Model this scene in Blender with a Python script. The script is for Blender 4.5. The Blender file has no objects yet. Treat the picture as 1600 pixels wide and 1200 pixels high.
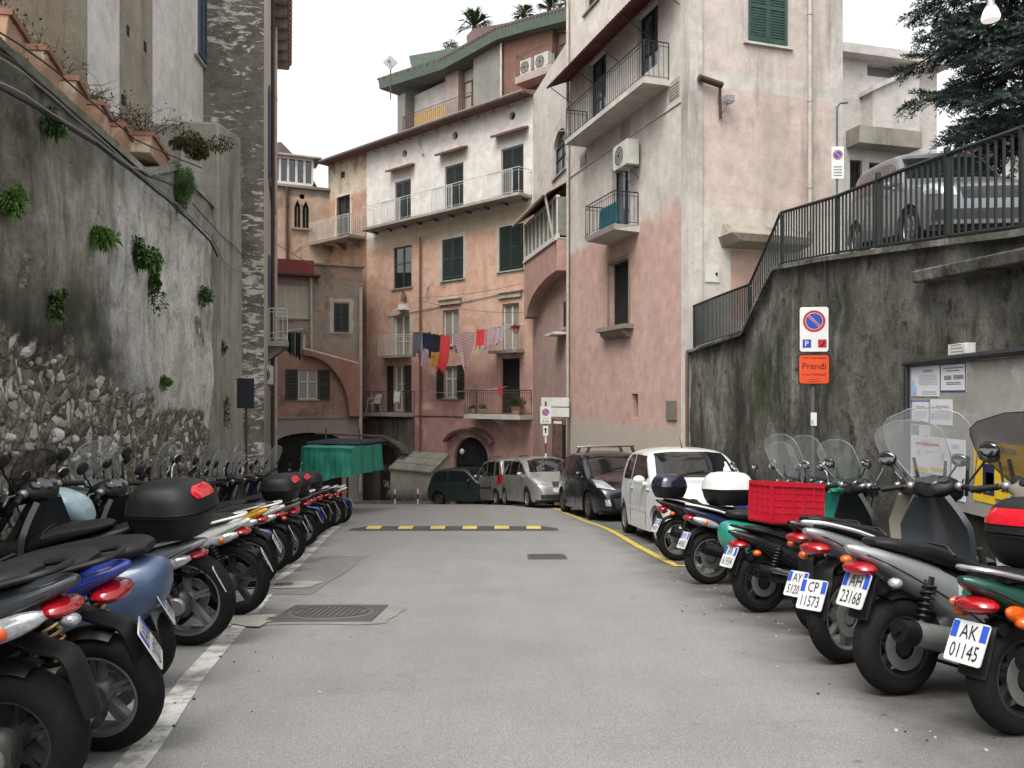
import bpy, bmesh, math, random
from mathutils import Vector, Matrix, noise as mnoise
from mathutils.bvhtree import BVHTree
from mathutils.geometry import delaunay_2d_cdt
R = math.radians
V = Vector
sc = bpy.context.scene
col = sc.collection
rnd = random.Random(7)

# ------------------------------------------------------------------ camera, world, sun
EZ = 1.15            # eye height above the ground under the camera
FPX = 1250.0         # focal length in pixels of the 1600 px wide photograph
HOR = 620.0
cam = bpy.data.cameras.new('camera')
cam.sensor_width = 36.0
cam.lens = FPX * 36.0 / 1600.0
cam.shift_y = (HOR - 600.0) / 1600.0
cam.clip_end = 2000.0
cam.clip_start = 0.05
camo = bpy.data.objects.new('camera', cam)
camo.location = (0, 0, EZ)
camo.rotation_euler = (R(90), 0, 0)
col.objects.link(camo)
sc.camera = camo

SUN_EL, SUN_AZ = 58.0, 212.0       # azimuth measured from +Y towards +X
wd = bpy.data.worlds.new("World")
sc.world = wd
wd.use_nodes = True
nt = wd.node_tree
nt.nodes.clear()
sky = nt.nodes.new('ShaderNodeTexSky')
sky.sky_type = 'NISHITA'
sky.sun_disc = False
sky.sun_elevation = R(SUN_EL)
sky.sun_rotation = R(SUN_AZ)
sky.air_density = 1.0
sky.dust_density = 4.0
hs = nt.nodes.new('ShaderNodeHueSaturation')
hs.inputs['Saturation'].default_value = 0.10
hs.inputs['Value'].default_value = 1.5
bg = nt.nodes.new('ShaderNodeBackground')
bg.inputs['Strength'].default_value = 0.15
wo = nt.nodes.new('ShaderNodeOutputWorld')
nt.links.new(sky.outputs[0], hs.inputs['Color'])
nt.links.new(hs.outputs[0], bg.inputs['Color'])
nt.links.new(bg.outputs[0], wo.inputs['Surface'])
sun = bpy.data.lights.new('sun', 'SUN')
sun.energy = 0.9
sun.angle = R(28)
sun.color = (1.0, 0.965, 0.91)
suno = bpy.data.objects.new('sun', sun)
_d = V((math.sin(R(SUN_AZ)) * math.cos(R(SUN_EL)), math.cos(R(SUN_AZ)) * math.cos(R(SUN_EL)), math.sin(R(SUN_EL))))
suno.rotation_euler = (-_d).to_track_quat('-Z', 'Y').to_euler()
suno.location = _d * 40
col.objects.link(suno)
sc.view_settings.view_transform = 'Standard'
sc.view_settings.look = 'None'
sc.view_settings.exposure = 0.72
sc.view_settings.gamma = 1.0
sc.cycles.max_bounces = 8
sc.cycles.transparent_max_bounces = 16
sc.cycles.use_denoising = True

# ------------------------------------------------------------------ objects
def tag(o, label=None, cat=None, group=None, kind=None):
    if label: o['label'] = label
    if cat: o['category'] = cat
    if group: o['group'] = group
    if kind: o['kind'] = kind
    return o

def thing(name, label, cat, loc=(0, 0, 0), rot=(0, 0, 0), group=None):
    o = bpy.data.objects.new(name, None)
    o.empty_display_size = 0.1
    o.location = loc
    o.rotation_euler = rot
    col.objects.link(o)
    return tag(o, label, cat, group)

def rootmat(o):
    return Matrix.LocRotScale(o.location, o.rotation_euler, o.scale)

class MB:
    """collects shapes; build() links them as ONE mesh object"""
    def __init__(s):
        s.v = []; s.f = []; s.m = []; s.s = []
    def add(s, vs, fs, mi=0, smooth=False):
        b = len(s.v)
        s.v += [V(p) for p in vs]
        for f in fs:
            s.f.append([i + b for i in f]); s.m.append(mi); s.s.append(smooth)
    def box(s, x0, x1, y0, y1, z0, z1, mi=0, M=None):
        vs = [V((x, y, z)) for z in (z0, z1) for y in (y0, y1) for x in (x0, x1)]
        if M: vs = [M @ p for p in vs]
        s.add(vs, [(0, 2, 3, 1), (4, 5, 7, 6), (0, 1, 5, 4), (2, 6, 7, 3), (0, 4, 6, 2), (1, 3, 7, 5)], mi)
    def hexa(s, p, mi=0):
        s.add(p, [(0, 3, 2, 1), (4, 5, 6, 7), (0, 1, 5, 4), (1, 2, 6, 5), (2, 3, 7, 6), (3, 0, 4, 7)], mi)
    def loft(s, rings, mi=0, caps=True, smooth=True, closed=True):
        n = len(rings[0]); b = []
        vs = [p for r in rings for p in r]
        fs = []
        for i in range(len(rings) - 1):
            for j in range(n if closed else n - 1):
                k = (j + 1) % n
                fs.append((i * n + j, i * n + k, (i + 1) * n + k, (i + 1) * n + j))
        if caps and closed:
            fs.append(tuple(reversed(range(n))))
            fs.append(tuple(range((len(rings) - 1) * n, len(rings) * n)))
        s.add(vs, fs, mi, smooth)
    def tube(s, pts, r, n=8, mi=0, smooth=True, caps=True):
        pts = [V(p) for p in pts]
        rr = r if isinstance(r, (list, tuple)) else [r] * len(pts)
        rings = []; ref = None
        for i, p in enumerate(pts):
            t = (pts[min(i + 1, len(pts) - 1)] - pts[max(i - 1, 0)])
            if t.length < 1e-9: t = V((0, 0, 1))
            t.normalize()
            if ref is None:
                ref = V((0, 0, 1)) if abs(t.z) < 0.9 else V((1, 0, 0))
            a = (ref - t * ref.dot(t))
            if a.length < 1e-6:
                a = V((1, 0, 0)) - t * t.x
            a.normalize(); ref = a
            b = t.cross(a)
            rings.append([p + (a * math.cos(q) + b * math.sin(q)) * rr[i] for q in [2 * math.pi * k / n for k in range(n)]])
        s.loft(rings, mi, caps, smooth)
    def cyl(s, p0, p1, r, n=12, mi=0, smooth=True, r1=None):
        s.tube([p0, p1], [r, r if r1 is None else r1], n, mi, smooth)
    def lathe(s, prof, M=None, n=24, mi=0, smooth=True, caps=False):
        """prof: (radius, height) about local z"""
        rings = []
        for (r, h) in prof:
            ring = [V((r * math.cos(2 * math.pi * k / n), r * math.sin(2 * math.pi * k / n), h)) for k in range(n)]
            rings.append([M @ p for p in ring] if M else ring)
        s.loft(rings, mi, caps, smooth)
    def ell(s, c, rx, ry, rz, n=12, m=8, mi=0, M=None):
        rings = []
        for i in range(m + 1):
            a = -math.pi / 2 + math.pi * i / m
            ca, sa = max(math.cos(a), 0.02), math.sin(a)
            ring = [V((rx * ca * math.cos(2 * math.pi * k / n), ry * ca * math.sin(2 * math.pi * k / n), rz * sa)) for k in range(n)]
            if M: ring = [M @ p for p in ring]
            rings.append([p + V(c) for p in ring])
        s.loft(rings, mi, True, True)
    def prism(s, poly, fn, d0, d1, mi=0, smooth=False):
        """poly 2D; fn(u, v, d) -> point; extruded from d0 to d1"""
        n = len(poly)
        vs = [fn(u, v, d0) for u, v in poly] + [fn(u, v, d1) for u, v in poly]
        fs = [tuple(reversed(range(n))), tuple(range(n, 2 * n))]
        fs += [(j, (j + 1) % n, n + (j + 1) % n, n + j) for j in range(n)]
        s.add(vs, fs, mi, smooth)
    def sheet(s, grid, mi=0, smooth=True, thick=0.0):
        """grid rows of points; thick>0 makes a closed slab"""
        nr, nc = len(grid), len(grid[0])
        if thick <= 0:
            s.add([p for r in grid for p in r], [(i * nc + j, i * nc + j + 1, (i + 1) * nc + j + 1, (i + 1) * nc + j) for i in range(nr - 1) for j in range(nc - 1)], mi, smooth)
            return
        G = [[V(p) for p in r] for r in grid]
        back = []
        for i in range(nr):
            row = []
            for j in range(nc):
                a = G[min(i + 1, nr - 1)][j] - G[max(i - 1, 0)][j]
                b = G[i][min(j + 1, nc - 1)] - G[i][max(j - 1, 0)]
                nn = a.cross(b)
                if nn.length > 1e-12: nn.normalize()
                row.append(G[i][j] + nn * thick)
            back.append(row)
        N = nr * nc
        vs = [p for r in G for p in r] + [p for r in back for p in r]
        fs = []
        for i in range(nr - 1):
            for j in range(nc - 1):
                q = (i * nc + j, i * nc + j + 1, (i + 1) * nc + j + 1, (i + 1) * nc + j)
                fs.append(q); fs.append(tuple(N + k for k in reversed(q)))
        edge = [j for j in range(nc)] + [i * nc + nc - 1 for i in range(1, nr)] + [(nr - 1) * nc + j for j in range(nc - 2, -1, -1)] + [i * nc for i in range(nr - 2, 0, -1)]
        for k in range(len(edge)):
            a, b = edge[k], edge[(k + 1) % len(edge)]
            fs.append((b, a, N + a, N + b))
        s.add(vs, fs, mi, smooth)
    def build(s, name, mats, parent=None, world=False, bevel=0.0, fix=True, sub=0, angle=40):
        me = bpy.data.meshes.new(name)
        me.from_pydata([tuple(p) for p in s.v], [], s.f)
        if not isinstance(mats, (list, tuple)): mats = [mats]
        for m in mats: me.materials.append(m)
        for i, p in enumerate(me.polygons):
            p.material_index = min(s.m[i], len(mats) - 1); p.use_smooth = s.s[i]
        if fix:
            bm = bmesh.new(); bm.from_mesh(me)
            bmesh.ops.remove_doubles(bm, verts=bm.verts, dist=1e-5)
            bmesh.ops.recalc_face_normals(bm, faces=bm.faces)
            bm.to_mesh(me); bm.free()
        try:
            me.set_sharp_from_angle(angle=R(angle))
        except Exception:
            pass
        me.update()
        o = bpy.data.objects.new(name, me)
        col.objects.link(o)
        if parent is not None:
            o.parent = parent
            if world:
                o.matrix_parent_inverse = rootmat(parent).inverted()
        if sub:
            sm = o.modifiers.new('smooth', 'SUBSURF'); sm.levels = sub; sm.render_levels = sub
        if bevel:
            bv = o.modifiers.new('bevel', 'BEVEL'); bv.width = bevel; bv.segments = 2; bv.limit_method = 'ANGLE'; bv.angle_limit = R(35)
        return o

def wb(mb, name, mats, parent, **k):
    """world-space geometry under a thing (or a part of a static thing)"""
    world = parent is not None and parent.type == 'EMPTY'
    return mb.build(name, mats, parent, world=world, **k)

_font = {}
def text_geo(mb, s, fn, size=1.0, mi=0, align='CENTER', depth=0.0, squeeze=1.0):
    """flat lettering; fn(u, v) -> point, origin at the middle of the line"""
    key = s
    if key not in _font:
        c = bpy.data.curves.new('lettering', 'FONT'); c.body = s; c.size = 1.0; c.align_x = 'LEFT'; c.resolution_u = 2
        o = bpy.data.objects.new('lettering', c)
        me = bpy.data.meshes.new_from_object(o)
        vs = [(p.co.x, p.co.y) for p in me.vertices]; fs = [tuple(p.vertices) for p in me.polygons]
        bpy.data.objects.remove(o); bpy.data.curves.remove(c); bpy.data.meshes.remove(me)
        _font[key] = (vs, fs)
    vs, fs = _font[key]
    if not vs: return
    x0 = min(p[0] for p in vs); x1 = max(p[0] for p in vs); y0 = min(p[1] for p in vs); y1 = max(p[1] for p in vs)
    cx = (x0 + x1) / 2 if align == 'CENTER' else x0
    mb.add([fn((p[0] - cx) * size * squeeze, (p[1] - (y0 + y1) / 2) * size) for p in vs], fs, mi)

# ------------------------------------------------------------------ materials
def S(r, g, b):
    f = lambda c: ((c / 255 + 0.055) / 1.055) ** 2.4 if c > 10 else c / 255 / 12.92
    return (f(r), f(g), f(b), 1.0)

class NT:
    def __init__(s, name):
        s.mat = bpy.data.materials.new(name); s.mat.use_nodes = True
        s.t = s.mat.node_tree; s.t.nodes.clear()
        s.out = s.t.nodes.new('ShaderNodeOutputMaterial')
        s.b = s.t.nodes.new('ShaderNodeBsdfPrincipled')
        s.t.links.new(s.b.outputs[0], s.out.inputs[0])
        s.co = s.t.nodes.new('ShaderNodeTexCoord').outputs['Object']
    def set(s, k, v):
        if hasattr(v, 'is_linked'): s.t.links.new(v, s.b.inputs[k])
        else: s.b.inputs[k].default_value = v
    def lk(s, a, sock):
        if hasattr(a, 'is_linked'): s.t.links.new(a, sock)
        else: sock.default_value = a
    def map(s, sx, sy, sz, vec=None, loc=(0, 0, 0)):
        n = s.t.nodes.new('ShaderNodeMapping'); n.inputs['Scale'].default_value = (sx, sy, sz); n.inputs['Location'].default_value = loc
        s.lk(vec or s.co, n.inputs[0]); return n.outputs[0]
    def noise(s, scale, detail=4, rough=0.55, vec=None, dist=0.0):
        n = s.t.nodes.new('ShaderNodeTexNoise'); n.inputs['Scale'].default_value = scale; n.inputs['Detail'].default_value = detail
        n.inputs['Roughness'].default_value = rough; n.inputs['Distortion'].default_value = dist
        s.lk(vec or s.co, n.inputs['Vector']); return n.outputs['Fac']
    def vor(s, scale, feat='F1', out='Distance', vec=None, rand=1.0):
        n = s.t.nodes.new('ShaderNodeTexVoronoi'); n.feature = feat; n.inputs['Scale'].default_value = scale; n.inputs['Randomness'].default_value = rand
        s.lk(vec or s.co, n.inputs['Vector']); return n.outputs[out]
    def ramp(s, fac, stops, interp='LINEAR'):
        n = s.t.nodes.new('ShaderNodeValToRGB'); n.color_ramp.interpolation = interp
        e = n.color_ramp.elements
        while len(e) < len(stops): e.new(0.5)
        for i, (p, c) in enumerate(stops):
            e[i].position = p; e[i].color = c if not isinstance(c, (int, float)) else (c, c, c, 1)
        s.lk(fac, n.inputs[0]); return n.outputs[0]
    def mix(s, fac, a, b, blend='MIX'):
        n = s.t.nodes.new('ShaderNodeMix'); n.data_type = 'RGBA'; n.blend_type = blend
        s.lk(fac, n.inputs[0]); s.lk(a, n.inputs[6]); s.lk(b, n.inputs[7]); return n.outputs[2]
    def math(s, op, a, b=0.0, clamp=False):
        n = s.t.nodes.new('ShaderNodeMath'); n.operation = op; n.use_clamp = clamp
        s.lk(a, n.inputs[0]); s.lk(b, n.inputs[1]); return n.outputs[0]
    def sep(s, vec=None):
        n = s.t.nodes.new('ShaderNodeSeparateXYZ'); s.lk(vec or s.co, n.inputs[0]); return n.outputs
    def mr(s, v, a, b, c=0.0, d=1.0, smooth=True):
        n = s.t.nodes.new('ShaderNodeMapRange'); n.interpolation_type = 'SMOOTHSTEP' if smooth else 'LINEAR'
        s.lk(v, n.inputs[0]); n.inputs[1].default_value = a; n.inputs[2].default_value = b; n.inputs[3].default_value = c; n.inputs[4].default_value = d
        return n.outputs[0]
    def bump(s, h, strength=0.3, dist=0.02):
        n = s.t.nodes.new('ShaderNodeBump'); n.inputs['Strength'].default_value = strength; n.inputs['Distance'].default_value = dist
        s.lk(h, n.inputs['Height']); s.t.links.new(n.outputs[0], s.b.inputs['Normal'])

_mats = {}
def pmat(name, c, rough=0.5, metal=0.0, var=0.12, scale=14.0, coat=0.0, bump=0.0, dirt=0.0, spec=None):
    """plain painted/plastic/metal surface with slight procedural wear"""
    if name in _mats: return _mats[name]
    n = NT(name)
    f = n.noise(scale, 5, 0.6)
    dark = tuple(v * (1 - var) for v in c[:3]) + (1,)
    lite = tuple(min(1, v * (1 + var)) for v in c[:3]) + (1,)
    cc = n.ramp(f, [(0.3, dark), (0.7, lite)])
    if dirt:
        d = n.ramp(n.noise(3.3, 6, 0.65), [(0.45, 0.0), (0.75, dirt)])
        cc = n.mix(d, cc, S(96, 90, 80))
    n.set('Base Color', cc)
    n.set('Roughness', n.ramp(n.noise(scale * 0.7, 4), [(0.3, max(0, rough - 0.07)), (0.7, min(1, rough + 0.09))]))
    n.set('Metallic', metal)
    if coat: n.set('Coat Weight', coat); n.set('Coat Roughness', 0.06)
    if spec is not None: n.set('Specular IOR Level', spec)
    if bump: n.bump(n.noise(scale * 6, 3), bump, 0.004)
    _mats[name] = n.mat
    return n.mat

def glassm(name, tint, alpha, rough=0.08):
    """thin clear plastic: mostly lets the background through, with a glossy sheen"""
    if name in _mats: return _mats[name]
    n = NT(name)
    n.set('Base Color', tint); n.set('Roughness', rough); n.set('Alpha', alpha); n.set('Specular IOR Level', 0.6)
    _mats[name] = n.mat
    return n.mat

def plaster(name, base, var, bands=(), stains=(), streak=None, patch=None, rough=0.9, speck=0.25, bump=0.35, low=None, sc1=0.45):
    """old rendered wall: mottled base, height bands (z, colour, softness) for the colour ABOVE z,
    streak=(colour, amount, thresh), patch=(colour, thresh, scale)"""
    n = NT(name)
    x, y, z = n.sep()
    wob = n.noise(0.9, 5, 0.6)
    zz = n.math('ADD', z, n.math('MULTIPLY', n.math('SUBTRACT', wob, 0.5), 0.9))
    c = n.mix(n.ramp(n.noise(sc1, 6, 0.65), [(0.35, 0.0), (0.65, 1.0)]), base, var)
    for (h, bc, bv, soft) in bands:
        cc = n.mix(n.ramp(n.noise(sc1 * 1.7, 6, 0.65), [(0.35, 0.0), (0.65, 1.0)]), bc, bv)
        wz = zz if soft > 0.03 else z
        c = n.mix(n.mr(wz, h - soft, h + soft), c, cc)
    m = n.ramp(n.noise(2.6, 8, 0.7), [(0.35, 0.78), (0.7, 1.1)])
    c = n.mix(1.0, c, m, 'MULTIPLY')
    c = n.mix(n.ramp(n.noise(7.5, 10, 0.8, dist=.4), [(0.54, 0.0), (0.68, min(.6, speck * 1.5))]), c, S(84, 76, 66))
    if patch:
        for (pc, th, ps, *zm) in (patch if isinstance(patch, list) else [patch]):
            pf = n.ramp(n.noise(ps, 8, 0.62, dist=0.6), [(th, 0.0), (th + 0.08, 0.85)])
            if zm: pf = n.math('MULTIPLY', pf, n.mr(z, zm[0], zm[0] - 0.3))
            c = n.mix(pf, c, pc)
    if streak:
        for (sco, amt, th) in (streak if isinstance(streak, list) else [streak]):
            sv = n.noise(1.0, 7, 0.68, n.map(1.3, 1.3, 0.16, loc=(sco[0] * 9, 0, 3 * th)))
            sv2 = n.noise(0.5, 4, 0.6, n.map(1, 1, 0.6))
            f = n.math('MULTIPLY', n.ramp(sv, [(th, 0.0), (th + 0.16, amt)]), n.ramp(sv2, [(0.3, 0.2), (0.6, 1.0)]))
            c = n.mix(f, c, sco)
    if low:
        (lz, lc, ls, lamt) = low
        f = n.mr(zz, lz + ls, lz - ls, 0.0, lamt)
        c = n.mix(n.math('MULTIPLY', f, n.ramp(n.noise(1.6, 7, 0.7), [(0.25, 0.5), (0.6, 1.0)])), c, lc)
    if speck:
        c = n.mix(n.ramp(n.noise(26, 4, 0.7), [(0.56, 0.0), (0.72, speck)]), c, S(72, 66, 58))
    n.set('Base Color', c); n.set('Roughness', rough); n.set('Specular IOR Level', 0.2)
    h = n.math('ADD', n.math('MULTIPLY', n.noise(4, 8, 0.7), 1.0), n.math('MULTIPLY', n.noise(40, 3, 0.6), 0.25))
    n.bump(h, bump, 0.03)
    return n.mat

# ------------------------------------------------------------------ the ground
_gk = [(-40, -1.6), (-10, 0.25), (0, 1.15), (3.3, 1.43), (5, 1.60), (8, 1.92), (12.1, 2.27), (14.5, 2.46), (18.6, 2.86), (24, 3.28), (28, 3.78), (33, 4.42), (37, 4.96), (45, 5.6), (60, 6.2), (90, 6.6), (400, 7)]
def gz(y):
    """height of the ground at distance y"""
    k = _gk
    if y <= k[0][0]: return EZ - k[0][1]
    if y >= k[-1][0]: return EZ - k[-1][1]
    for i in range(len(k) - 1):
        if k[i][0] <= y <= k[i + 1][0]: break
    sl = lambda j: (k[j + 1][1] - k[j][1]) / (k[j + 1][0] - k[j][0])
    m0 = sl(i) if i == 0 else (sl(i - 1) + sl(i)) / 2
    m1 = sl(i) if i + 2 >= len(k) else (sl(i) + sl(i + 1)) / 2
    h = k[i + 1][0] - k[i][0]; t = (y - k[i][0]) / h
    v = (2*t**3 - 3*t*t + 1) * k[i][1] + (t**3 - 2*t*t + t) * h * m0 + (-2*t**3 + 3*t*t) * k[i + 1][1] + (t**3 - t*t) * h * m1
    return EZ - v

def on_ground(px, py):
    """point of the ground seen at photo pixel (px, py)"""
    best = None; y = 2.0
    while y < 45:
        p = HOR + FPX * (EZ - gz(y)) / y
        if p <= py: break
        y += 0.02
    return V(((px - 800) / FPX * y, y, gz(y)))

def at(px, py, y):
    return V(((px - 800) / FPX * y, y, EZ + (HOR - py) / FPX * y))

class Fac:
    """vertical wall plane through two ground points; u runs from a to b (photo left to right)"""
    def __init__(s, a, b):
        s.a = V((a[0], a[1], 0)); b = V((b[0], b[1], 0))
        s.d = (b - s.a); s.len = s.d.length; s.d.normalize()
        s.n = V((s.d.y, -s.d.x, 0))
    def P(s, px, py):
        k = (px - 800) / FPX
        u = (k * s.a.y - s.a.x) / (s.d.x - k * s.d.y)
        y = s.a.y + s.d.y * u
        return u, EZ + (HOR - py) / FPX * y
    def W(s, u, z, o=0.0):
        p = s.a + s.d * u + s.n * o
        return V((p.x, p.y, z))
    def box(s, mb, u0, u1, z0, z1, o0, o1, mi=0):
        mb.hexa([s.W(u0, z0, o1), s.W(u1, z0, o1), s.W(u1, z0, o0), s.W(u0, z0, o0), s.W(u0, z1, o1), s.W(u1, z1, o1), s.W(u1, z1, o0), s.W(u0, z1, o0)], mi)
    def wall(s, mb, outline, holes=(), depth=0.2, mi=0, rmi=None, o=0.0):
        """flat wall with openings and their reveals"""
        pts = []; edges = []
        for loop in [outline] + list(holes):
            b = len(pts); n = len(loop)
            pts += [V((u, z)) for u, z in loop]
            edges += [(b + i, b + (i + 1) % n) for i in range(n)]
        vo, eo, fo, *_ = delaunay_2d_cdt(pts, edges, [], 0, 1e-5)
        fs = []
        for f in fo:
            c = sum((vo[i] for i in f), V((0, 0))) / len(f)
            if inside(c, outline) and not any(inside(c, h) for h in holes): fs.append(tuple(f))
        mb.add([s.W(p.x, p.y, o) for p in vo], fs, mi)
        for h in holes:
            n = len(h)
            mb.add([s.W(u, z, o) for u, z in h] + [s.W(u, z, o - depth) for u, z in h], [(i, (i + 1) % n, n + (i + 1) % n, n + i) for i in range(n)], mi if rmi is None else rmi)

def inside(p, poly):
    r = False; n = len(poly); j = n - 1
    for i in range(n):
        xi, yi = poly[i]; xj, yj = poly[j]
        if (yi > p[1]) != (yj > p[1]) and p[0] < (xj - xi) * (p[1] - yi) / (yj - yi) + xi: r = not r
        j = i
    return r

def rect(u0, u1, z0, z1):
    return [(u0, z0), (u1, z0), (u1, z1), (u0, z1)]
def arch(u0, u1, z0, z1, rise=None, n=12):
    """opening with a rounded head whose crown is at z1"""
    r = (u1 - u0) / 2; rise = r if rise is None else rise; c = (u0 + u1) / 2
    return [(u0, z0), (u1, z0)] + [(c + r * math.cos(math.pi * k / n), z1 - rise + rise * math.sin(math.pi * k / n)) for k in range(n + 1)]
# ------------------------------------------------------------------ ground materials
def m_asphalt():
    n = NT('asphalt')
    fine = n.noise(190, 3, 0.7)
    mid = n.noise(1.1, 7, 0.65)
    c = n.ramp(fine, [(0.3, S(84, 83, 81)), (0.5, S(132, 130, 127)), (0.72, S(174, 172, 168))])
    c = n.mix(1.0, c, n.ramp(mid, [(0.3, 0.86), (0.55, 1.0), (0.75, 1.05)]), 'MULTIPLY')
    x, y, z = n.sep()
    # oily, dirty strips under parked bikes and cars, deepened to paint in contact shade
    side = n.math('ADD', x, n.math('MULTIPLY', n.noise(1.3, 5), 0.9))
    dirt_shade_r = n.mr(side, 1.75, 2.5)
    dirt_shade_l = n.mr(n.math('ADD', n.math('MULTIPLY', y, 0.155), side), -0.75, -1.45)
    dirt = n.math('MULTIPLY', n.math('MAXIMUM', dirt_shade_r, dirt_shade_l), n.ramp(n.noise(2.1, 7, 0.7), [(0.25, 0.35), (0.65, 1.0)]))
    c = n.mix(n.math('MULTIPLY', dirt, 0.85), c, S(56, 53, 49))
    c = n.mix(n.ramp(n.vor(70, 'F1'), [(.12, .4), (.2, 0.0)]), c, S(62, 61, 60))
    c = n.mix(n.ramp(n.vor(38, 'F1', vec=n.map(1, 1, 1, loc=(3, 5, 1))), [(.06, .4), (.1, 0.0)]), c, S(196, 194, 190))
    # oil spots, gum, cracks
    sp = n.ramp(n.vor(3.1, 'F1'), [(0.05, 0.6), (0.075, 0.0)])
    c = n.mix(n.math('MULTIPLY', sp, n.ramp(n.noise(0.7, 2), [(0.5, 0.0), (0.6, 1.0)])), c, S(58, 56, 54))
    wv = n.map(0.16, 0.16, 0.16)
    cr = n.ramp(n.vor(1.0, 'DISTANCE_TO_EDGE', vec=n.mix(0.35, wv, n.noise(1.2, 6, 0.7))), [(0.0, 0.75), (0.006, 0.0)])
    c = n.mix(n.math('MULTIPLY', cr, n.ramp(n.noise(0.9, 2), [(0.54, 0.0), (0.66, 0.5)])), c, S(66, 64, 62))
    tr = n.ramp(n.noise(1.0, 5, 0.6, n.map(1.2, 0.09, 1)), [(0.42, 0.0), (0.7, 0.22)])
    c = n.mix(tr, c, S(104, 101, 98))
    n.set('Base Color', c); n.set('Roughness', n.ramp(mid, [(0.3, 0.74), (0.7, 0.9)])); n.set('Specular IOR Level', 0.3)
    n.bump(n.math('ADD', fine, n.math('MULTIPLY', n.noise(60, 3), 0.6)), 0.45, 0.006)
    return n.mat
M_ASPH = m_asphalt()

def m_paint(name, c, wear=0.5, scale=7):
    n = NT(name)
    f = n.ramp(n.noise(scale, 8, 0.72), [(wear - 0.06, 0.0), (wear + 0.08, 1.0)])
    base = n.ramp(n.noise(150, 3), [(0.3, S(104, 102, 98)), (0.7, S(158, 155, 150))])
    cc = n.mix(1.0, c, n.ramp(n.noise(2.0, 6), [(0.3, 0.78), (0.7, 1.05)]), 'MULTIPLY')
    n.set('Base Color', n.mix(f, base, cc)); n.set('Roughness', 0.75)
    n.bump(n.noise(150, 3), 0.4, 0.005)
    return n.mat
M_WLINE = m_paint('worn_white_line', S(198, 196, 188), 0.47)
M_YLINE = m_paint('worn_yellow_line', S(196, 172, 66), 0.38)
M_PATCH = m_paint('concrete_collar', S(128, 126, 121), 0.46, 3)
M_PATCH2 = m_paint('tar_patch', S(118, 115, 111), 0.30, 2)
M_YPATCH = m_paint('pale_yellow_patch', S(150, 148, 134), 0.47, 4)

g = MB()
ys = [-40, -25, -15] + [i * 0.5 for i in range(-20, 120)] + [60 + i * 5 for i in range(8)] + [120, 200, 400]
xs = [-300, -60, -30] + [i for i in range(-20, 21)] + [30, 60, 300]
g.sheet([[(x, y, gz(y)) for x in xs] for y in ys])
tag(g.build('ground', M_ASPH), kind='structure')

def strip(pts, w, lift=0.004):
    """painted band along (x, y) points following the ground"""
    mb = MB(); L = []; Rr = []
    dense = []
    for (a, b) in zip(pts[:-1], pts[1:]):
        k = max(2, int((V(b) - V(a)).length / 0.3))
        dense += [V(a).lerp(V(b), i / k) for i in range(k)]
    dense.append(V(pts[-1]))
    rows = []
    for i, p in enumerate(dense):
        t = (dense[min(i + 1, len(dense) - 1)] - dense[max(i - 1, 0)]).normalized()
        nn = V((t.y, -t.x)) * (w / 2 * (1 + 0.08 * mnoise.noise(V((p.x * 3, p.y * 3, 0)))))
        rows.append([(p.x - nn.x, p.y - nn.y, gz(p.y - nn.y) + lift), (p.x + nn.x, p.y + nn.y, gz(p.y + nn.y) + lift)])
    mb.sheet(rows)
    return mb
m = strip([(-1.1, 1.2), (-1.50, 3.31), (-1.74, 4.35), (-2.42, 8.04), (-3.12, 13.1), (-3.55, 16.4)], 0.125)
tag(m.build('white_road_line', M_WLINE), kind='structure')
m = strip([(2.9, 9.9), (2.02, 9.85), (1.92, 12.0), (1.80, 16.2), (1.55, 19.5), (1.2, 22.5), (0.9, 24.2)], 0.11, 0.0075)
m2 = strip([(1.83, 14.95), (2.9, 15.0)], 0.1, 0.0055)
tag(m.build('yellow_road_line', M_YLINE), kind='structure')
tag(m2.build('yellow_bay_line', M_YLINE), kind='structure')

def ground_poly(name, pts, mat, lift=0.004):
    mb = MB()
    x0 = min(p[0] for p in pts); x1 = max(p[0] for p in pts)
    n = len(pts)
    vo, eo, fo, *_ = delaunay_2d_cdt([V(p) for p in pts], [(i, (i + 1) % n) for i in range(n)], [], 1, 1e-5)
    mb.add([(p.x, p.y, gz(p.y) + lift) for p in vo], [tuple(f) for f in fo])
    return tag(mb.build(name, mat), kind='structure')
def rough_rect(x0, x1, y0, y1, j=0.05):
    pts = []
    for (a, b) in (((x0, y0), (x1, y0)), ((x1, y0), (x1, y1)), ((x1, y1), (x0, y1)), ((x0, y1), (x0, y0))):
        for i in range(6):
            t = i / 6
            pts.append((a[0] + (b[0] - a[0]) * t + rnd.uniform(-j, j), a[1] + (b[1] - a[1]) * t + rnd.uniform(-j, j)))
    return pts
ground_poly('concrete_patch', rough_rect(-2.02, -0.93, 6.0, 7.08), M_PATCH, 0.0045)
ground_poly('asphalt_patch', rough_rect(-2.55, -1.95, 7.6, 10.9, 0.06), M_PATCH2, 0.0045)
ground_poly('paint_patch', rough_rect(-2.75, -2.05, 8.0, 8.5, 0.07), M_YPATCH, 0.0105)
ground_poly('paint_patch', rough_rect(-2.35, -1.85, 5.9, 6.35, 0.07), M_YPATCH, 0.0125)

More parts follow.
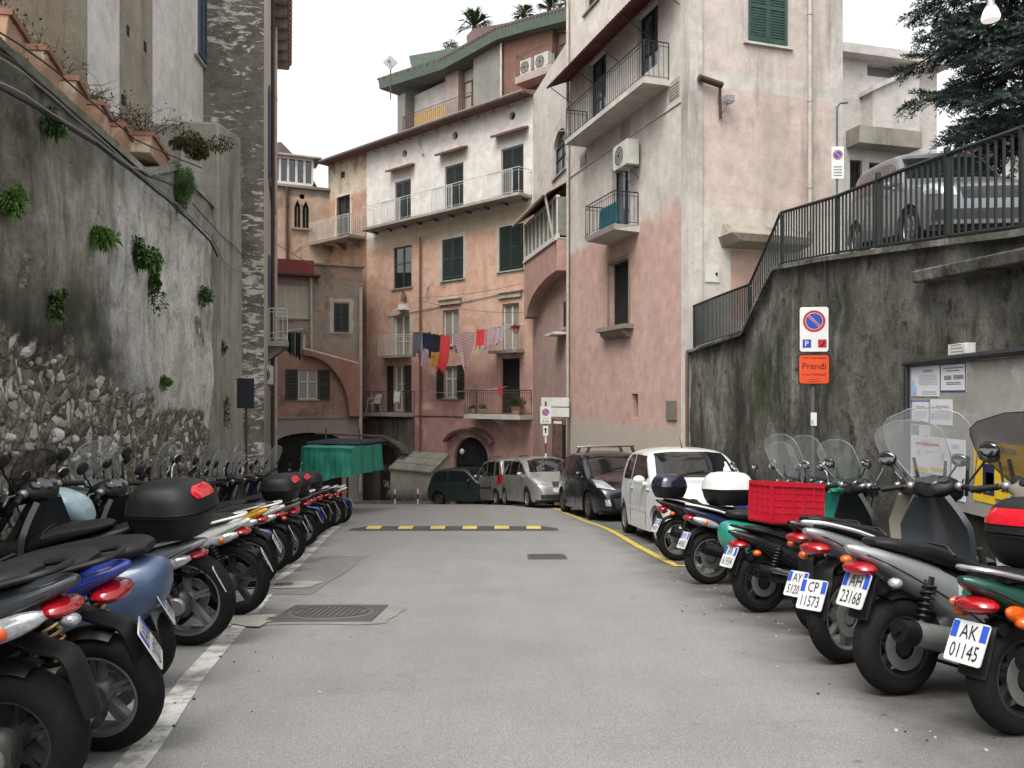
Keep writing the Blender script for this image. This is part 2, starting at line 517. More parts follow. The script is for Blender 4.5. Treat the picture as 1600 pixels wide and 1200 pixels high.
M_IRON = pmat('cast_iron', S(92, 90, 90), 0.6, 0.5, 0.2, 30, bump=0.2, dirt=0.4)
M_IRON2 = pmat('worn_cast_iron', S(120, 117, 112), 0.5, 0.6, 0.15, 40, bump=0.2)
def on_slope(x, y):
    s = (gz(y + 0.3) - gz(y - 0.3)) / 0.6
    return (x, y, gz(y)), (math.atan(s), 0, 0)
loc, rot = on_slope(-1.47, 6.5)
t = thing('manhole_cover', 'large square iron manhole cover with a ribbed round lid set in a concrete collar', 'manhole cover', loc, rot)
mb = MB(); mb.box(-.40, .40, -.42, .42, -.03, .012); mb.build('cover_frame', M_IRON, t, bevel=0.004)
mb = MB(); mb.lathe([(0.0, .018), (.33, .018), (.345, .012), (.33, .0125)], n=40); mb.build('lid', M_IRON2, t)
mb = MB()
for k in range(-5, 6):
    h = math.sqrt(max(0, .27**2 - (k * .045)**2)); mb.box(k * .045 - .011, k * .045 + .011, -h, h, .018, .024)
mb.lathe([(.285, .018), (.285, .024), (.31, .024), (.31, .018)], n=40)
mb.build('rib', M_IRON, t); 
loc, rot = on_slope(0.47, 10.8)
t = thing('drain_cover', 'small sunken iron drain grate in the road before the speed bump', 'drain cover', loc, rot)
mb = MB(); mb.box(-.26, .26, -.26, .26, -.02, .011); mb.build('cover_frame', M_IRON, t)
mb = MB()
for k in range(7): mb.box(-.22, .22, -.21 + k * .07, -.18 + k * .07, .011, .017)
mb.build('grate', M_IRON, t)
loc, rot = on_slope(-2.35, 8.25)
t = thing('valve_cover', 'little round iron valve lid in a pale paint patch on the white line', 'valve cover', loc, rot)
mb = MB(); mb.lathe([(0, .02), (.085, .02), (.1, .012), (.1, 0)], n=20); mb.build('lid', M_IRON, t)

# speed bump: rubber modules bolted across the lane
M_RUB = pmat('bump_rubber', S(62, 61, 63), 0.75, 0, 0.2, 25, bump=0.3, dirt=0.35)
M_RUBY = m_paint('bump_yellow', S(206, 178, 84), 0.36, 9)
loc, rot = on_slope(-1.1, 15.3)
t = thing('speed_bump', 'black and yellow rubber speed bump laid across the lane', 'speed bump', loc, rot)
n_mod = 13; x0 = -1.96; wm = 3.92 / n_mod
prof = [(-.42, 0), (-.36, .022), (-.2, .05), (.0, .06), (.2, .05), (.36, .022), (.42, 0)]
for k in range(n_mod):
    a = x0 + k * wm + .004; b = a + wm - .008
    mb = MB()
    if k in (0, n_mod - 1):
        e = a - .02 if k == 0 else b + .02; i = b if k == 0 else a
        rings = [[(i, p, q) for p, q in prof], [(e, p * .9, q * .15) for p, q in prof]]
    else:
        rings = [[(a, p, q) for p, q in prof], [(b, p, q) for p, q in prof]]
    mb.loft(rings, smooth=False)
    yel = k % 2 == 1
    if yel:
        mb2 = [(a + .01, p * .93, q + .004) for p, q in prof[1:-1]]; mb3 = [(b - .01, p * .93, q + .004) for p, q in prof[1:-1]]
        mb.add(mb2 + mb3, [(j, j + 1, 6 + j, 5 + j) for j in range(4)], 1)
    mb.build('bump_module', [M_RUB, M_RUBY], t)

# kerb and pavement strip at the foot of the far houses
M_CONC = plaster('weathered_concrete', S(142, 138, 130), S(118, 114, 105), streak=[(S(60, 58, 52), 0.5, 0.52)], patch=[(S(92, 98, 70), 0.64, 1.2)])
mb = MB()
kp = [(-9.5, 36.5), (-6.6, 35.0), (-3.3, 32.6), (-2.7, 33.2), (-9, 39)]
mb.prism(kp, lambda u, v, d: V((u, v, gz(v) + d)), -0.3, 0.13)
tag(mb.build('far_pavement', M_CONC), kind='structure')

# ------------------------------------------------------------------ shared house materials
M_WHT = pmat('white_joinery', S(205, 203, 196), 0.5, 0, 0.06, 20, dirt=0.3)
M_WOODW = pmat('cream_joinery', S(190, 184, 168), 0.55, 0, 0.1, 20, dirt=0.4)
M_GRNS = pmat('green_shutter_paint', S(28, 66, 56), 0.45, 0, 0.2, 12, dirt=0.2)
M_GDS = pmat('deep_green_shutter_paint', S(20, 40, 35), 0.5, 0, 0.2, 12, dirt=.1)
M_DKS = pmat('dark_shutter_paint', S(24, 34, 34), 0.5, 0, 0.25, 12, dirt=0.15)
M_BRS = pmat('brown_shutter_paint', S(44, 37, 32), 0.55, 0, 0.25, 12, dirt=0.2)
M_BLUES = pmat('blue_grey_shutter_paint', S(70, 82, 100), 0.5, 0, 0.2, 12)
M_BLK = pmat('black_iron', S(34, 36, 38), 0.5, 0.3, 0.2, 20)
M_RAILW = pmat('white_iron', S(200, 198, 192), 0.5, 0.1, 0.1, 20, dirt=0.3)
M_RAILR = pmat('rusty_iron', S(84, 66, 56), 0.7, 0.2, 0.3, 18, dirt=0.3)
M_RAILG = pmat('dark_green_railing', S(27, 36, 33), 0.45, 0.2, 0.2, 16)
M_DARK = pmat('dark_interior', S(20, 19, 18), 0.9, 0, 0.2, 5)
M_TILE = pmat('terracotta_tile', S(112, 80, 70), 0.8, 0, 0.25, 9, bump=0.2, dirt=0.35)
M_PIPE = pmat('pale_downpipe', S(178, 170, 160), 0.5, 0.1, 0.12, 8, dirt=0.4)
M_PIPEC = pmat('copper_brown_pipe', S(120, 92, 76), 0.5, 0.3, 0.2, 8, dirt=0.4)
M_SLAB = plaster('balcony_concrete', S(172, 168, 160), S(148, 144, 136), streak=[(S(88, 82, 74), 0.5, 0.5)], speck=0.2)
M_STONE = plaster('cut_stone', S(150, 140, 128), S(128, 118, 106), streak=[(S(80, 72, 62), 0.4, 0.5)])
M_SUR = plaster('whitewashed_surround', S(202, 192, 178), S(184, 172, 156), patch=[(S(150, 132, 116), 0.62, 1.5)])

def m_pane(name, c, rough=0.05):
    n = NT(name); n.set('Base Color', c); n.set('Roughness', rough); n.set('Specular IOR Level', 0.8)
    n.bump(n.noise(1.3, 2), 0.06, 0.05)
    return n.mat
M_PANE = m_pane('window_glass', S(34, 38, 40))
M_PANEC = m_pane('curtained_glass', S(138, 134, 122), 0.2)
M_PANEB = m_pane('pale_glass', S(66, 76, 86), 0.03)

def px_rect(fac, x0, x1, y0, y1):
    xm = (x0 + x1) / 2
    return fac.P(x0, 600)[0], fac.P(x1, 600)[0], fac.P(xm, y1)[1], fac.P(xm, y0)[1]

def slats(mb, fac, u0, u1, z0, z1, o, mi=0, pitch=0.06):
    k = max(3, int((z1 - z0) / pitch)); h = (z1 - z0) / k
    for i in range(k):
        z = z0 + i * h
        mb.hexa([fac.W(u0, z, o + .018), fac.W(u1, z, o + .018), fac.W(u1, z + h * .25, o - .012), fac.W(u0, z + h * .25, o - .012),
                 fac.W(u0, z + h * .55, o + .018), fac.W(u1, z + h * .55, o + .018), fac.W(u1, z + h * .95, o - .012), fac.W(u0, z + h * .95, o - .012)], mi)

def shutter_leaf(fac, u0, u1, z0, z1, o, mat, parent, name='shutter', fr=0.06):
    mb = MB()
    fac.box(mb, u0, u0 + fr, z0, z1, o - .02, o + .025); fac.box(mb, u1 - fr, u1, z0, z1, o - .02, o + .025)
    for (a, b) in ((z0, z0 + fr * 1.3), (z1 - fr, z1), ((z0 + z1) / 2 - fr / 2, (z0 + z1) / 2 + fr / 2)):
        fac.box(mb, u0 + fr, u1 - fr, a, b, o - .02, o + .0235)
    slats(mb, fac, u0 + fr, u1 - fr, z0 + fr * 1.3, (z0 + z1) / 2 - fr / 2, o)
    slats(mb, fac, u0 + fr, u1 - fr, (z0 + z1) / 2 + fr / 2, z1 - fr, o)
    fac.box(mb, u0 + fr, u1 - fr, z0 + fr, z1 - fr, o - .03, o - .02)
    return mb.build(name, mat, parent)

def window(fac, root, r, style='shut', shut=None, fm=None, pane=None, sill=True, surround=0.0, depth=0.16, hood=None, bars=1, sur_mat=None, open_w=None, name='window', cross=True, sillmat=None):
    """one window of a facade: frame (the part) with its panes, shutters, sill, surround and hood as sub-parts"""
    u0, u1, z0, z1 = r
    fm = fm or M_WOODW; shut = shut or M_DKS; pane = pane or M_PANE
    mb = MB(); f = 0.055; o = -depth + 0.03
    fac.box(mb, u0, u0 + f, z0, z1, o - .05, o + .03); fac.box(mb, u1 - f, u1, z0, z1, o - .05, o + .03)
    fac.box(mb, u0 + f, u1 - f, z1 - f, z1, o - .05, o + .03); fac.box(mb, u0 + f, u1 - f, z0, z0 + f, o - .05, o + .03)
    glazed = style in ('glass', 'open', 'french')
    if glazed:
        for k in range(1, bars + 1):
            c = u0 + (u1 - u0) * k / (bars + 1); fac.box(mb, c - .035, c + .035, z0 + f, z1 - f, o - .045, o + .025)
        if cross:
            zc = z0 + (z1 - z0) * (0.36 if style == 'french' else 0.6)
            for k in range(bars + 1):
                a = u0 + (u1 - u0) * k / (bars + 1) + .055; b = u0 + (u1 - u0) * (k + 1) / (bars + 1) - .055
                fac.box(mb, a, b, zc - .025, zc + .025, o - .04, o + .02)
    w = wb(mb, name, fm, root)
    if glazed:
        mb = MB(); fac.box(mb, u0 + .02, u1 - .02, z0 + .02, z1 - .02, o - .055, o - .01); mb.build('pane', pane, w)
    if style == 'shut':
        um = (u0 + u1) / 2
        shutter_leaf(fac, u0 + f, um - .004, z0 + f, z1 - f, o + .05, shut, w); shutter_leaf(fac, um + .004, u1 - f, z0 + f, z1 - f, o + .05, shut, w)
    if style == 'open':
        ow = open_w or (u1 - u0) * 0.52
        shutter_leaf(fac, u0 - ow - .02, u0 - .02, z0 - .02, z1 + .02, .035, shut, w); shutter_leaf(fac, u1 + .02, u1 + ow + .02, z0 - .02, z1 + .02, .035, shut, w)
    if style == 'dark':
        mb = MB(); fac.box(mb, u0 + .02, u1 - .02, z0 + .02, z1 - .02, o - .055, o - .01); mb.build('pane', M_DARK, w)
    if surround:
        mb = MB(); s = surround; um = (u0 + u1) / 2
        q = 7; lp = []
        outer = []
        for (a, b) in (((u0 - s, z0 - s * .8), (u1 + s, z0 - s * .8)), ((u1 + s, z0 - s * .8), (u1 + s, z1 + s)), ((u1 + s, z1 + s), (u0 - s, z1 + s)), ((u0 - s, z1 + s), (u0 - s, z0 - s * .8))):
            for i in range(q):
                t = i / q; outer.append((a[0] + (b[0] - a[0]) * t + rnd.uniform(-.3, .3) * s, a[1] + (b[1] - a[1]) * t + rnd.uniform(-.3, .3) * s))
        fac.wall(mb, outer, [rect(u0, u1, z0, z1)], 0.02, o=0.008)
        mb.build('surround', sur_mat or M_SUR, w)
    if sill:
        mb = MB(); fac.box(mb, u0 - .1, u1 + .1, z0 - .055, z0, -.1, .07); mb.build('sill', sillmat or M_SLAB, w)
    if hood:
        mb = MB(); h0, dep, th = hood
        mb.hexa([fac.W(u0 - .28, z1 + h0 - .12, dep), fac.W(u1 + .28, z1 + h0 - .12, dep), fac.W(u1 + .28, z1 + h0, 0), fac.W(u0 - .28, z1 + h0, 0),
                 fac.W(u0 - .28, z1 + h0 - .12 + th, dep), fac.W(u1 + .28, z1 + h0 - .12 + th, dep), fac.W(u1 + .28, z1 + h0 + th, 0), fac.W(u0 - .28, z1 + h0 + th, 0)])
        k = int((u1 - u0 + .56) / .14)
        for i in range(k):
            c = u0 - .28 + (i + .5) * (u1 - u0 + .56) / k
            mb.tube([fac.W(c, z1 + h0 + th - .115, dep + .015), fac.W(c, z1 + h0 + th + .005, 0.01)], .045, 6)
        mb.build('hood', M_TILE, w)
    return w

def railing(mb, pts, h, sp=0.11, r=0.008, top=0.016, low=0.08, mid=None, post=None):
    """pts: foot points (Vector); upright bars between two rails"""
    for a, b in zip(pts[:-1], pts[1:]):
        a = V(a); b = V(b); up = V((0, 0, 1)); L = (b - a).length
        mb.tube([a + up * h, b + up * h], top, 6); mb.tube([a + up * low, b + up * low], r * 1.3, 6)
        if mid: mb.tube([a + up * mid, b + up * mid], r * 1.2, 6)
        k = max(1, int(L / sp))
        for i in range(k + 1):
            p = a.lerp(b, i / k); mb.tube([p + up * low, p + up * h], r, 5)
        for p in (a, b): mb.tube([p, p + up * h], r * 1.8, 6)

def balcony(fac, root, u0, u1, z, dep=0.8, th=0.12, h=0.95, sp=0.11, rail=None, slab=None, brackets=2, bar=0.008, taper=0.0, sides=True):
    mb = MB()
    mb.hexa([fac.W(u0 + taper, z - th, dep - taper), fac.W(u1 - taper, z - th, dep - taper), fac.W(u1, z - th - taper, 0), fac.W(u0, z - th - taper, 0),
             fac.W(u0, z, dep), fac.W(u1, z, dep), fac.W(u1, z, 0), fac.W(u0, z, 0)])
    bal = wb(mb, 'balcony', slab or M_SLAB, root)
    mb = MB(); e = 0.04
    p = [fac.W(u0 + e, z, dep - e), fac.W(u1 - e, z, dep - e)]
    if sides: p = [fac.W(u0 + e, z, 0.02)] + p + [fac.W(u1 - e, z, 0.02)]
    railing(mb, p, h, sp, bar, low=.07, mid=h - .1)
    mb.build('railing', rail or M_BLK, bal)
    for k in range(brackets):
        c = u0 + (u1 - u0) * (k + .5) / brackets
        mb = MB(); mb.prism([(0, 0), (dep * .75, 0), (dep * .7, -.06), (.08, -.32), (0, -.34)], lambda a, b, d: fac.W(c + d, z - th + b, a), -.05, .05)
        mb.build('bracket', slab or M_SLAB, bal)
    return bal

def downpipe(fac, root, x, z0, z1, o=0.09, r=0.05, mat=None, name='downpipe', u=None):
    u = fac.P(x, 600)[0] if u is None else u
    mb = MB(); mb.tube([fac.W(u, z0, o), fac.W(u, z1, o)], r, 10)
    k = max(2, int((z1 - z0) / 1.9))
    for i in range(k):
        z = z0 + (i + .5) * (z1 - z0) / k; mb.tube([fac.W(u, z, o), fac.W(u, z + .05, o)], r * 1.25, 10)
    return wb(mb, name, mat or M_PIPE, root)

def solid(mb, fac, u0, u1, z0, z1, back, mi=0):
    """body of a house behind its facade: ends, top and back"""
    q = [fac.W(u0, z0), fac.W(u1, z0), fac.W(u1, z1), fac.W(u0, z1), fac.W(u0, z0, -back), fac.W(u1, z0, -back), fac.W(u1, z1, -back), fac.W(u0, z1, -back)]
    mb.add(q, [(0, 4, 7, 3), (1, 2, 6, 5), (3, 7, 6, 2), (4, 5, 6, 7)], mi)
# ------------------------------------------------------------------ pink corner house (right of the lane)
PS = Fac((1.83, 25.4), (4.10, 18.5))
PF = Fac((4.10, 18.5), (8.10, 19.75))
M_PS = plaster('pink_house_side', S(188, 154, 143), S(194, 165, 154),
    bands=[(EZ + 4.55, S(190, 182, 174), S(202, 196, 188), 0.22)], low=(EZ - 0.75, S(168, 162, 150), 0.05, 0.95),
    patch=[(S(186, 134, 118), 0.62, 0.9, EZ + 2.4), (S(182, 176, 164), 0.62, 0.7, EZ + 2), (S(150, 136, 126), .64, 1.6, EZ + 1)], streak=[(S(140, 124, 114), 0.35, 0.56)], speck=0.12)
M_PF = plaster('pink_house_front', S(206, 200, 190), S(196, 188, 178),
    bands=[(EZ + 4.45, S(206, 190, 182), S(198, 178, 168), 0.03), (EZ + 7.25, S(208, 202, 194), S(198, 192, 184), 0.02), (EZ + 7.62, S(204, 192, 184), S(198, 184, 176), 0.02)],
    streak=[(S(104, 97, 88), 0.7, 0.53), (S(150, 140, 128), 0.5, 0.47)], speck=0.14)
M_PIL = plaster('pale_pilaster', S(206, 202, 194), S(188, 182, 174), streak=[(S(104, 98, 88), 0.7, 0.5)], speck=0.18)
HT = EZ + 14.5
root = thing('corner_house', 'tall pale pink corner house with dark red awning and two side balconies', 'building', (4.1, 18.5, gz(18.5)))
UPS = PS.len
door_up = px_rect(PS, 995, 1028, 14, 112)
door_up2 = px_rect(PS, 920, 947, 88, 185)
door_lo = px_rect(PS, 956, 984, 256, 356)
win_lo = px_rect(PS, 952, 983, 408, 510)
win_top = px_rect(PS, 914, 936, -70, 10)
niche = px_rect(PS, 987, 997, 615, 652)
holes = [rect(*r) for r in (door_up, door_up2, door_lo, win_lo, win_top, niche)]
mb = MB(); PS.wall(mb, rect(0, UPS, gz(26) - .5, HT), holes, 0.25)
solid(mb, PS, 0, UPS, gz(26) - .5, HT, 4.2)
wb(mb, 'side_wall', M_PS, root)
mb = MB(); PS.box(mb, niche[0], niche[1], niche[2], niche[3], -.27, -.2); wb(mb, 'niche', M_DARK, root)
for r in (door_up, door_up2): window(PS, root, r, 'french', fm=M_DKS, pane=M_PANEB, sill=False, depth=.2, name='french_door')
window(PS, root, door_lo, 'french', fm=M_DKS, pane=M_PANEB, sill=False, depth=.2, name='french_door', cross=False)
w = window(PS, root, win_lo, 'dark', fm=M_BRS, sill=False, depth=.22)
mb = MB(); PS.box(mb, win_lo[0] - .09, win_lo[0], win_lo[2], win_lo[3] + .1, -.02, .03); PS.box(mb, win_lo[1], win_lo[1] + .09, win_lo[2], win_lo[3] + .1, -.02, .03); PS.box(mb, win_lo[0], win_lo[1], win_lo[3], win_lo[3] + .1, -.02, .03)
mb.build('surround', M_STONE, w)
mb = MB(); u0, u1, z0, z1 = win_lo
PS.box(mb, u0 - .28, u1 + .28, z0 - .12, z0, -.1, .3)
mb.prism([(0, 0), (.26, 0), (.22, -.12), (.1, -.2), (0, -.22)], lambda a, b, d: PS.W(d, z0 - .12 + b, a), u0 - .1, u1 + .1)
mb.build('sill', M_STONE, w)
window(PS, root, win_top, 'dark', fm=M_BRS, depth=.2)
# upper balcony
ua = PS.P(917, 600)[0]; ub = PS.P(1047, 600)[0]
zs = PS.P(1047, 126)[1]
M_SLABL = plaster('pale_slab', S(196, 192, 184), S(182, 178, 170), streak=[(S(120, 114, 104), 0.35, 0.55)], speck=0.1)
balcony(PS, root, ua, ub, zs, 0.72, 0.13, 0.92, 0.12, slab=M_SLABL, brackets=0, bar=0.007)
ua2 = PS.P(950, 600)[0]; ub2 = PS.P(999, 600)[0]; zs2 = PS.P(999, 352)[1]
balcony(PS, root, ua2, ub2, zs2, 0.74, 0.13, 0.86, 0.11, slab=M_SLABL, brackets=0, bar=0.007, taper=.05)
# awning of dark red corrugated sheet
M_AWN = pmat('dark_red_sheet', S(92, 40, 44), 0.55, 0.1, 0.25, 6, dirt=0.3)
uA = PS.P(893, 600)[0] - .1; uB = UPS - .25; zA = EZ + 9.75
mb = MB(); rows = []
k = 90
for i in range(k + 1):
    u = uA + (uB - uA) * i / k; w_ = .022 * math.cos(i * math.pi / 1.0)
    rows.append([PS.W(u, zA + .30 + w_, 0.0), PS.W(u, zA + .06 + w_, .5), PS.W(u, zA - .06 + w_, .82)])
mb.sheet(rows, thick=0.012, smooth=False)
aw = wb(mb, 'awning', M_AWN, root)
mb = MB()
for i in range(5):
    u = uA + .15 + (uB - uA - .3) * i / 4
    mb.tube([PS.W(u, zA - .5, .02), PS.W(u, zA - .08, .75)], .014, 6); mb.tube([PS.W(u, zA + .22, .02), PS.W(u, zA - .08, .78)], .014, 6)
mb.tube([PS.W(uA, zA - .085, .78), PS.W(uB, zA - .085, .78)], .016, 6)
mb.build('awning_frame', M_RAILR, aw)
# string courses, vents, wires box
for (zc, a, b) in ((PS.P(1070, 156)[1], 0, UPS),):
    mb = MB(); PS.box(mb, a, b, zc, zc + .035, -.02, .03); wb(mb, 'string_course', M_PS, root)
for (x0, x1, y0, y1) in ((970, 985, 190, 215), (906, 917, 238, 262), (1046, 1062, 125, 155)):
    u0, u1, z0, z1 = px_rect(PS, x0, x1, y0, y1); mb = MB(); PS.box(mb, u0, u1, z0, z1, -.05, .012)
    for q in range(5): PS.box(mb, u0 + .04, u1 - .04, z0 + .05 + q * (z1 - z0 - .1) / 5, z0 + .05 + (q + .5) * (z1 - z0 - .1) / 5, .012, .025)
    wb(mb, 'vent', M_SLAB, root)
u0, u1, z0, z1 = px_rect(PS, 1043, 1058, 626, 656); mb = MB(); PS.box(mb, u0, u1, z0, z1, -.02, .05); wb(mb, 'meter_hatch', pmat('grey_hatch', S(116, 110, 102), .7, 0, .2, 8, dirt=.4), root)
downpipe(PS, root, 892, gz(25), HT, mat=M_PIPE, u=.06)
# corner pilaster and front face
UPF = PF.len
mb = MB(); PF.box(mb, -.045, PF.P(1096, 600)[0], gz(19) - .5, HT, -.3, .05); PS.box(mb, UPS - .12, UPS + .03, gz(19) - .5, HT, -.2, .045)
wb(mb, 'corner_pilaster', M_PIL, root)
fwin = px_rect(PF, 1167, 1232, -45, 70)
fdoor = px_rect(PF, 1142, 1192, 392, 500)
mb = MB(); PF.wall(mb, rect(0, UPF, gz(19) - .5, HT), [rect(*fwin), rect(*fdoor)], 0.25)
q = [PF.W(UPF, gz(19) - .5), PF.W(UPF, HT), PF.W(UPF, HT, -7), PF.W(UPF, gz(19) - .5, -7)]
mb.add(q, [(0, 1, 2, 3)]); mb.add([PF.W(0, HT), PF.W(UPF, HT), PF.W(UPF, HT, -7), PF.W(0, HT, -7)], [(0, 1, 2, 3)])
wb(mb, 'front_wall', M_PF, root)
window(PF, root, fwin, 'shut', shut=M_GRNS, fm=M_GRNS, depth=.1, sillmat=M_SLABL)
mb = MB(); PF.box(mb, PF.P(1297, 600)[0], UPF + .04, gz(19) - .5, HT, -.3, .05); wb(mb, 'pilaster', M_PIL, root)
downpipe(PF, root, 1262, EZ + 4, HT, r=.055)
w = window(PF, root, fdoor, 'dark', fm=M_BRS, depth=.2, sill=False, name='front_door')
M_BROWN = pmat('brown_door_frame', S(120, 84, 70), 0.6, 0, 0.15, 10)
mb = MB(); u0, u1, z0, z1 = fdoor
PF.box(mb, u0 + .02, u0 + .3, z0, z1 - .02, -.12, -.06); PF.box(mb, u0 + .3, u1 - .02, z1 - .25, z1 - .02, -.12, -.06); mb.build('door_leaf', M_BROWN, w)
# concrete canopy over the door
u0, u1, z0, z1 = px_rect(PF, 1122, 1245, 357, 384)
M_CAN = plaster('stained_canopy', S(172, 164, 150), S(150, 142, 128), streak=[(S(74, 66, 54), 0.7, 0.46)], speck=0.3)
mb = MB()
mb.hexa([PF.W(u0 + .25, z0 - .02, .55), PF.W(u1, z0 - .02, .55), PF.W(u1, z0 - .1, 0), PF.W(u0 + .1, z0 - .1, 0), PF.W(u0, z0 + .14, .6), PF.W(u1, z0 + .14, .6), PF.W(u1, z0 + .14, 0), PF.W(u0, z0 + .14, 0)])
mb.hexa([PF.W(u0 + .05, z0 + .142, .55), PF.W(u1, z0 + .142, .55), PF.W(u1, z0 + .142, 0), PF.W(u0 + .05, z0 + .142, 0), PF.W(u0 + .12, z0 + .3, .15), PF.W(u1, z0 + .3, .15), PF.W(u1, z1 + .05, 0), PF.W(u0 + .12, z1 + .05, 0)])
wb(mb, 'canopy', M_CAN, root)
u0, u1, z0, z1 = px_rect(PF, 1101, 1123, 415, 441); mb = MB(); PF.box(mb, u0, u1, z0, z1, -.02, .03); mb.ell(PF.W(u1 - .08, (z0 + z1) / 2, .04), .03, .03, .04, mi=1)
wb(mb, 'meter_box', [M_WHT, M_BLK], root)
# rusty overflow pipe and wall lamp
z = PF.P(1105, 131)[1]; u = PF.P(1087, 600)[0]; u2 = PF.P(1123, 600)[0]
M_RUST = pmat('rust_brown', S(70, 54, 46), 0.8, 0.1, 0.3, 20)
mb = MB(); mb.tube([PF.W(u, z + .06, .14), PF.W(u2, z - .05, .14)], .075, 10); mb.tube([PF.W(u2 - .05, z - .05, .14), PF.W(u2 - .02, z - .35, .08), PF.W(u2, z - .8, .08)], .035, 8)
wb(mb, 'overflow_pipe', M_RUST, root)
u, z = PF.P(1131, 163)
mb = MB(); PF.box(mb, u - .1, u + .1, z - .02, z + .12, .12, .3); mb.tube([PF.W(u, z, .2), PF.W(u - .1, z - .2, .12), PF.W(u - .1, z - .28, 0)], .025, 8)
lm = wb(mb, 'wall_lamp', pmat('grey_lamp', S(140, 140, 138), 0.5), root)
mb = MB(); PF.box(mb, u - .08, u + .08, z - .05, z - .021, .14, .28); mb.build('lens', M_WHT, lm)

# ------------------------------------------------------------------ link wall with the arch and the veranda
LK = Fac((0.79, 30.3), (1.83, 25.4))
M_LK = plaster('link_pink', S(166, 138, 132), S(174, 148, 138), bands=[(EZ + 3.6, S(180, 140, 128), S(178, 146, 134), 0.2), (EZ + 6.2, S(196, 190, 182), S(186, 180, 172), 0.12)], streak=[(S(120, 98, 88), 0.4, 0.55)], patch=[(S(184, 148, 126), 0.6, 0.8, EZ + 6)])
root = thing('link_house', 'narrow pink link house with a striped veranda over an arched recess', 'building', (1.3, 28, gz(28)))
aw_ = px_rect(LK, 865, 884, 202, 272)
vz = px_rect(LK, 836, 886, 332, 392)
low_w = px_rect(LK, 880, 887, 470, 512)
ar = (LK.P(845, 600)[0], LK.len - .02)
za = LK.P(865, 432)[1]
holes = [arch(aw_[0], aw_[1], aw_[2], aw_[3], .5), rect(*low_w)]
mb = MB(); LK.wall(mb, rect(0, LK.len, gz(31) - .5, EZ + 11.4), holes, 0.2)
solid(mb, LK, 0, LK.len, gz(31) - .5, EZ + 11.4, 3.0)
wb(mb, 'wall', M_LK, root)
window(LK, root, (aw_[0], aw_[1], aw_[2], aw_[3] - .45), 'glass', fm=M_DKS, pane=M_PANEB, depth=.15)
mb = MB(); mb.prism(arch(aw_[0] + .02, aw_[1] - .02, aw_[3] - .5, aw_[3] - .02, .46), lambda u, v, d: LK.W(u, v, d), -.18, -.12); wb(mb, 'fanlight', M_PANE, root)
window(LK, root, low_w, 'shut', shut=M_DKS, depth=.1)
# jettied part: veranda box above a half arch springing from the corner house
dj = 0.42
zb = LK.P(862, 392)[1]; zt = LK.P(862, 330)[1]
uj0 = LK.P(836, 600)[0]; uj1 = LK.len
mb = MB()
jet = [(uj0, zb), (uj1, zb), (uj1, za - .75)] + [(uj1 - (uj1 - uj0 - .45) * math.sin(math.pi / 2 * k / 10) , za - .75 + .85 * math.cos(math.pi / 2 * k / 10) * 1.0 if False else za - .75 + .0) for k in range(0)]
c_ = uj1; rr = (uj1 - uj0) * .9
arcp = [(c_ - rr * math.cos(math.pi / 2 * k / 10), za - 1.15 + 1.05 * math.sin(math.pi / 2 * k / 10)) for k in range(11)]
poly = [(uj0, zb)] + [(uj0, za - 1.2)] + arcp + [(uj1, zb)]
mb.prism(list(reversed(poly)), lambda u, v, d: LK.W(u, v, d), 0.0, dj)
wb(mb, 'jetty', M_LK, root)
mb = MB(); LK.box(mb, uj0, uj1, zb - .06, zb + .02, 0, dj + .06)
for k in range(9):
    u = uj0 + .05 + (uj1 - uj0 - .1) * k / 8; LK.box(mb, u - .03, u + .03, zb + .02, zt - .02, dj - .08, dj)
LK.box(mb, uj0, uj1, zt - .08, zt, dj - .1, dj + .02); LK.box(mb, uj0, uj1, zb + .02, zb + .14, dj - .09, dj + .01)
v = wb(mb, 'veranda', M_WHT, root)
mb = MB(); LK.box(mb, uj0 + .02, uj1 - .02, zb + .1, zt - .05, .1, dj - .04); mb.build('pane', pmat('striped_blind', S(120, 120, 110), 0.6, 0, 0.3, 5), v)
mb = MB(); rows = []
for i in range(31):
    u = uj0 - .15 + (uj1 - uj0 + .15) * i / 30; w_ = .02 * (1 if i % 2 else -1)
    rows.append([LK.W(u, zt + .5 + w_, 0), LK.W(u, zt + .02 + w_, dj + .38)])
mb.sheet(rows, thick=.015, smooth=False); mb.build('roof', M_TILE, v)
mb = MB(); mb.tube([LK.W(uj0 - .1, zt - .02, dj + .4), LK.W(uj1, zt, dj + .4)], .05, 8); mb.tube([LK.W(uj1 - .1, zt, dj + .36), LK.W(uj1 - .1, zb - .1, dj + .08)], .04, 8); mb.build('gutter', M_PIPE, v)
mb = MB(); u, z = LK.P(878, 522); LK.box(mb, u - .5, u + .6, z - .05, z + .03, 0, .45); wb(mb, 'door_canopy', M_WHT, root)

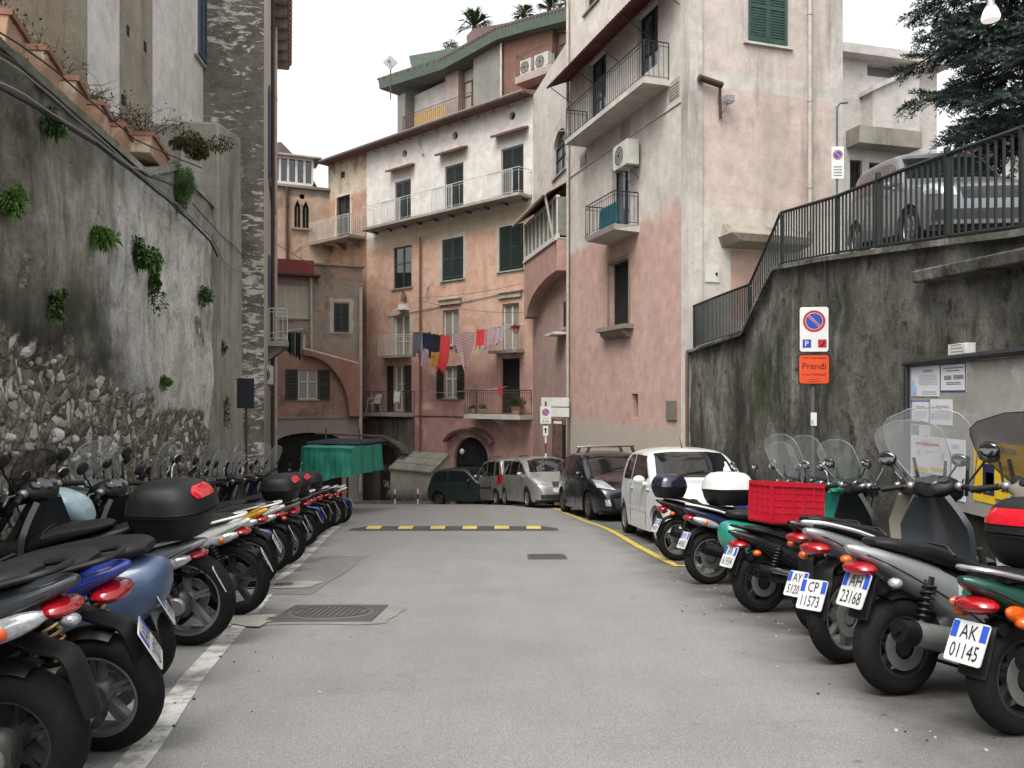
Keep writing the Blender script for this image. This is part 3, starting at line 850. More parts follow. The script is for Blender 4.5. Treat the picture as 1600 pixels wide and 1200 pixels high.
# ------------------------------------------------------------------ long house across the end (orange below, white above)
BF = Fac((-8.97, 39.3), (0.79, 30.3))
uS = BF.P(573, 600)[0]
ZW = EZ + 7.45
M_BF = plaster('orange_house_wall', S(178, 140, 134), S(168, 131, 126),
    bands=[(EZ + 1.3, S(197, 157, 134), S(206, 173, 154), 0.7), (EZ + 6.75, S(196, 184, 164), S(188, 174, 152), 0.2), (ZW - .1, S(212, 209, 203), S(203, 199, 192), 0.02)],
    patch=[(S(206, 174, 148), 0.58, 0.8, EZ + 6.6), (S(188, 136, 112), 0.60, 1.1, EZ + 6.4), (S(118, 104, 94), 0.60, .6, EZ + 5)], streak=[(S(140, 112, 98), 0.35, 0.56)], speck=0.12)
M_BFL = plaster('weathered_peach_wall', S(176, 140, 118), S(160, 126, 108), bands=[(EZ + 9.6, S(190, 176, 156), S(178, 164, 142), 0.15)], patch=[(S(128, 112, 98), 0.56, 0.9), (S(96, 86, 76), 0.63, 1.4)], streak=[(S(84, 74, 64), 0.6, 0.5)], speck=0.3)
root = thing('long_house', 'long house across the lane end with white top storey over peeling orange walls', 'building', (-3, 34, gz(34)))
zr = EZ + 10.45 + .95
BX = lambda *r: px_rect(BF, *r)
topw = [BX(617, 642, 282, 352), BX(695, 724, 257, 332), BX(783, 818, 229, 310)]
grn = [BX(615, 643, 385, 450), BX(691, 724, 372, 437), BX(780, 818, 352, 422)]
mids = [BX(615, 640, 493, 556), BX(692, 717, 484, 540), BX(785, 811, 474, 552)]
lows = [BX(616, 633, 572, 642), BX(694, 715, 572, 622), BX(783, 812, 560, 646)]
gate = (BF.P(709, 600)[0], BF.P(763, 600)[0], gz(32) - .3, BF.P(735, 683)[1])
mb = MB()
holes = [rect(*r) for r in topw + grn + mids + lows] + [arch(*gate, rise=.95)]
ocs = []
for (x, y) in ((632, 240), (711, 212), (800, 181)):
    u, z = BF.P(x, y); h = [(u + .17 * math.cos(a), z + .17 * math.sin(a)) for a in [2 * math.pi * k / 14 for k in range(14)]]; holes.append(h); ocs.append((u, z))
BF.wall(mb, rect(uS, BF.len, gz(38) - .6, zr), holes, 0.22)
solid(mb, BF, uS, BF.len, gz(38) - .6, zr, 6)
wb(mb, 'wall', M_BF, root)
for (u, z) in ocs:
    mb = MB(); BF.box(mb, u - .16, u + .16, z - .16, z + .16, -.23, -.18); wb(mb, 'oculus', M_DARK, root)
for r in topw: window(BF, root, r, 'shut', shut=M_DKS, fm=M_WHT, sill=False, depth=.14, hood=(.55, .34, .035), name='shuttered_door')
window(BF, root, grn[0], 'glass', fm=M_GRNS, depth=.12)
window(BF, root, grn[1], 'shut', shut=M_GDS, fm=M_GDS, surround=.18, depth=.1)
window(BF, root, grn[2], 'shut', shut=M_GDS, fm=M_GDS, surround=.18, depth=.1)
window(BF, root, mids[0], 'french', fm=M_WHT, pane=M_PANEC, surround=.2, sill=False, name='french_door')
window(BF, root, mids[1], 'glass', fm=M_WHT, pane=M_PANEC, surround=.12, sur_mat=M_BF, cross=False)
window(BF, root, mids[2], 'french', fm=M_WHT, pane=M_PANEC, surround=.12, sur_mat=M_BF, sill=False, name='french_door', cross=False)
for r in mids[1:]:
    mb = MB(); BF.box(mb, r[0] - .15, r[1] + .15, r[3] + .22, r[3] + .42, -.01, .1); BF.box(mb, r[0] - .2, r[1] + .2, r[3] + .42, r[3] + .48, -.01, .17); wb(mb, 'window_cornice', M_SUR, root)
mb = MB(); r = mids[0]; uc = (r[0] + r[1]) / 2 + .25
BF.box(mb, uc - .32, uc + .3, r[3] + .2, r[3] + .26, 0, .35); BF.box(mb, uc - .25, uc + .23, r[3] + .26, r[3] + .48, 0, .2); wb(mb, 'door_hood', M_WHT, root)
mb = MB(); mb.lathe([(.0, 0), (.12, 0), (.11, .22), (.06, .34), (.08, .42), (.0, .45)], Matrix.Translation(BF.W(uc + .05, r[3] + .6, .14)), 10); wb(mb, 'chimney_pot', M_TILE, root)
window(BF, root, lows[0], 'open', fm=M_WHT, pane=M_PANEC, shut=M_BRS, sill=False, open_w=.42, name='french_door')
window(BF, root, lows[1], 'open', fm=M_WHT, pane=M_PANEC, shut=M_BRS, open_w=.4)
window(BF, root, lows[2], 'dark', fm=M_BRS, sill=False, name='dark_door')
# gate with its little tiled hood
mb = MB(); mb.prism(arch(gate[0] + .01, gate[1] - .01, gate[2], gate[3] - .01, .94), lambda u, v, d: BF.W(u, v, d), -.21, -.14)
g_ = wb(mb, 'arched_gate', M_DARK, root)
mb = MB()
for k in range(8):
    u = gate[0] + .15 + (gate[1] - gate[0] - .3) * k / 7; mb.tube([BF.W(u, gate[2] + .2, -.1), BF.W(u, gate[3] - .75 + .4 * math.sin(math.pi * (k + .5) / 8), -.1)], .018, 6)
BF.box(mb, gate[0] + .1, gate[1] - .1, gate[3] - 1.15, gate[3] - 1.05, -.13, -.08); mb.ell(BF.W(gate[0] + .45, gate[3] - .62, -.05), .1, .1, .13, mi=1)
mb.build('gate_bars', [M_BLK, M_WHT], g_)
mb = MB(); uc = (gate[0] + gate[1]) / 2; hw = (gate[1] - gate[0]) / 2 + .16
for k in range(19):
    a = math.pi * (.12 + .76 * k / 18); u = uc - hw * 1.12 * math.cos(a) / math.cos(math.pi * .12) * 1.0; z = gate[3] - .22 + .48 * (math.sin(a) - math.sin(math.pi * .12)) / (1 - math.sin(math.pi * .12))
    mb.tube([BF.W(u, z + .12, 0), BF.W(u, z + .02, .28)], [.075, .085], 8)
wb(mb, 'tiled_hood', M_TILE, root)
# balconies
bu0 = BF.P(584, 600)[0]; bu1 = BF.P(833, 600)[0]; bz = BF.P(800, 312)[1]
b_ = balcony(BF, root, bu0, bu1 - .05, bz, .75, .11, .95, .45, rail=M_RAILW, bar=.006, brackets=0)
for r in topw: mb = MB(); railing(mb, [BF.W(r[0] - .05, bz, .70), BF.W(r[1] + .05, bz, .70)], .92, .1, .012, low=.06); mb.build('gate_panel', M_RAILW, b_)
mb = MB()
for k in range(10):
    u = bu0 + .3 + (bu1 - bu0 - .6) * k / 9; mb.prism([(0, 0), (.34, 0), (.06, -.09), (0, -.09)], lambda a, b, d: BF.W(u + d, bz - .11 + b, a), -.04, .04)
mb.build('bracket', M_RAILR, b_)
balcony(BF, root, BF.P(602, 600)[0], BF.P(644, 600)[0], BF.P(622, 556)[1], .45, .1, .9, .1, rail=M_RAILW, brackets=0)
balcony(BF, root, BF.P(776, 600)[0], BF.P(820, 600)[0], BF.P(800, 548)[1], .5, .1, .95, .1, rail=M_RAILW, brackets=0)
balcony(BF, root, BF.P(577, 600)[0], BF.P(649, 600)[0], BF.P(615, 645)[1], .7, .14, .95, .13, rail=M_RAILR, brackets=0)
balcony(BF, root, BF.P(744, 600)[0], BF.P(832, 600)[0], BF.P(790, 648)[1], .7, .16, .95, .11, rail=M_RAILR, brackets=1, slab=M_SLABL)
# eaves with brackets, gutter
mb = MB()
mb.hexa([BF.W(-.3, zr, .5), BF.W(BF.len + .05, zr, .5), BF.W(BF.len + .05, zr + .02, -3), BF.W(-.3, zr + .02, -3), BF.W(-.3, zr + .1, .52), BF.W(BF.len + .05, zr + .1, .52), BF.W(BF.len + .05, zr + .9, -3), BF.W(-.3, zr + .9, -3)])
rf = wb(mb, 'roof', M_TILE, root)
mb = MB(); mb.tube([BF.W(-.3, zr + .03, .58), BF.W(BF.len, zr + .03, .58)], .07, 8)
for k in range(16):
    u = .3 + (BF.len - .6) * k / 15; mb.tube([BF.W(u, zr - .14, .02), BF.W(u, zr - .02, .5)], .02, 6)
mb.build('gutter', pmat('grey_gutter', S(110, 102, 98), 0.6, 0.2, 0.2, 8), rf)
downpipe(BF, root, 659, gz(34) + 1.9, EZ + 6.9, mat=M_PIPEC)
u, z = BF.P(656, 222); mb = MB(); mb.tube([BF.W(u, z + .3, .1), BF.W(u, z - .15, .1), BF.W(u + .12, z - .4, .08), BF.W(u + .3, z - .6, .08)], .05, 8); wb(mb, 'downpipe_elbow', M_PIPE, root)
# panels of the white storey
for (x0, x1, y0, y1) in ((600, 655, 262, 358), (672, 756, 225, 340), (757, 832, 196, 318)):
    pass
mb = MB(); zc_ = BF.P(735, 652)[1]; mb.tube([BF.W(uS + 1.9, zc_, .02), BF.W(BF.len, zc_ + .02, .02)], .015, 6); mb.tube([BF.W(uS + 1.6, EZ + 3.6, .03), BF.W(BF.len - .1, EZ + 4.1, .03)], .012, 5); wb(mb, 'wall_cable', M_BLK, root)
# peach wing further along, with its own balcony
wing_d = BX(526, 547, 306, 380)
mb = MB(); BF.wall(mb, rect(-.1, uS, gz(38) - .6, zr), [rect(*wing_d)], .2); wb(mb, 'wing_wall', M_BFL, root)
window(BF, root, wing_d, 'glass', fm=M_BRS, pane=M_PANE, sill=False, name='french_door', surround=.12)
balcony(BF, root, BF.P(503, 600)[0] + .3, uS - .1, BF.P(535, 378)[1], .95, .12, .95, .1, rail=M_RAILW, brackets=3, slab=M_STONE)
u, z = BF.P(536, 273); mb = MB(); BF.box(mb, u - .15, u + .15, z - .15, z + .15, -.02, .01); wb(mb, 'oculus', M_DARK, root)
# dark porch at the left foot with arched door full of posters
M_PORCH = plaster('dark_damp_concrete', S(120, 112, 100), S(98, 92, 82), streak=[(S(40, 38, 34), 0.75, 0.44)], low=(gz(37) + .6, S(60, 62, 48), .5, .8), speck=0.3)
pu0 = BF.P(566, 600)[0]; pu1 = BF.P(648, 600)[0]; pz = BF.P(610, 655)[1]
pd = (BF.P(599, 600)[0], BF.P(629, 600)[0], gz(36.5) - .2, BF.P(614, 695)[1])
mb = MB(); BF.wall(mb, rect(pu0, pu1, gz(38) - .5, pz), [arch(*pd)], .25, o=.35)
mb.add([BF.W(pu0, gz(38) - .5, .35), BF.W(pu0, pz, .35), BF.W(pu0, pz, 0), BF.W(pu0, gz(38) - .5, 0)], [(0, 1, 2, 3)]); mb.add([BF.W(pu1, gz(38) - .5, .35), BF.W(pu1, pz, .35), BF.W(pu1, pz, 0), BF.W(pu1, gz(38) - .5, 0)], [(0, 1, 2, 3)]); mb.add([BF.W(pu0, pz, .35), BF.W(pu1, pz, .35), BF.W(pu1, pz, 0), BF.W(pu0, pz, 0)], [(0, 1, 2, 3)])
po = wb(mb, 'porch', M_PORCH, root)
mb = MB(); pts = []
for k in range(13):
    a = math.pi * (.06 + .88 * k / 12); c = (pu0 + pu1) / 2; pts.append((c - (pu1 - pu0) * .52 * math.cos(a), BF.P(610, 703)[1] - .2 + .75 * math.sin(a)))
for k in range(12):
    (ua_, za_), (ub_, zb_) = pts[k], pts[k + 1]
    mb.hexa([BF.W(ua_, za_, .75), BF.W(ub_, zb_, .75), BF.W(ub_, zb_, .36), BF.W(ua_, za_, .36), BF.W(ua_, za_ + .09, .75), BF.W(ub_, zb_ + .09, .75), BF.W(ub_, zb_ + .09, .36), BF.W(ua_, za_ + .09, .36)])
mb.build('porch_arch', M_PORCH, po)
mb = MB(); mb.prism(arch(pd[0] + .01, pd[1] - .01, pd[2], pd[3] - .01), lambda u, v, d: BF.W(u, v, d), .11, .16)
dp = mb.build('porch_door', pmat('old_brown_door', S(52, 44, 38), 0.8, 0, 0.3, 6), po)
for k in range(15):
    # scraps of posters
    c = rnd.choice([S(196, 186, 150), S(170, 150, 110), S(160, 160, 150), S(180, 160, 60), S(110, 100, 90), S(140, 70, 60), S(84, 92, 110)])
    u = rnd.uniform(pd[0] + .05, pd[1] + .15); z = rnd.uniform(pd[2] + .5, pd[2] + 1.95); w_ = rnd.uniform(.14, .34); h_ = rnd.uniform(.14, .3)
    mb = MB(); o = .17 + k * .003 if u + w_ < pd[1] else .36 + k * .003; BF.box(mb, u, u + w_, z, z + h_, o - .002, o)
    po_s = wb(mb, 'poster_scrap', pmat('scrap_%d' % k, c, 0.8, 0, 0.25, 9, dirt=0.5), None)
    po_s.name = 'torn_poster'
    tag(po_s, 'one of the torn paper scraps pasted on the old arched door under the porch', 'poster', 'torn posters on the arched porch door')

# ------------------------------------------------------------------ stone tank with mossy sloped lid beside the porch
root = thing('mossy_lean_to', 'low whitewashed lean-to with mossy sloping plank roof under the orange facade', 'shed', (-3.0, 33.0, gz(33)))
M_MOSS = plaster('mossy_boards', S(150, 148, 136), S(124, 122, 110), patch=[(S(104, 110, 70), 0.58, 1.6), (S(86, 90, 60), 0.66, 2.2)], speck=0.25)
M_TANK = plaster('damp_whitewash', S(176, 172, 160), S(158, 154, 142), low=(gz(33) + .35, S(52, 56, 38), .3, .95), streak=[(S(92, 90, 78), 0.5, 0.52)])
hu0 = BF.P(638, 600)[0]; hu1 = BF.P(703, 600)[0]
ho = 1.0
z1_ = BF.P(670, 708)[1] + .0; z0_ = EZ + (HOR - 742) / FPX * 32.2
mb = MB(); BF.box(mb, hu0, hu1, gz(33) - .5, z0_, 0, ho); wb(mb, 'base', M_TANK, root)
mb = MB()
for k in range(3):
    t0, t1 = k / 3, (k + 1) / 3 - .03
    f = lambda t: (ho + .08 - (ho + .05) * t, z0_ + .02 + (z1_ - z0_) * t)
    (oa, za1), (ob, zb1) = f(t0), f(t1)
    mb.hexa([BF.W(hu0 - .05, za1, oa), BF.W(hu1 + .2 * 0 + .05, za1, oa), BF.W(hu1 + .05, zb1, ob), BF.W(hu0 - .05, zb1, ob), BF.W(hu0 - .05, za1 + .06, oa), BF.W(hu1 + .05, za1 + .06, oa), BF.W(hu1 + .05, zb1 + .06, ob), BF.W(hu0 - .05, zb1 + .06, ob)])
wb(mb, 'roof', M_MOSS, root)
mb = MB(); mb.prism([(0, z0_), (ho, z0_), (0, z1_)], lambda a, b, d: BF.W(d, b, a), hu0 + .02, hu1 - .02); wb(mb, 'gable', M_TANK, root)

# ------------------------------------------------------------------ penthouse with the green eaves above the long house
pa = BF.a - BF.n * 2.6; pb = pa + BF.d * 16
PH = Fac((pa.x, pa.y), (pb.x, pb.y))
root = thing('penthouse', 'set-back rooftop flat with green fascia, brown walls and roof garden behind the white storey', 'building', (-2, 38, zr))
M_PHB = plaster('penthouse_brown', S(118, 88, 76), S(108, 82, 72), speck=0.1, bump=.15, streak=[(S(120, 80, 66), .3, .55)])
M_PHW = plaster('penthouse_white', S(196, 192, 188), S(184, 180, 176), speck=0.08, bump=.15)
M_PHG = plaster('penthouse_grey', S(128, 126, 118), S(114, 112, 106), speck=0.1, bump=.15, streak=[(S(90, 88, 82), .4, .5)])
M_PHP = plaster('penthouse_taupe', S(160, 146, 140), S(148, 134, 128), speck=0.1, bump=.15)
M_FASC = pmat('green_fascia', S(72, 86, 75), 0.7, 0, 0.2, 6, dirt=0.4)
M_YEL = pmat('yellow_screen', S(170, 142, 92), 0.7, 0, 0.15, 5)
PU = lambda x: PH.P(x, 600)[0]
zroof = lambda x, y: PH.P(x, y)[1]
tops = [(622, 150), (700, 112), (745, 88), (785, 66), (840, 50), (897, 36)]
outline = [(PU(622), zr - .2)] + [(PU(897), zr - .2)] + [(PU(x), zroof(x, y)) for x, y in reversed(tops)]
mb = MB(); mb.prism(outline, lambda u, v, d: PH.W(u, v, d), -4.5, -.6); wb(mb, 'back_wall', M_PHW, root)
mb = MB()
seg = [(PU(x), zroof(x, y)) for x, y in tops]
def under(u):
    for (a, za1), (b, zb1) in zip(seg[:-1], seg[1:]):
        if a <= u <= b + 1e-6: return za1 + (zb1 - za1) * (u - a) / (b - a)
    return seg[-1][1]
def panel(name, x0, x1, yb, mat, o0, o1, ybot=None, ztop=None):
    ua_, ub_ = PU(x0), PU(x1); mb = MB()
    zb0 = zr - .2 if ybot is None else PH.P((x0 + x1) / 2, ybot)[1]
    k = 6; us = [ua_ + (ub_ - ua_) * i / k for i in range(k + 1)]
    top = [(u, min(under(u), 1e9 if ztop is None else ztop)) for u in us]
    mb.prism([(ua_, zb0), (ub_, zb0)] + list(reversed(top)), lambda u, v, d: PH.W(u, v, d), o0, o1)
    return wb(mb, name, mat, root)
panel('end_column', 621, 633, 0, M_PHG, -.6, .0)
panel('grey_wall', 741, 785, 0, M_PHG, -1.3, .05)
panel('brown_wall', 787, 863, 0, M_PHB, -1.3, .0)
panel('brown_wall', 863, 897, 0, M_PHP, -1.3, -.4)
zbal = PH.P(680, 196)[1]
mb = MB(); PH.box(mb, PU(624), PU(741), zr - .2, zbal, -.6, .1); pbal = wb(mb, 'terrace', M_PHP, root)
mb = MB(); railing(mb, [PH.W(PU(630), zbal, .02), PH.W(PU(740), zbal, .02)], .95, .14, .01); mb.build('railing', M_RAILR, pbal)
mb = MB(); PH.box(mb, PU(635), PU(691), zbal, zbal + 1.15, -.6, -.5); wb(mb, 'yellow_screen', M_YEL, root)
panel('taupe_pier', 691, 711, 0, M_PHP, -.6, -.2)
pw = px_rect(PH, 714, 739, 120, 158)
window(PH, root, (pw[0], pw[1], zbal, pw[3]), 'glass', fm=pmat('red_brown_joinery', S(96, 56, 46), .6), pane=M_PANEC, depth=.5, sill=False, name='french_door')
pw2 = px_rect(PH, 866, 896, 62, 110); window(PH, root, pw2, 'glass', fm=pmat('red_brown_joinery', S(96, 56, 46), .6), pane=pmat('brown_blind', S(110, 78, 60), .7), depth=.3, sill=False)
# small balcony with two air conditioners
zb2 = PH.P(845, 120)[1]
balcony(PH, root, PU(822), PU(880), zb2, .7, .3, .9, .16, rail=M_RAILR, brackets=0, slab=M_PHP)
mb = MB(); downp = downpipe(PH, root, 786, zr, under(PU(786)) - .1, o=.12, r=.05)
# the eaves: green fascia with soffit
mb = MB()
ex = [(603, 142)] + tops[1:]
for (p, q) in zip(ex[:-1], ex[1:]):
    ua_, ub_ = PU(p[0]), PU(q[0]); za1 = zroof(*p); zb1 = zroof(*q)
    mb.hexa([PH.W(ua_, za1 - .02, .4), PH.W(ub_, zb1 - .02, .4), PH.W(ub_, zb1 - .02, -4.6), PH.W(ua_, za1 - .02, -4.6), PH.W(ua_, za1 + .5, .5), PH.W(ub_, zb1 + .5, .5), PH.W(ub_, zb1 + .5, -4.6), PH.W(ua_, za1 + .5, -4.6)])
ro = wb(mb, 'roof', M_FASC, root)
mb = MB()
for (p, q) in zip(ex[:-1], ex[1:]):
    ua_, ub_ = PU(p[0]), PU(q[0]); za1 = zroof(*p) + .5; zb1 = zroof(*q) + .5
    for i in range(10):
        a = ua_ + (ub_ - ua_) * i / 10; z_ = za1 + (zb1 - za1) * i / 10
        mb.tube([PH.W(a, z_ - .05, .52), PH.W(a, z_ + .02, .0)], .06, 6)
mb.build('roof_tile', M_TILE, ro)
# upper roof piece and planted parapet behind
Q = lambda *pts: [PH.P(x, y) for x, y in pts]
mb = MB(); mb.prism(Q((645, 128), (636, 86), (727, 70), (733, 96)), lambda u, v, d: PH.W(u, v, d), -3, -.12); mb.build('upper_roof', M_FASC, ro)
mb = MB(); mb.prism(Q((727, 90), (724, 54), (735, 42), (772, 36), (846, 22), (900, 14), (900, 40), (800, 66)), lambda u, v, d: PH.W(u, v, d), -3, -.2)
wb(mb, 'roof_garden_wall', plaster('terracotta_parapet', S(112, 96, 90), S(100, 86, 80)), root)
mb = MB(); u0 = PU(838); u1 = PU(900); z = zroof(838, 26)
PH.box(mb, u0, u1, z - .9, z + 2.4, -3.6, -2.2); wb(mb, 'stair_tower', plaster('ochre_tower', S(170, 160, 110), S(150, 140, 96)), root)
mb = MB(); railing(mb, [PH.W(u0, z + .3, -1.1), PH.W(u1, z + .45, -1.1)], .9, .2, .012); wb(mb, 'roof_railing', M_RAILR, root)

# ------------------------------------------------------------------ old house at the far left corner (twin lancet window)
BL = Fac((-12.4, 37.85), (-8.97, 39.3))
M_BL = plaster('old_peach_wall', S(180, 144, 120), S(172, 156, 138), bands=[(EZ + 9.75, S(134, 124, 112), S(112, 104, 94), 0.1)], patch=[(S(120, 106, 92), 0.55, .7), (S(170, 120, 90), .62, 1.1)], streak=[(S(60, 54, 48), 0.75, 0.5)], low=(EZ + 5.2, S(136, 126, 112), .6, .9), speck=0.35)
root = thing('lancet_house', 'weathered peach house with a twin lancet window and glazed loft', 'building', (-10.5, 38.5, gz(38)))
lz = [px_rect(BL, 460, 470, 312, 356), px_rect(BL, 473, 483, 314, 357)]
zl = EZ + 10.1
mb = MB(); oc = BL.P(472, 307); och = [(oc[0] + .13 * math.cos(a), oc[1] + .13 * math.sin(a)) for a in [2 * math.pi * k / 12 for k in range(12)]]
lan = lambda r: [(r[0], r[2]), (r[1], r[2]), (r[1], r[3] - .45), (r[1] - .03, r[3] - .25), ((r[0] + r[1]) / 2, r[3]), (r[0] + .03, r[3] - .25), (r[0], r[3] - .45)]
BL.wall(mb, rect(0, BL.len, gz(38) - .6, zl), [lan(r) for r in lz] + [och], .25); solid(mb, BL, 0, BL.len, gz(38) - .6, zl, 4)
wb(mb, 'wall', M_BL, root)
for r in lz:
    mb = MB(); mb.prism(lan((r[0] + .01, r[1] - .01, r[2], r[3] - .01)), lambda u, v, d: BL.W(u, v, d), -.22, -.16); w = wb(mb, 'lancet_window', M_DARK, root)
    mb = MB(); BL.box(mb, (r[0] + r[1]) / 2 - .02, (r[0] + r[1]) / 2 + .02, r[2], r[3] - .3, -.155, -.11); mb.build('frame', M_STONE, w)
mb = MB(); c = (lz[0][1] + lz[1][0]) / 2; mb.lathe([(.07, 0), (.05, .06), (.045, 1.0), (.08, 1.12)], Matrix.Translation(BL.W(c, lz[0][2], .02)), 10); BL.box(mb, lz[0][0] - .15, lz[1][1] + .15, lz[0][2] - .1, lz[0][2], -.05, .14); wb(mb, 'column', M_STONE, root)
mb = MB(); BL.box(mb, -.2, BL.len, zl, zl + .12, -.3, .12); wb(mb, 'cornice', M_STONE, root)
lw = px_rect(BL, 428, 500, 243, 283)
u0 = BL.P(424, 600)[0]; u1 = BL.P(488, 600)[0]; zb_ = zl + .12; zt_ = BL.P(455, 246)[1]
mb = MB(); BL.box(mb, u0, u1, zb_, zb_ + .12, -.1, .1); BL.box(mb, u0, u1, zt_ - .1, zt_, -.1, .1)
for k in range(6):
    u = u0 + (u1 - u0) * k / 5; BL.box(mb, u - .05, u + .05, zb_ + .12, zt_ - .1, -.08, .08)
lo = wb(mb, 'loft_window', M_WHT, root)
mb = MB(); BL.box(mb, u0, u1, zb_ + .1, zt_ - .05, -.06, -.02); mb.build('pane', M_PANE, lo)
mb = MB(); BL.box(mb, u0 - .3, u1 + .4, zt_, zt_ + .08, -1.5, .35); mb.build('canopy', M_SLAB, lo)
mb = MB(); uA_ = BL.P(424, 600)[0]; 
gp = [(uA_ - 1.0, zb_), (BL.P(506, 600)[0], zb_), (BL.P(486, 600)[0], BL.P(486, 256)[1]), (BL.P(443, 600)[0], BL.P(443, 212)[1]), (uA_ - 1.0, BL.P(424, 226)[1])]
mb.prism(gp, lambda u, v, d: BL.W(u, v, d), -3, -1.0); wb(mb, 'gable', plaster('grey_gable', S(120, 96, 92), S(104, 88, 84), streak=[(S(60, 52, 50), .5, .5)]), root)
downpipe(BL, root, 448, gz(38) + 3, zl, mat=M_RUST, r=.07)

# lower house standing forward, flat red roof, flying buttress arch
LL = Fac((-10.52, 33.88), (-6.63, 35.5))
zLL = LL.P(530, 416)[1]
M_LL = plaster('orange_lower_house', S(168, 132, 118), S(158, 124, 112), bands=[(EZ + 1.9, S(160, 148, 136), S(146, 138, 128), .4), (zLL - .75, S(170, 140, 122), S(148, 128, 114), .2)], patch=[(S(112, 104, 96), 0.54, .8), (S(180, 140, 118), .58, 1.2), (S(84, 76, 68), .64, 1.7)], streak=[(S(70, 62, 54), 0.6, 0.52)], low=(EZ - .92, S(148, 144, 134), .05, .95), speck=0.28)
root = thing('lower_house', 'lower peeling house with red flat roof, curtained window band and half arch buttress', 'building', (-8.5, 34.8, gz(35)))
band = px_rect(LL, 427, 483, 446, 497); shw = px_rect(LL, 520, 547, 472, 520); lowin = px_rect(LL, 466, 496, 578, 624)
garage = (LL.P(430, 600)[0], LL.P(535, 600)[0], gz(35) - .5, LL.P(480, 676)[1])
mb = MB(); LL.wall(mb, rect(-1.2, LL.len, gz(35) - .6, zLL), [rect(*band), rect(*shw), rect(*lowin), arch(*garage, rise=.45)], .22); solid(mb, LL, -1.2, LL.len, gz(35) - .6, zLL, 4.5)
wb(mb, 'wall', M_LL, root)
window(LL, root, band, 'glass', fm=M_WOODW, pane=pmat('white_curtain', S(176, 172, 158), .8, 0, .12, 5), bars=2, cross=False, depth=.1)
window(LL, root, shw, 'shut', shut=M_DKS, fm=M_WOODW, surround=.14, depth=.1)
window(LL, root, lowin, 'open', fm=M_WHT, pane=M_PANEC, shut=M_BRS, open_w=.52)
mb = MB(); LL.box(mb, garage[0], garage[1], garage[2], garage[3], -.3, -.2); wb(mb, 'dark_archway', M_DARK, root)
M_REDR = pmat('red_roof_paint', S(120, 34, 40), 0.6, 0, 0.15, 6, dirt=.25)
uR = LL.P(489, 600)[0]
mb = MB(); LL.box(mb, -1.2, uR, zLL - .5, zLL + .12, -3.5, .3); LL.box(mb, uR, LL.len + .08, zLL, zLL + .08, -3.5, .1, 1)
rf = wb(mb, 'roof', [M_REDR, M_STONE], root)
mb = MB(); LL.box(mb, -1.2, uR + .25, zLL - .58, zLL - .5, -.1, .5); mb.build('eave_board', M_RUST, rf)
# buttress: a half arch in low relief ending at the right edge
mb = MB()
A = [(LL.P(468, 548)[0] + .0, LL.P(468, 546)[1]), ]
arc = []
for k in range(15):
    t = k / 14; x_ = 473 + (543 - 473) * math.sin(t * math.pi / 2); y_ = 556 + (650 - 556) * (1 - math.cos(t * math.pi / 2)); arc.append((LL.P(x_, 600)[0], LL.P(x_, y_)[1]))
topl = [(LL.P(558, 600)[0], LL.P(558, 650)[1]), (LL.P(558, 600)[0], LL.P(558, 569)[1]), (LL.P(473, 600)[0], LL.P(473, 547)[1])]
mb.prism(arc + topl, lambda u, v, d: LL.W(u, v, d), 0, .45); wb(mb, 'buttress_arch', plaster('buttress_red', S(152, 112, 102), S(160, 120, 108), patch=[(S(140, 90, 84), .58, .7)], streak=[(S(90, 60, 52), .5, .52)]), root)
mb = MB(); mb.tube([LL.W(LL.P(474, 600)[0], LL.P(474, 546)[1], .3), LL.W(LL.P(557, 600)[0], LL.P(557, 569)[1], .3)], .07, 8)
mb.tube([LL.W(LL.P(562, 600)[0], zLL - .9, .25), LL.W(LL.P(561, 600)[0], gz(35) + .5, .25)], .075, 8)
mb.tube([LL.W(LL.P(485, 600)[0], zLL - .5, .15), LL.W(LL.P(486, 600)[0], LL.P(486, 546)[1], .15)], .06, 8); mb.tube([LL.W(LL.P(473, 600)[0], LL.P(474, 546)[1], .3), LL.W(LL.P(474, 600)[0], LL.P(474, 524)[1], .3)], .06, 8)
wb(mb, 'drainpipe', M_PIPE, root)
mb = MB(); LL.box(mb, -1.2, LL.len, EZ - .95, EZ - .85, 0, .05); wb(mb, 'ledge', M_STONE, root)
M_BLKMOULD = plaster('black_mould', S(56, 50, 44), S(36, 34, 30))

# ------------------------------------------------------------------ tall old house on the left above the wall
HA = Fac((-5.95, 6.2), (-7.03, 18.5)); HB = Fac((-8.62, 17.68), (-5.73, 18.48)); HC = Fac((-5.74, 18.5), (-9.77, 33.0))
ZH = EZ + 13.7
root = thing('tall_old_house', 'tall old house above the planters with whitewashed bays and a blackened flaking flank', 'building', (-7, 18.5, gz(18.5)))
def m_flank():
    n = NT('flaking_flank')
    f = n.noise(1.0, 8, 0.7, n.map(3.6, 3.6, 11), dist=0.5)
    big = n.noise(.5, 4, .6)
    th = n.math('ADD', f, n.math('MULTIPLY', n.math('SUBTRACT', big, .5), .5))
    c = n.mix(n.ramp(th, [(.53, 0.0), (.58, 1.0)]), n.ramp(n.noise(3, 6, .7), [(.3, S(82, 78, 72)), (.7, S(122, 117, 109))]), n.ramp(n.noise(2, 5), [(.3, S(166, 161, 150)), (.7, S(204, 199, 188))]))
    n.set('Base Color', c); n.set('Roughness', .95); n.set('Specular IOR Level', .15); n.bump(th, .6, .05)
    return n.mat
M_HA1 = plaster('whitewash_bay', S(224, 221, 214), S(210, 207, 198), streak=[(S(140, 132, 118), .4, .54)], patch=[(S(166, 158, 144), .66, 1.0)], speck=.25, bump=.6)
M_HA2 = plaster('rough_grey_bay', S(172, 163, 148), S(152, 143, 128), streak=[(S(92, 84, 72), .45, .5)], speck=.4, bump=1.0)
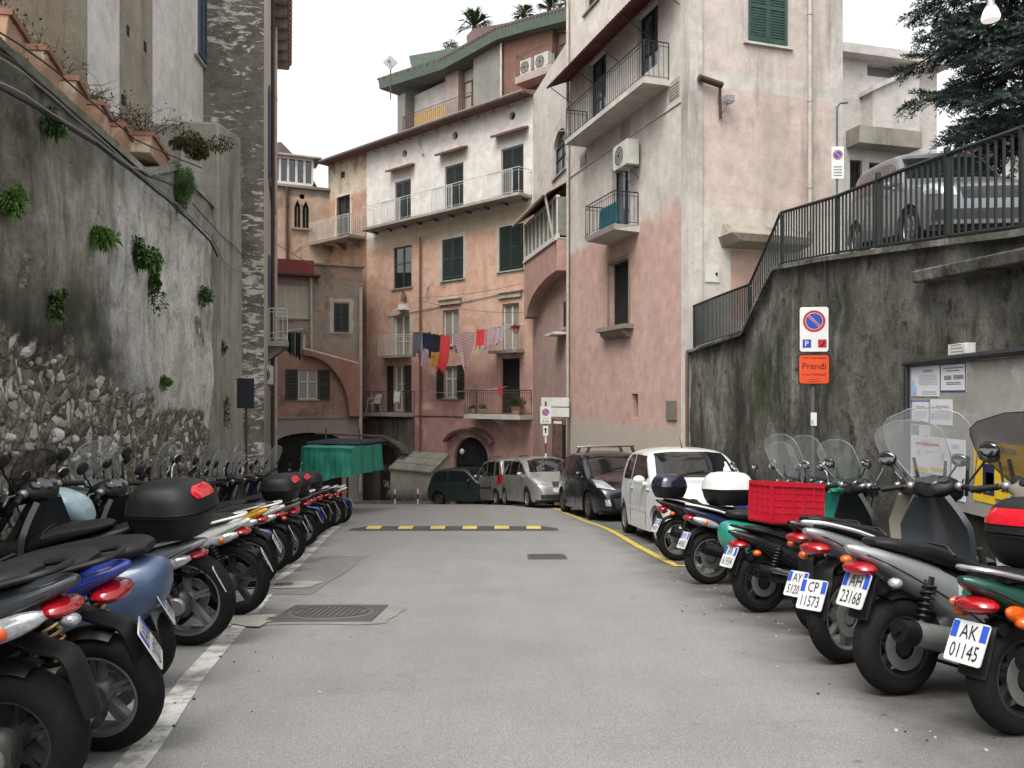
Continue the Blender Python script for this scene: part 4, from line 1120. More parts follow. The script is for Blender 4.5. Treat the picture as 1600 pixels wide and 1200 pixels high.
M_HA3 = plaster('ochre_bay', S(176, 164, 142), S(158, 146, 126), streak=[(S(96, 86, 72), .5, .5)], speck=.4, bump=.8)
M_HB = m_flank()
zt0 = EZ + 2.2
hU = lambda x: HA.P(x, 600)[0]
mb = MB(); HA.box(mb, 0, hU(108), zt0, ZH, -3, -.06); wb(mb, 'ochre_wall', M_HA3, root)
mb = MB(); HA.box(mb, hU(108), hU(119), zt0, ZH, -3, .16); wb(mb, 'pilaster', M_HA2, root)
mb = MB(); HA.box(mb, hU(119), hU(187), zt0, ZH, -3, 0); wb(mb, 'white_wall', M_HA1, root)
mb = MB(); HA.box(mb, hU(187), hU(234), zt0, ZH, -3, .05)
wb(mb, 'rough_wall', M_HA2, root)
shu = (hU(305), hU(322) - .1, EZ + (620 - 75) / FPX * 17.2, ZH - 1.0)
mb = MB(); HA.wall(mb, rect(hU(234), HA.len, zt0, ZH), [rect(*shu)], .2); solid(mb, HA, hU(234), HA.len, zt0, ZH, 3)
wb(mb, 'white_wall', M_HA1, root)
window(HA, root, shu, 'shut', shut=M_BLUES, fm=M_WHT, depth=.02)
for (x, y) in ((195, 48), (222, 73), (189, 157)):
    u, z = HA.P(x, y); mb = MB(); HA.box(mb, u - .06, u + .06, z - .09, z + .09, .03, .056); wb(mb, 'putlog_hole', M_DARK, root)
mb = MB(); HB.wall(mb, rect(0, HB.len, gz(19) - .5, ZH)); wb(mb, 'flank_wall', M_HB, root)
M_HC = plaster('street_side_whitewash', S(196, 190, 178), S(180, 172, 158), streak=[(S(92, 84, 72), .5, .5)], low=(EZ + .5, S(120, 112, 100), 1.0, .7), speck=.25)
hcw = [(HC.P(419.5, 600)[0], HC.P(423, 600)[0], EZ + 1.3, EZ + 3.9), (HC.P(419.5, 600)[0], HC.P(423, 600)[0], EZ + 6.2, EZ + 8.6), (HC.P(426, 600)[0], HC.P(428, 600)[0], EZ + 6.2, EZ + 8.6)]
mb = MB(); HC.wall(mb, rect(0, HC.len, gz(33) - .5, ZH), [rect(*r) for r in hcw], .2); solid(mb, HC, 0, HC.len, gz(33) - .5, ZH, 3)
wb(mb, 'street_wall', M_HC, root)
for r in hcw: window(HC, root, r, 'open', fm=M_WHT, shut=M_BLUES, open_w=.5)
hu = HC.P(421, 600)[0]
bu = HC.P(420.5, 600)[0]
bz_ = EZ + (HOR - 541) / FPX * 24.5
balcony(HC, root, bu - 1.3, bu + 1.0, bz_, .55, .14, .9, .11, rail=M_RAILW, brackets=2)
mb = MB()
mb.hexa([HC.W(-.6, ZH, .55), HC.W(HC.len + .4, ZH, .55), HC.W(HC.len + .4, ZH, -3), HC.W(-.6, ZH, -3), HC.W(-.6, ZH + .2, .6), HC.W(HC.len + .4, ZH + .2, .6), HC.W(HC.len + .4, ZH + 1.0, -3), HC.W(-.6, ZH + 1.0, -3)])
for k in range(40):
    u = -.4 + (HC.len + .6) * k / 39; mb.tube([HC.W(u, ZH + .2, .66), HC.W(u, ZH + .45, -.6)], .11, 6)
wb(mb, 'roof', M_TILE, root)
for k in range(16): 
    mb = MB(); u = HC.len * (k + .5) / 16; HC.box(mb, u - .1, u + .1, ZH - .32, ZH - .001, 0, .5); wb(mb, 'eave_bracket', M_STONE, root)
downpipe(HC, root, 0, gz(30), ZH, u=HC.len * .72, r=.06, mat=M_PIPE)
downpipe(HC, root, 0, gz(26), ZH, u=HC.len * .35, r=.05, mat=M_RUST)

# ------------------------------------------------------------------ pale building behind, right of the corner house
RB = Fac((9.6, 24.5), (13.6, 25.6))
M_RB = plaster('pale_grey_render', S(196, 192, 186), S(184, 180, 174), streak=[(S(128, 122, 114), .4, .54)], speck=.1)
root = thing('pale_villa', 'pale grey modern house with a stained balcony beyond the corner house', 'building', (10.5, 25, EZ + 3))
w1 = [px_rect(RB, 1328, 1347, 250, 300), px_rect(RB, 1358, 1376, 254, 300), px_rect(RB, 1386, 1400, 258, 300)]
ztop = RB.P(1350, 84)[1]
mb = MB(); RB.wall(mb, rect(-.6, RB.len, EZ + 1, ztop), [rect(*r) for r in w1] + [rect(*px_rect(RB, 1355, 1420, 102, 122))], .3); solid(mb, RB, -.6, RB.len, EZ + 1, ztop, 5)
wb(mb, 'wall', M_RB, root)
mb = MB(); RB.box(mb, -.9, RB.len + .25, ztop - .2, ztop + .08, -5, .4); wb(mb, 'roof', M_RB, root)
r_ = px_rect(RB, 1355, 1420, 102, 122); mb = MB(); RB.box(mb, r_[0], r_[1], r_[2], r_[3], -.32, -.28); wb(mb, 'loggia_recess', pmat('loggia_grey', S(112, 110, 108), .8), root)
for r in w1: window(RB, root, r, 'dark', fm=M_BRS, sill=False)
mb = MB(); u0, u1, z0, z1 = px_rect(RB, 1322, 1418, 210, 236); RB.box(mb, u0, u1, z0, z1, 0, .6); wb(mb, 'balcony', plaster('mossy_balcony', S(160, 156, 146), S(138, 134, 122), streak=[(S(80, 78, 58), .6, .48)]), root)
mb = MB(); mb.prism([RB.P(x, y) for x, y in ((1346, 215), (1418, 215), (1418, 117), (1346, 150))], lambda u, v, d: RB.W(u, v, d), 0, .5); mb.prism([RB.P(x, y) for x, y in ((1342, 153), (1342, 146), (1424, 108), (1424, 116))], lambda u, v, d: RB.W(u, v, d), 0, .62); wb(mb, 'stair_parapet', M_RB, root)
RB2 = Fac((13.6, 22.5), (21, 23.5))
root = thing('white_block', 'plain white house block half hidden behind the conifer', 'building', (16, 23, EZ + 3))
mb = MB(); wz = EZ + 7.0
wr = [rect(RB2.P(1548, 600)[0], RB2.P(1580, 600)[0], EZ + 5.0, EZ + 6.2)]
RB2.wall(mb, rect(-.0, RB2.len, EZ + 1, wz), wr, .25); solid(mb, RB2, 0, RB2.len, EZ + 1, wz, 5)
wb(mb, 'wall', M_PHW, root)
window(RB2, root, (RB2.P(1548, 600)[0], RB2.P(1580, 600)[0], EZ + 5.0, EZ + 6.2), 'glass', fm=pmat('red_brown_joinery', S(96, 56, 46), .6), pane=M_PANE)
mb = MB(); RB2.box(mb, -.2, RB2.len + .2, wz, wz + .2, -5, .3); wb(mb, 'roof', M_TILE, root)
# ------------------------------------------------------------------ tall old wall on the left
LW = Fac((-3.5 - .14 * -4, -4), (-3.5 - .14 * 17.2, 17.2))
def m_leftwall():
    n = NT('old_left_wall')
    x, y, z = n.sep()
    wob = n.math('SUBTRACT', n.noise(.8, 6, .62), .5)
    # dark damp concrete near, paler lime render further along
    yy = n.math('ADD', y, n.math('MULTIPLY', wob, 5.0))
    near = n.ramp(n.noise(1.3, 7, .66), [(.3, S(84, 82, 70)), (.5, S(132, 130, 116)), (.7, S(182, 179, 166))])
    far = n.ramp(n.noise(1.1, 8, .7), [(.28, S(164, 160, 148)), (.5, S(212, 210, 202)), (.72, S(232, 230, 224))])
    c = n.mix(n.mr(yy, 8.2, 10.6), near, far)
    # dark mould running down
    sv = n.noise(1.0, 7, .7, n.map(1.5, 1.5, .14))
    c = n.mix(n.math('MULTIPLY', n.ramp(sv, [(.5, 0.0), (.66, .75)]), n.mr(yy, 12, 8.5, .3, 1.0)), c, S(44, 42, 36))
    c = n.mix(n.ramp(n.noise(5.5, 10, .8), [(.5, 0.0), (.66, .55)]), c, S(62, 58, 50))
    sv2 = n.noise(1.0, 6, .7, n.map(1.9, 1.9, .12, loc=(5, 3, 1)))
    c = n.mix(n.ramp(sv2, [(.55, 0.0), (.68, .6)]), c, S(182, 178, 166))
    zz = n.math('ADD', z, n.math('MULTIPLY', wob, 1.8))
    # black belt above the rubble
    belt = n.math('MULTIPLY', n.mr(zz, EZ + 1.5, EZ + .2), n.mr(yy, 12.5, 8.5))
    c = n.mix(n.math('MULTIPLY', belt, n.ramp(n.noise(2, 6, .7), [(.3, .5), (.6, 1)])), c, S(50, 47, 41))
    # green algae
    g_ = n.ramp(n.noise(1.0, 6, .65, n.map(1.2, 1.2, .3, loc=(2, 8, 0))), [(.56, 0.0), (.7, .6)])
    c = n.mix(g_, c, S(86, 92, 52))
    topg = n.mr(zz, EZ + 2.3, EZ + 3.2, 0, .55); c = n.mix(topg, c, S(74, 76, 56))
    # exposed rubble: stones and dark mortar
    cell = n.vor(7.5, 'F1', 'Color', n.mix(.2, n.co, n.noise(4, 6)))
    edge = n.vor(7.5, 'DISTANCE_TO_EDGE', 'Distance', n.mix(.2, n.co, n.noise(4, 6)))
    sx, sy, sz = n.sep(cell)
    stone = n.ramp(sx, [(0.1, S(128, 121, 110)), (.45, S(184, 178, 167)), (.8, S(224, 221, 212))])
    stone = n.mix(1, stone, n.ramp(n.noise(9, 6, .7), [(.3, .7), (.7, 1.1)]), 'MULTIPLY')
    mort = n.ramp(n.noise(7, 9, .78), [(.32, S(62, 57, 48)), (.5, S(118, 112, 99)), (.66, S(190, 185, 174))])
    e2 = n.math('ADD', edge, n.math('MULTIPLY', n.math('SUBTRACT', n.noise(8, 6, .7), .5), .16))
    rub = n.mix(n.math('MAXIMUM', n.ramp(e2, [(.05, 1.0), (.12, 0.0)]), n.mr(sz, .64, .56)), stone, mort)
    mask = n.math('ADD', n.mr(n.math('ADD', zz, n.math('MULTIPLY', n.math('SUBTRACT', y, 7.0), .13)), EZ + .62, EZ + .42), 0)
    patch_ = n.math('MULTIPLY', n.ramp(n.noise(.9, 7, .6, n.map(1, 1, 1, loc=(9, 1, 4))), [(.61, 0), (.64, 1)]), n.mr(z, EZ + 2.2, EZ + 1.0))
    mk = n.math('MAXIMUM', mask, patch_)
    c = n.mix(mk, c, rub)
    c = n.mix(n.ramp(n.noise(24, 4, .7), [(.56, 0.0), (.74, .5)]), c, S(48, 44, 38))
    wsp = n.ramp(n.vor(9, 'F1'), [(.08, .7), (.13, 0.0)])
    c = n.mix(n.math('MULTIPLY', wsp, n.ramp(n.noise(1.7, 3), [(.5, 0), (.62, 1)])), c, S(176, 170, 158))
    n.set('Base Color', c); n.set('Roughness', .95); n.set('Specular IOR Level', .15)
    hst = n.math('MULTIPLY', n.ramp(edge, [(0, 0.0), (.16, 1.0)]), mk)
    h = n.math('ADD', n.math('MULTIPLY', n.noise(4, 9, .72), 1.2), n.math('MULTIPLY', hst, .5))
    n.bump(h, .9, .07)
    return n.mat
M_LW = m_leftwall()
root = thing('old_wall', 'tall stained wall behind the parked scooters, rubble stones showing along its foot', 'wall', (-4.5, 8, gz(8)))
topw_ = [(LW.P(x, 600)[0], LW.P(x, y)[1]) for x, y in ((282, 243), (300, 246), (333, 235))]
uend = LW.P(333, 600)[0]
def ztopw(u):
    y = LW.W(u, 0).y
    if y < 10.9: return EZ + 3.06
    if y < 12.4: return EZ + 3.06 + (y - 10.9) / 1.5 * .5
    return EZ + 3.56
# the face is a real uneven surface: bulges, broken render and stones standing out at the foot
du = .09; nu = int(uend / du)
grid = []
for j in range(52):
    row = []
    for i in range(nu + 1):
        u = uend * i / nu; p = LW.W(u, 0); zb = gz(p.y) - .25; zt = ztopw(u)
        z = zb + (zt - zb) * j / 51
        q = V((u * .8, z * .8, 1.3)); b = .07 * mnoise.fractal(q, .8, 2.1, 5) + .03 * mnoise.noise(V((u * 4, z * 4, 9)))
        edge = EZ + .5 - .13 * (p.y - 7) + .6 * mnoise.noise(V((u * .55, 2.2, 0))) + .3 * mnoise.noise(V((u * 2.2, z * 1.2, 5)))
        rec = 1 / (1 + math.exp((z - edge) * 14))
        b -= .07 * rec
        row.append(LW.W(u, z, b))
    grid.append(row)
mb = MB(); mb.sheet(grid); wb(mb, 'wall_face', M_LW, root)
mb = MB()
LW.box(mb, 0, LW.P(275, 600)[0], gz(-4) - 3.0, EZ + 3.0, -.5, -.14); LW.box(mb, LW.P(275, 600)[0], uend, gz(14) - 2.0, EZ + 3.5, -.5, -.14)
wb(mb, 'wall_core', M_LW, root)
mb = MB(); grid = []
for i in range(nu + 1):
    u = uend * i / nu; w_ = .02 * mnoise.noise(V((u * 3, 0, 0)))
    grid.append([LW.W(u, ztopw(u) - .05, .06), LW.W(u, ztopw(u) + .05 + w_, .05), LW.W(u, ztopw(u) + .05 + w_, -.52), LW.W(u, ztopw(u) - .05, -.52)])
mb.sheet(grid); wb(mb, 'coping', M_LW, root)
# stones standing proud of the mortar
def stone_mat(i, c): return plaster('rubble_stone_%d' % i, c, tuple(v * .72 for v in c[:3]) + (1,), speck=.3, bump=.8, sc1=3.0)
SM = [stone_mat(i, c) for i, c in enumerate((S(176, 171, 160), S(214, 211, 203), S(140, 133, 122), S(184, 176, 160)))]
mb = MB(); ico = bmesh.new(); bmesh.ops.create_icosphere(ico, subdivisions=2, radius=1.0)
iv = [v.co.copy() for v in ico.verts]; ifc = [[v.index for v in f.verts] for f in ico.faces]; ico.free()
for k in range(420):
    u = rnd.uniform(LW.P(-60, 600)[0], uend - .3); p = LW.W(u, 0)
    edge = EZ + .45 - .13 * (p.y - 7) + .6 * mnoise.noise(V((u * .55, 2.2, 0)))
    zb = gz(p.y)
    z = zb + (edge - zb) * rnd.random() ** .8 * 1.05
    if p.y > 13.5 and rnd.random() < .6: continue
    if rnd.random() < .12: z = rnd.uniform(edge, edge + 1.0)
    s = rnd.choice([.02, .025, .03, .035, .045, .05, .06, .09]) * rnd.uniform(.7, 1.2)
    off = V((rnd.random() * 50, rnd.random() * 50, 0)); ax = V((rnd.uniform(.8, 1.5), rnd.uniform(.6, 1.0), rnd.uniform(.6, 1.1))) * s
    rz = Matrix.Rotation(rnd.uniform(-.6, .6), 3, 'Y')
    vs = []
    for v in iv:
        w_ = 1 + .38 * mnoise.noise(v * 1.4 + off) + .12 * mnoise.noise(v * 4 + off)
        l = rz @ V((v.x * ax.x * w_, v.y * ax.y * w_, v.z * ax.z * w_))
        vs.append(LW.W(u + l.x, z + l.z, -.075 - .2 * s + l.y))
    mb.add(vs, ifc, rnd.choice([0, 0, 1, 1, 2, 3]), False)
ob = wb(mb, 'rubble_stones', SM, root, angle=30); ob['kind'] = 'stuff'
# end pier of the wall
P0 = at(333, 600, 14.85); P1 = at(372, 600, 17.0)
PW = Fac((P0.x, P0.y), (P1.x, P1.y))
M_PIER = plaster('grey_pier', S(172, 168, 158), S(140, 136, 124), streak=[(S(70, 68, 56), .6, .5), (S(104, 110, 74), .4, .58)], speck=.35, bump=.7)
root = thing('wall_pier', 'grey rendered pier that ends the old wall beside the dark house flank', 'wall', (P0.x, P0.y, gz(16)))
zp = PW.P(333, 168)[1]; zp2 = PW.P(372, 182)[1]
mb = MB(); u1 = PW.len
mb.hexa([PW.W(0, gz(17.5) - .5, .12), PW.W(u1, gz(17.5) - .5, .12), PW.W(u1, gz(17.5) - .5, -.6), PW.W(0, gz(17.5) - .5, -.6), PW.W(0, EZ + 5.1, .10), PW.W(u1, EZ + 5.5, .06), PW.W(u1, EZ + 5.5, -.6), PW.W(0, EZ + 5.1, -.6)])
wb(mb, 'pier', M_PIER, root, bevel=.04)
# cross wall on the terrace
C0 = at(200, 600, 14.9); C1 = at(333, 600, 14.9)
root = thing('terrace_wall', 'low dark terrace wall between the last planter and the pier', 'wall', (C0.x, 14.9, EZ + 3))
mb = MB(); mb.box(C0.x, C1.x, 14.9, 15.2, EZ + 2.5, EZ + (620 - 194) / FPX * 14.9); wb(mb, 'wall', M_PIER, root)
mb = MB()
mb.add([(-3.5 - .14 * -4 - .3, -4, EZ + 2.9), (-9, -4, EZ + 2.9), (-9, 19, EZ + 2.9), (-3.5 - .14 * 17 - .3, 17, EZ + 2.9)], [(0, 1, 2, 3)])
tag(mb.build('terrace_ground', pmat('terrace_soil', S(92, 80, 64), .95, 0, .3, 4, bump=.5)), kind='structure')

# planters along the top of the wall
M_TERRA = plaster('terracotta_planter', S(180, 148, 124), S(170, 136, 112), patch=[(S(196, 182, 164), .52, 2.2)], speck=.2, bump=.3, sc1=1.5)
M_RIM = pmat('terracotta_rim', S(136, 94, 76), .85, 0, .2, 8, bump=.2, dirt=.4)
M_SOIL = pmat('planter_soil', S(58, 48, 38), .95, 0, .3, 12, bump=.5)
edges = [(-3, 53, 'nearest to the viewer'), (56, 104, ''), (106, 144, ''), (146, 180, ''), (182, 212, ''), (228, 268, '')]
desc = ['largest-looking terracotta planter at the near end of the wall top', 'terracotta planter second along the wall top from the near end', 'terracotta planter on the wall top beside the broad white house bay',
        'terracotta planter with thin dead stems on the wall top, fourth along', 'terracotta planter lying next to the terrace cross wall', 'terracotta planter set apart near the hanging creeper']
for k, (x0, x1, _) in enumerate(edges):
    u0 = LW.P(x0, 600)[0] + .02; u1 = LW.P(x1, 600)[0] - .02
    zb = EZ + 3.10 if k < 5 else EZ + 3.38; h = .29 if k < 5 else .27
    p = LW.W((u0 + u1) / 2, zb, -.2)
    t = thing('terracotta_planter', desc[k], 'planter', p, group='terracotta planters on the old wall')
    mb = MB()
    tw_ = lambda u: .045 - .10 * (u - u0) / (u1 - u0); LWW = lambda u, z, o: LW.W(u, z, o + tw_(u)); u1 -= .05
    A = [LWW(u0 + .03, zb, .0), LWW(u1 - .03, zb, .0), LWW(u1 - .03, zb, -.32), LWW(u0 + .03, zb, -.32)]; B = [LWW(u0 + .01, zb + h - .04, .03), LWW(u1 - .01, zb + h - .04, .03), LWW(u1 - .01, zb + h - .04, -.35), LWW(u0 + .01, zb + h - .04, -.35)]
    mb.hexa(A + B); wb(mb, 'box', M_TERRA, t, bevel=.01)
    mb = MB()
    for (a, b, o0, o1) in ((u0, u1, .03, .06), (u0, u1, -.38, -.34), (u0, u0 + .04, -.34, .03), (u1 - .04, u1, -.34, .03)): mb.hexa([LWW(q_, z_, o) for z_ in (zb + h - .045, zb + h + .012) for q_, o in ((a, o1), (b, o1), (b, o0), (a, o0))])
    wb(mb, 'rim', M_RIM, t)
    mb = MB(); mb.hexa([LWW(a, z_, o) for z_ in (zb + h - .03, zb + h - .01) for a, o in ((u0 + .04, .03), (u1 - .04, .03), (u1 - .04, -.34), (u0 + .04, -.34))]); wb(mb, 'soil', M_SOIL, t)

# cables slung along the wall
M_CAB = pmat('black_cable', S(46, 46, 48), .6, 0, .2, 20)
M_CABG = pmat('grey_cable', S(136, 134, 130), .6, 0, .15, 20)
def cable(name, label, pts, fac, r, mat, off=.16, wob=.012):
    P = []
    for i in range(len(pts) - 1):
        for k in range(8):
            t = k / 8; x = pts[i][0] + (pts[i + 1][0] - pts[i][0]) * t; y = pts[i][1] + (pts[i + 1][1] - pts[i][1]) * t; u, z = fac.P(x, y)
            P.append(fac.W(u, z + wob * mnoise.noise(V((u * 1.5, r * 900, 0))), off))
    u, z = fac.P(*pts[-1]); P.append(fac.W(u, z, off))
    mb = MB(); mb.tube(P, r, 6)
    return tag(mb.build(name, mat), label, 'cable', 'cables slung along the old wall')
cable('wall_cable', 'thin upper cable slung along the old wall just under the planters', [(-40, 45), (0, 68), (60, 110), (130, 168), (190, 217), (250, 243), (300, 262)], LW, .010, M_CAB)
cable('wall_cable', 'middle cable on the old wall running to the big creeper', [(-40, 76), (0, 102), (60, 152), (120, 203), (180, 256), (215, 275), (255, 290)], LW, .012, M_CAB)
cable('wall_cable', 'grey cable running just under the middle cable on the old wall', [(-40, 88), (0, 112), (60, 160), (120, 209), (180, 260), (215, 270), (250, 283)], LW, .010, M_CABG, .19)
cable('wall_cable', 'thick black lowest cable bundle drooping along the old wall', [(-40, 132), (0, 152), (60, 187), (120, 222), (180, 264), (240, 310), (280, 345), (312, 376), (325, 400)], LW, .020, M_CAB, .17)
cable('wall_cable', 'pale cable wrapped along the thick black bundle on the old wall', [(-40, 127), (0, 147), (60, 183), (120, 219), (180, 262), (240, 306), (280, 341), (312, 370), (322, 388), (330, 405), (345, 418), (358, 424)], LW, .012, M_CABG, .20)
cable('wall_cable', 'short loose cable dropping from the creeper towards the pier', [(285, 318), (310, 345), (335, 370), (355, 386), (368, 400)], LW, .009, M_CAB)

# ------------------------------------------------------------------ retaining wall on the right with the upper road
RW = Fac((4.12, 18.5), (4.12, -4.0))
def m_retain():
    n = NT('stained_retaining_wall')
    x, y, z = n.sep()
    c = n.ramp(n.noise(.8, 8, .68), [(.3, S(70, 69, 63)), (.5, S(106, 104, 97)), (.72, S(152, 149, 141))])
    sv = n.noise(1.0, 9, .74, n.map(.9, .9, .42))
    c = n.mix(n.ramp(sv, [(.44, 0.0), (.62, .8)]), c, S(35, 34, 29))
    sv2 = n.noise(1.0, 7, .7, n.map(1.6, 1.6, .12, loc=(4, 7, 1)))
    c = n.mix(n.ramp(sv2, [(.56, 0.0), (.70, .6)]), c, S(164, 161, 152))
    g_ = n.ramp(n.noise(1.3, 7, .7, n.map(1, 1, .45, loc=(1, 9, 2))), [(.54, 0.0), (.64, .8)])
    c = n.mix(g_, c, S(50, 58, 32))
    lz = n.math('ADD', z, n.math('MULTIPLY', n.noise(1.4, 5), 1.2))
    c = n.mix(n.mr(lz, EZ + .1, EZ - 1.2, 0, .5), c, S(48, 46, 34))
    c = n.mix(n.ramp(n.noise(5, 10, .8), [(.5, 0.0), (.66, .6)]), c, S(46, 43, 34))
    c = n.mix(n.ramp(n.noise(2.2, 9, .75, dist=.5), [(.56, 0.0), (.64, .8)]), c, S(40, 40, 28))
    # shuttering lines
    sh = n.ramp(n.math('ABSOLUTE', n.math('SUBTRACT', n.math('FRACT', n.math('MULTIPLY', n.math('ADD', z, n.math('MULTIPLY', n.noise(.7, 3), .12)), .9)), .5)), [(.0, .5), (.012, 0.0)])
    c = n.mix(n.math('MULTIPLY', sh, n.ramp(n.noise(1, 3), [(.45, 0), (.6, 1)])), c, S(60, 54, 46))
    c = n.mix(n.ramp(n.noise(30, 4, .7), [(.55, 0.0), (.72, .55)]), c, S(44, 42, 36))
    n.set('Base Color', c); n.set('Roughness', .95); n.set('Specular IOR Level', .15)
    n.bump(n.math('ADD', n.noise(3.5, 9, .72), n.math('MULTIPLY', n.noise(26, 4), .25)), .8, .05)
    return n.mat
M_RW = m_retain()
root = thing('retaining_wall', 'dark mossy concrete retaining wall under the green railing', 'wall', (4.2, 9, gz(9)))
tp = [(0.0, EZ + .98)]
for (x, y) in ((1085, 548), (1167, 521), (1176, 500), (1190, 470), (1203, 444), (1216, 419), (1300, 404), (1400, 390), (1500, 377), (1600, 365)): tp.append(RW.P(x, y))
tp[0] = (0.0, tp[1][1])
tp.append((RW.len, tp[-1][1] - .9))
def rtop(u):
    for (a, za_), (b, zb_) in zip(tp[:-1], tp[1:]):
        if a <= u <= b: return za_ + (zb_ - za_) * (u - a) / max(1e-6, b - a)
    return tp[-1][1]
grid = []
nu = 200
for j in range(34):
    row = []
    for i in range(nu + 1):
        u = RW.len * i / nu; y = RW.W(u, 0).y; zb = gz(y) - .3; z = zb + (rtop(u) - zb) * j / 33
        b = .05 * mnoise.fractal(V((u * .9, z * .9, 4)), .8, 2.1, 4) + .012 * mnoise.noise(V((u * 5, z * 5, 2)))
        row.append(RW.W(u, z, b))
    grid.append(row)
mb = MB(); mb.sheet(grid); wb(mb, 'wall_face', M_RW, root)
mb = MB(); rows = []
for i in range(nu + 1):
    u = RW.len * i / nu; t = rtop(u); rows.append([RW.W(u, t - .03, .1), RW.W(u, t + .03, .1), RW.W(u, t + .03, -.4), RW.W(u, t - 1.2, -.4)])
mb.sheet(rows); wb(mb, 'coping', M_RW, root)
# pilaster strip and projecting ledge
u0 = RW.P(1238, 600)[0]; u1 = RW.P(1250, 600)[0]
mb = MB(); RW.box(mb, u0, u1, gz(12) - .3, rtop(u0) - .35, -.1, .11); wb(mb, 'buttress', M_RW, root, bevel=.02)
ul = RW.P(1450, 600)[0]
mb = MB(); mb.hexa([RW.W(ul, RW.P(1450, 443)[1], .16), RW.W(ul + 6, RW.P(1450, 443)[1] - .3, .16), RW.W(ul + 6, RW.P(1450, 443)[1] - .3, -.1), RW.W(ul, RW.P(1450, 443)[1], -.1), RW.W(ul, RW.P(1450, 424)[1], .18), RW.W(ul + 6, RW.P(1450, 424)[1] - .3, .18), RW.W(ul + 6, RW.P(1450, 424)[1] - .3, -.1), RW.W(ul, RW.P(1450, 424)[1], -.1)])
wb(mb, 'ledge', M_RW, root, bevel=.02)
mb = MB(); u_ = RW.P(1068, 600)[0] if True else 0
mb.tube([RW.W(.12, gz(18) - .2, .1), RW.W(.12, EZ + 1.0, .1)], .04, 8); wb(mb, 'drainpipe', M_PIPEC, root)
# upper road, landing and steps
def upz(y): return EZ + 1.31 + (y - 6.44) * .115
mb = MB(); rows = []
for i in range(40):
    y = -6 + i * 1.0; z = max(upz(y) + .12, EZ - .2); rows.append([(4.45 if y < 12.3 else 6.9, y, z), (9, y, z + .12), (24, y, z + .3)])
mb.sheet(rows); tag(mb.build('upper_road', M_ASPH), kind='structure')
mb = MB(); mb.box(4.45, 7.0, 13.9, 18.6, EZ, EZ + 1.0); mb.box(6.9, 7.0, 12.3, 18.6, EZ + 1, upz(15) + .1)
st = 7
for k in range(st): mb.box(4.45, 7.0, 12.2, 13.9 - k * .24, EZ + 1.0 + k * .15, EZ + 1.0 + (k + 1) * .15 - .001)
tag(mb.build('stair_landing', M_CONC), 'grey concrete stair and landing behind the retaining wall by the brown front door', 'stairs')
# railing along the top
root = thing('green_railing', 'dark green iron railing running down the retaining wall and its stairs', 'railing', (4.2, 9, EZ + 2))
def rail_run(name, pts, h0, sp, first=True):
    mb = MB(); tops = []
    for (a, b) in zip(pts[:-1], pts[1:]):
        L = b[0] - a[0]; k = max(1, int(L / sp))
        for i in range(k):
            t = i / k; u = a[0] + L * t; z0 = a[1] + (b[1] - a[1]) * t; h = a[2] + (b[2] - a[2]) * t
            RW.box(mb, u - .009, u + .009, z0 + .06, z0 + h, -.06, -.04)
    mb.tube([RW.W(p[0], p[1] + p[2], -.05) for p in pts], .024, 8); mb.tube([RW.W(p[0], p[1] + .06, -.05) for p in pts], .015, 6)
    return wb(mb, name, M_RAILG, root)
P_ = lambda x, y0, y1: (RW.P(x, y0)[0], RW.P(x, y0)[1], RW.P(x, y1)[1] - RW.P(x, y0)[1])
rail_run('rail_panel', [P_(1216, 417, 332), P_(1300, 402, 307), P_(1400, 388, 267), P_(1500, 375, 231), P_(1600, 363, 196), P_(1700, 352, 158)], .85, .105)
rail_run('rail_panel', [P_(1080, 546, 478), P_(1120, 533, 462), P_(1167, 519, 444), P_(1190, 468, 392), P_(1214, 418, 334)], .85, .105)
for (x, y0, y1) in ((1217, 418, 328), (1302, 402, 300), (1365, 392, 262), (1472, 378, 222), (1589, 364, 190), (1167, 520, 440), (1082, 546, 475)):
    u = RW.P(x, 600)[0]; z0 = RW.P(x, y0)[1]; z1 = RW.P(x, y1 + 8)[1]; mb = MB(); RW.box(mb, u - .022, u + .022, z0, z1, -.075, -.025); wb(mb, 'post', M_RAILG, root)

# noticeboard on the retaining wall
M_FRAME = pmat('dark_board_frame', S(42, 42, 46), .5, .3, .2, 12)
M_ZINC = plaster('zinc_board', S(140, 136, 130), S(158, 154, 148), patch=[(S(182, 178, 170), .6, 2.0)], streak=[(S(110, 106, 100), .4, .5)], speck=.2, bump=.1)
NBu0 = RW.P(1441, 600)[0]; NBz1 = EZ + .315; NBz0 = EZ - 1.02
root = thing('notice_board', 'long grey metal noticeboard with a dark pipe frame on the retaining wall', 'notice board', (4.05, 7.5, NBz0))
mb = MB(); RW.box(mb, NBu0, NBu0 + 3.4, NBz0, NBz1, .03, .12); wb(mb, 'panel', M_ZINC, root)
mb = MB(); mb.tube([RW.W(NBu0 - .02, NBz0 - .3, .15), RW.W(NBu0 - .02, NBz1, .15)], .028, 8); mb.tube([RW.W(NBu0 - .05, NBz1 + .02, .15), RW.W(NBu0 + 3.4, NBz1 + .06, .15)], .034, 8); wb(mb, 'frame', M_FRAME, root)
INK = pmat('printed_ink', S(48, 48, 62), .8, 0, .15, 20)
RED = pmat('red_print', S(190, 36, 40), .7, 0, .12, 20)
BLU = pmat('blue_print', S(54, 64, 130), .7, 0, .15, 20)
LBLU = pmat('pale_blue_print', S(150, 176, 206), .7, 0, .25, 5)
MAU = pmat('mauve_print', S(128, 118, 158), .7, 0, .15, 9)
GREY = pmat('grey_print', S(128, 128, 130), .8, 0, .2, 14)
YELP = pmat('yellow_poster_paper', S(216, 178, 38), .6, 0, .1, 7)
PAPER = pmat('poster_paper', S(208, 208, 212), .7, 0, .05, 5, dirt=.12)
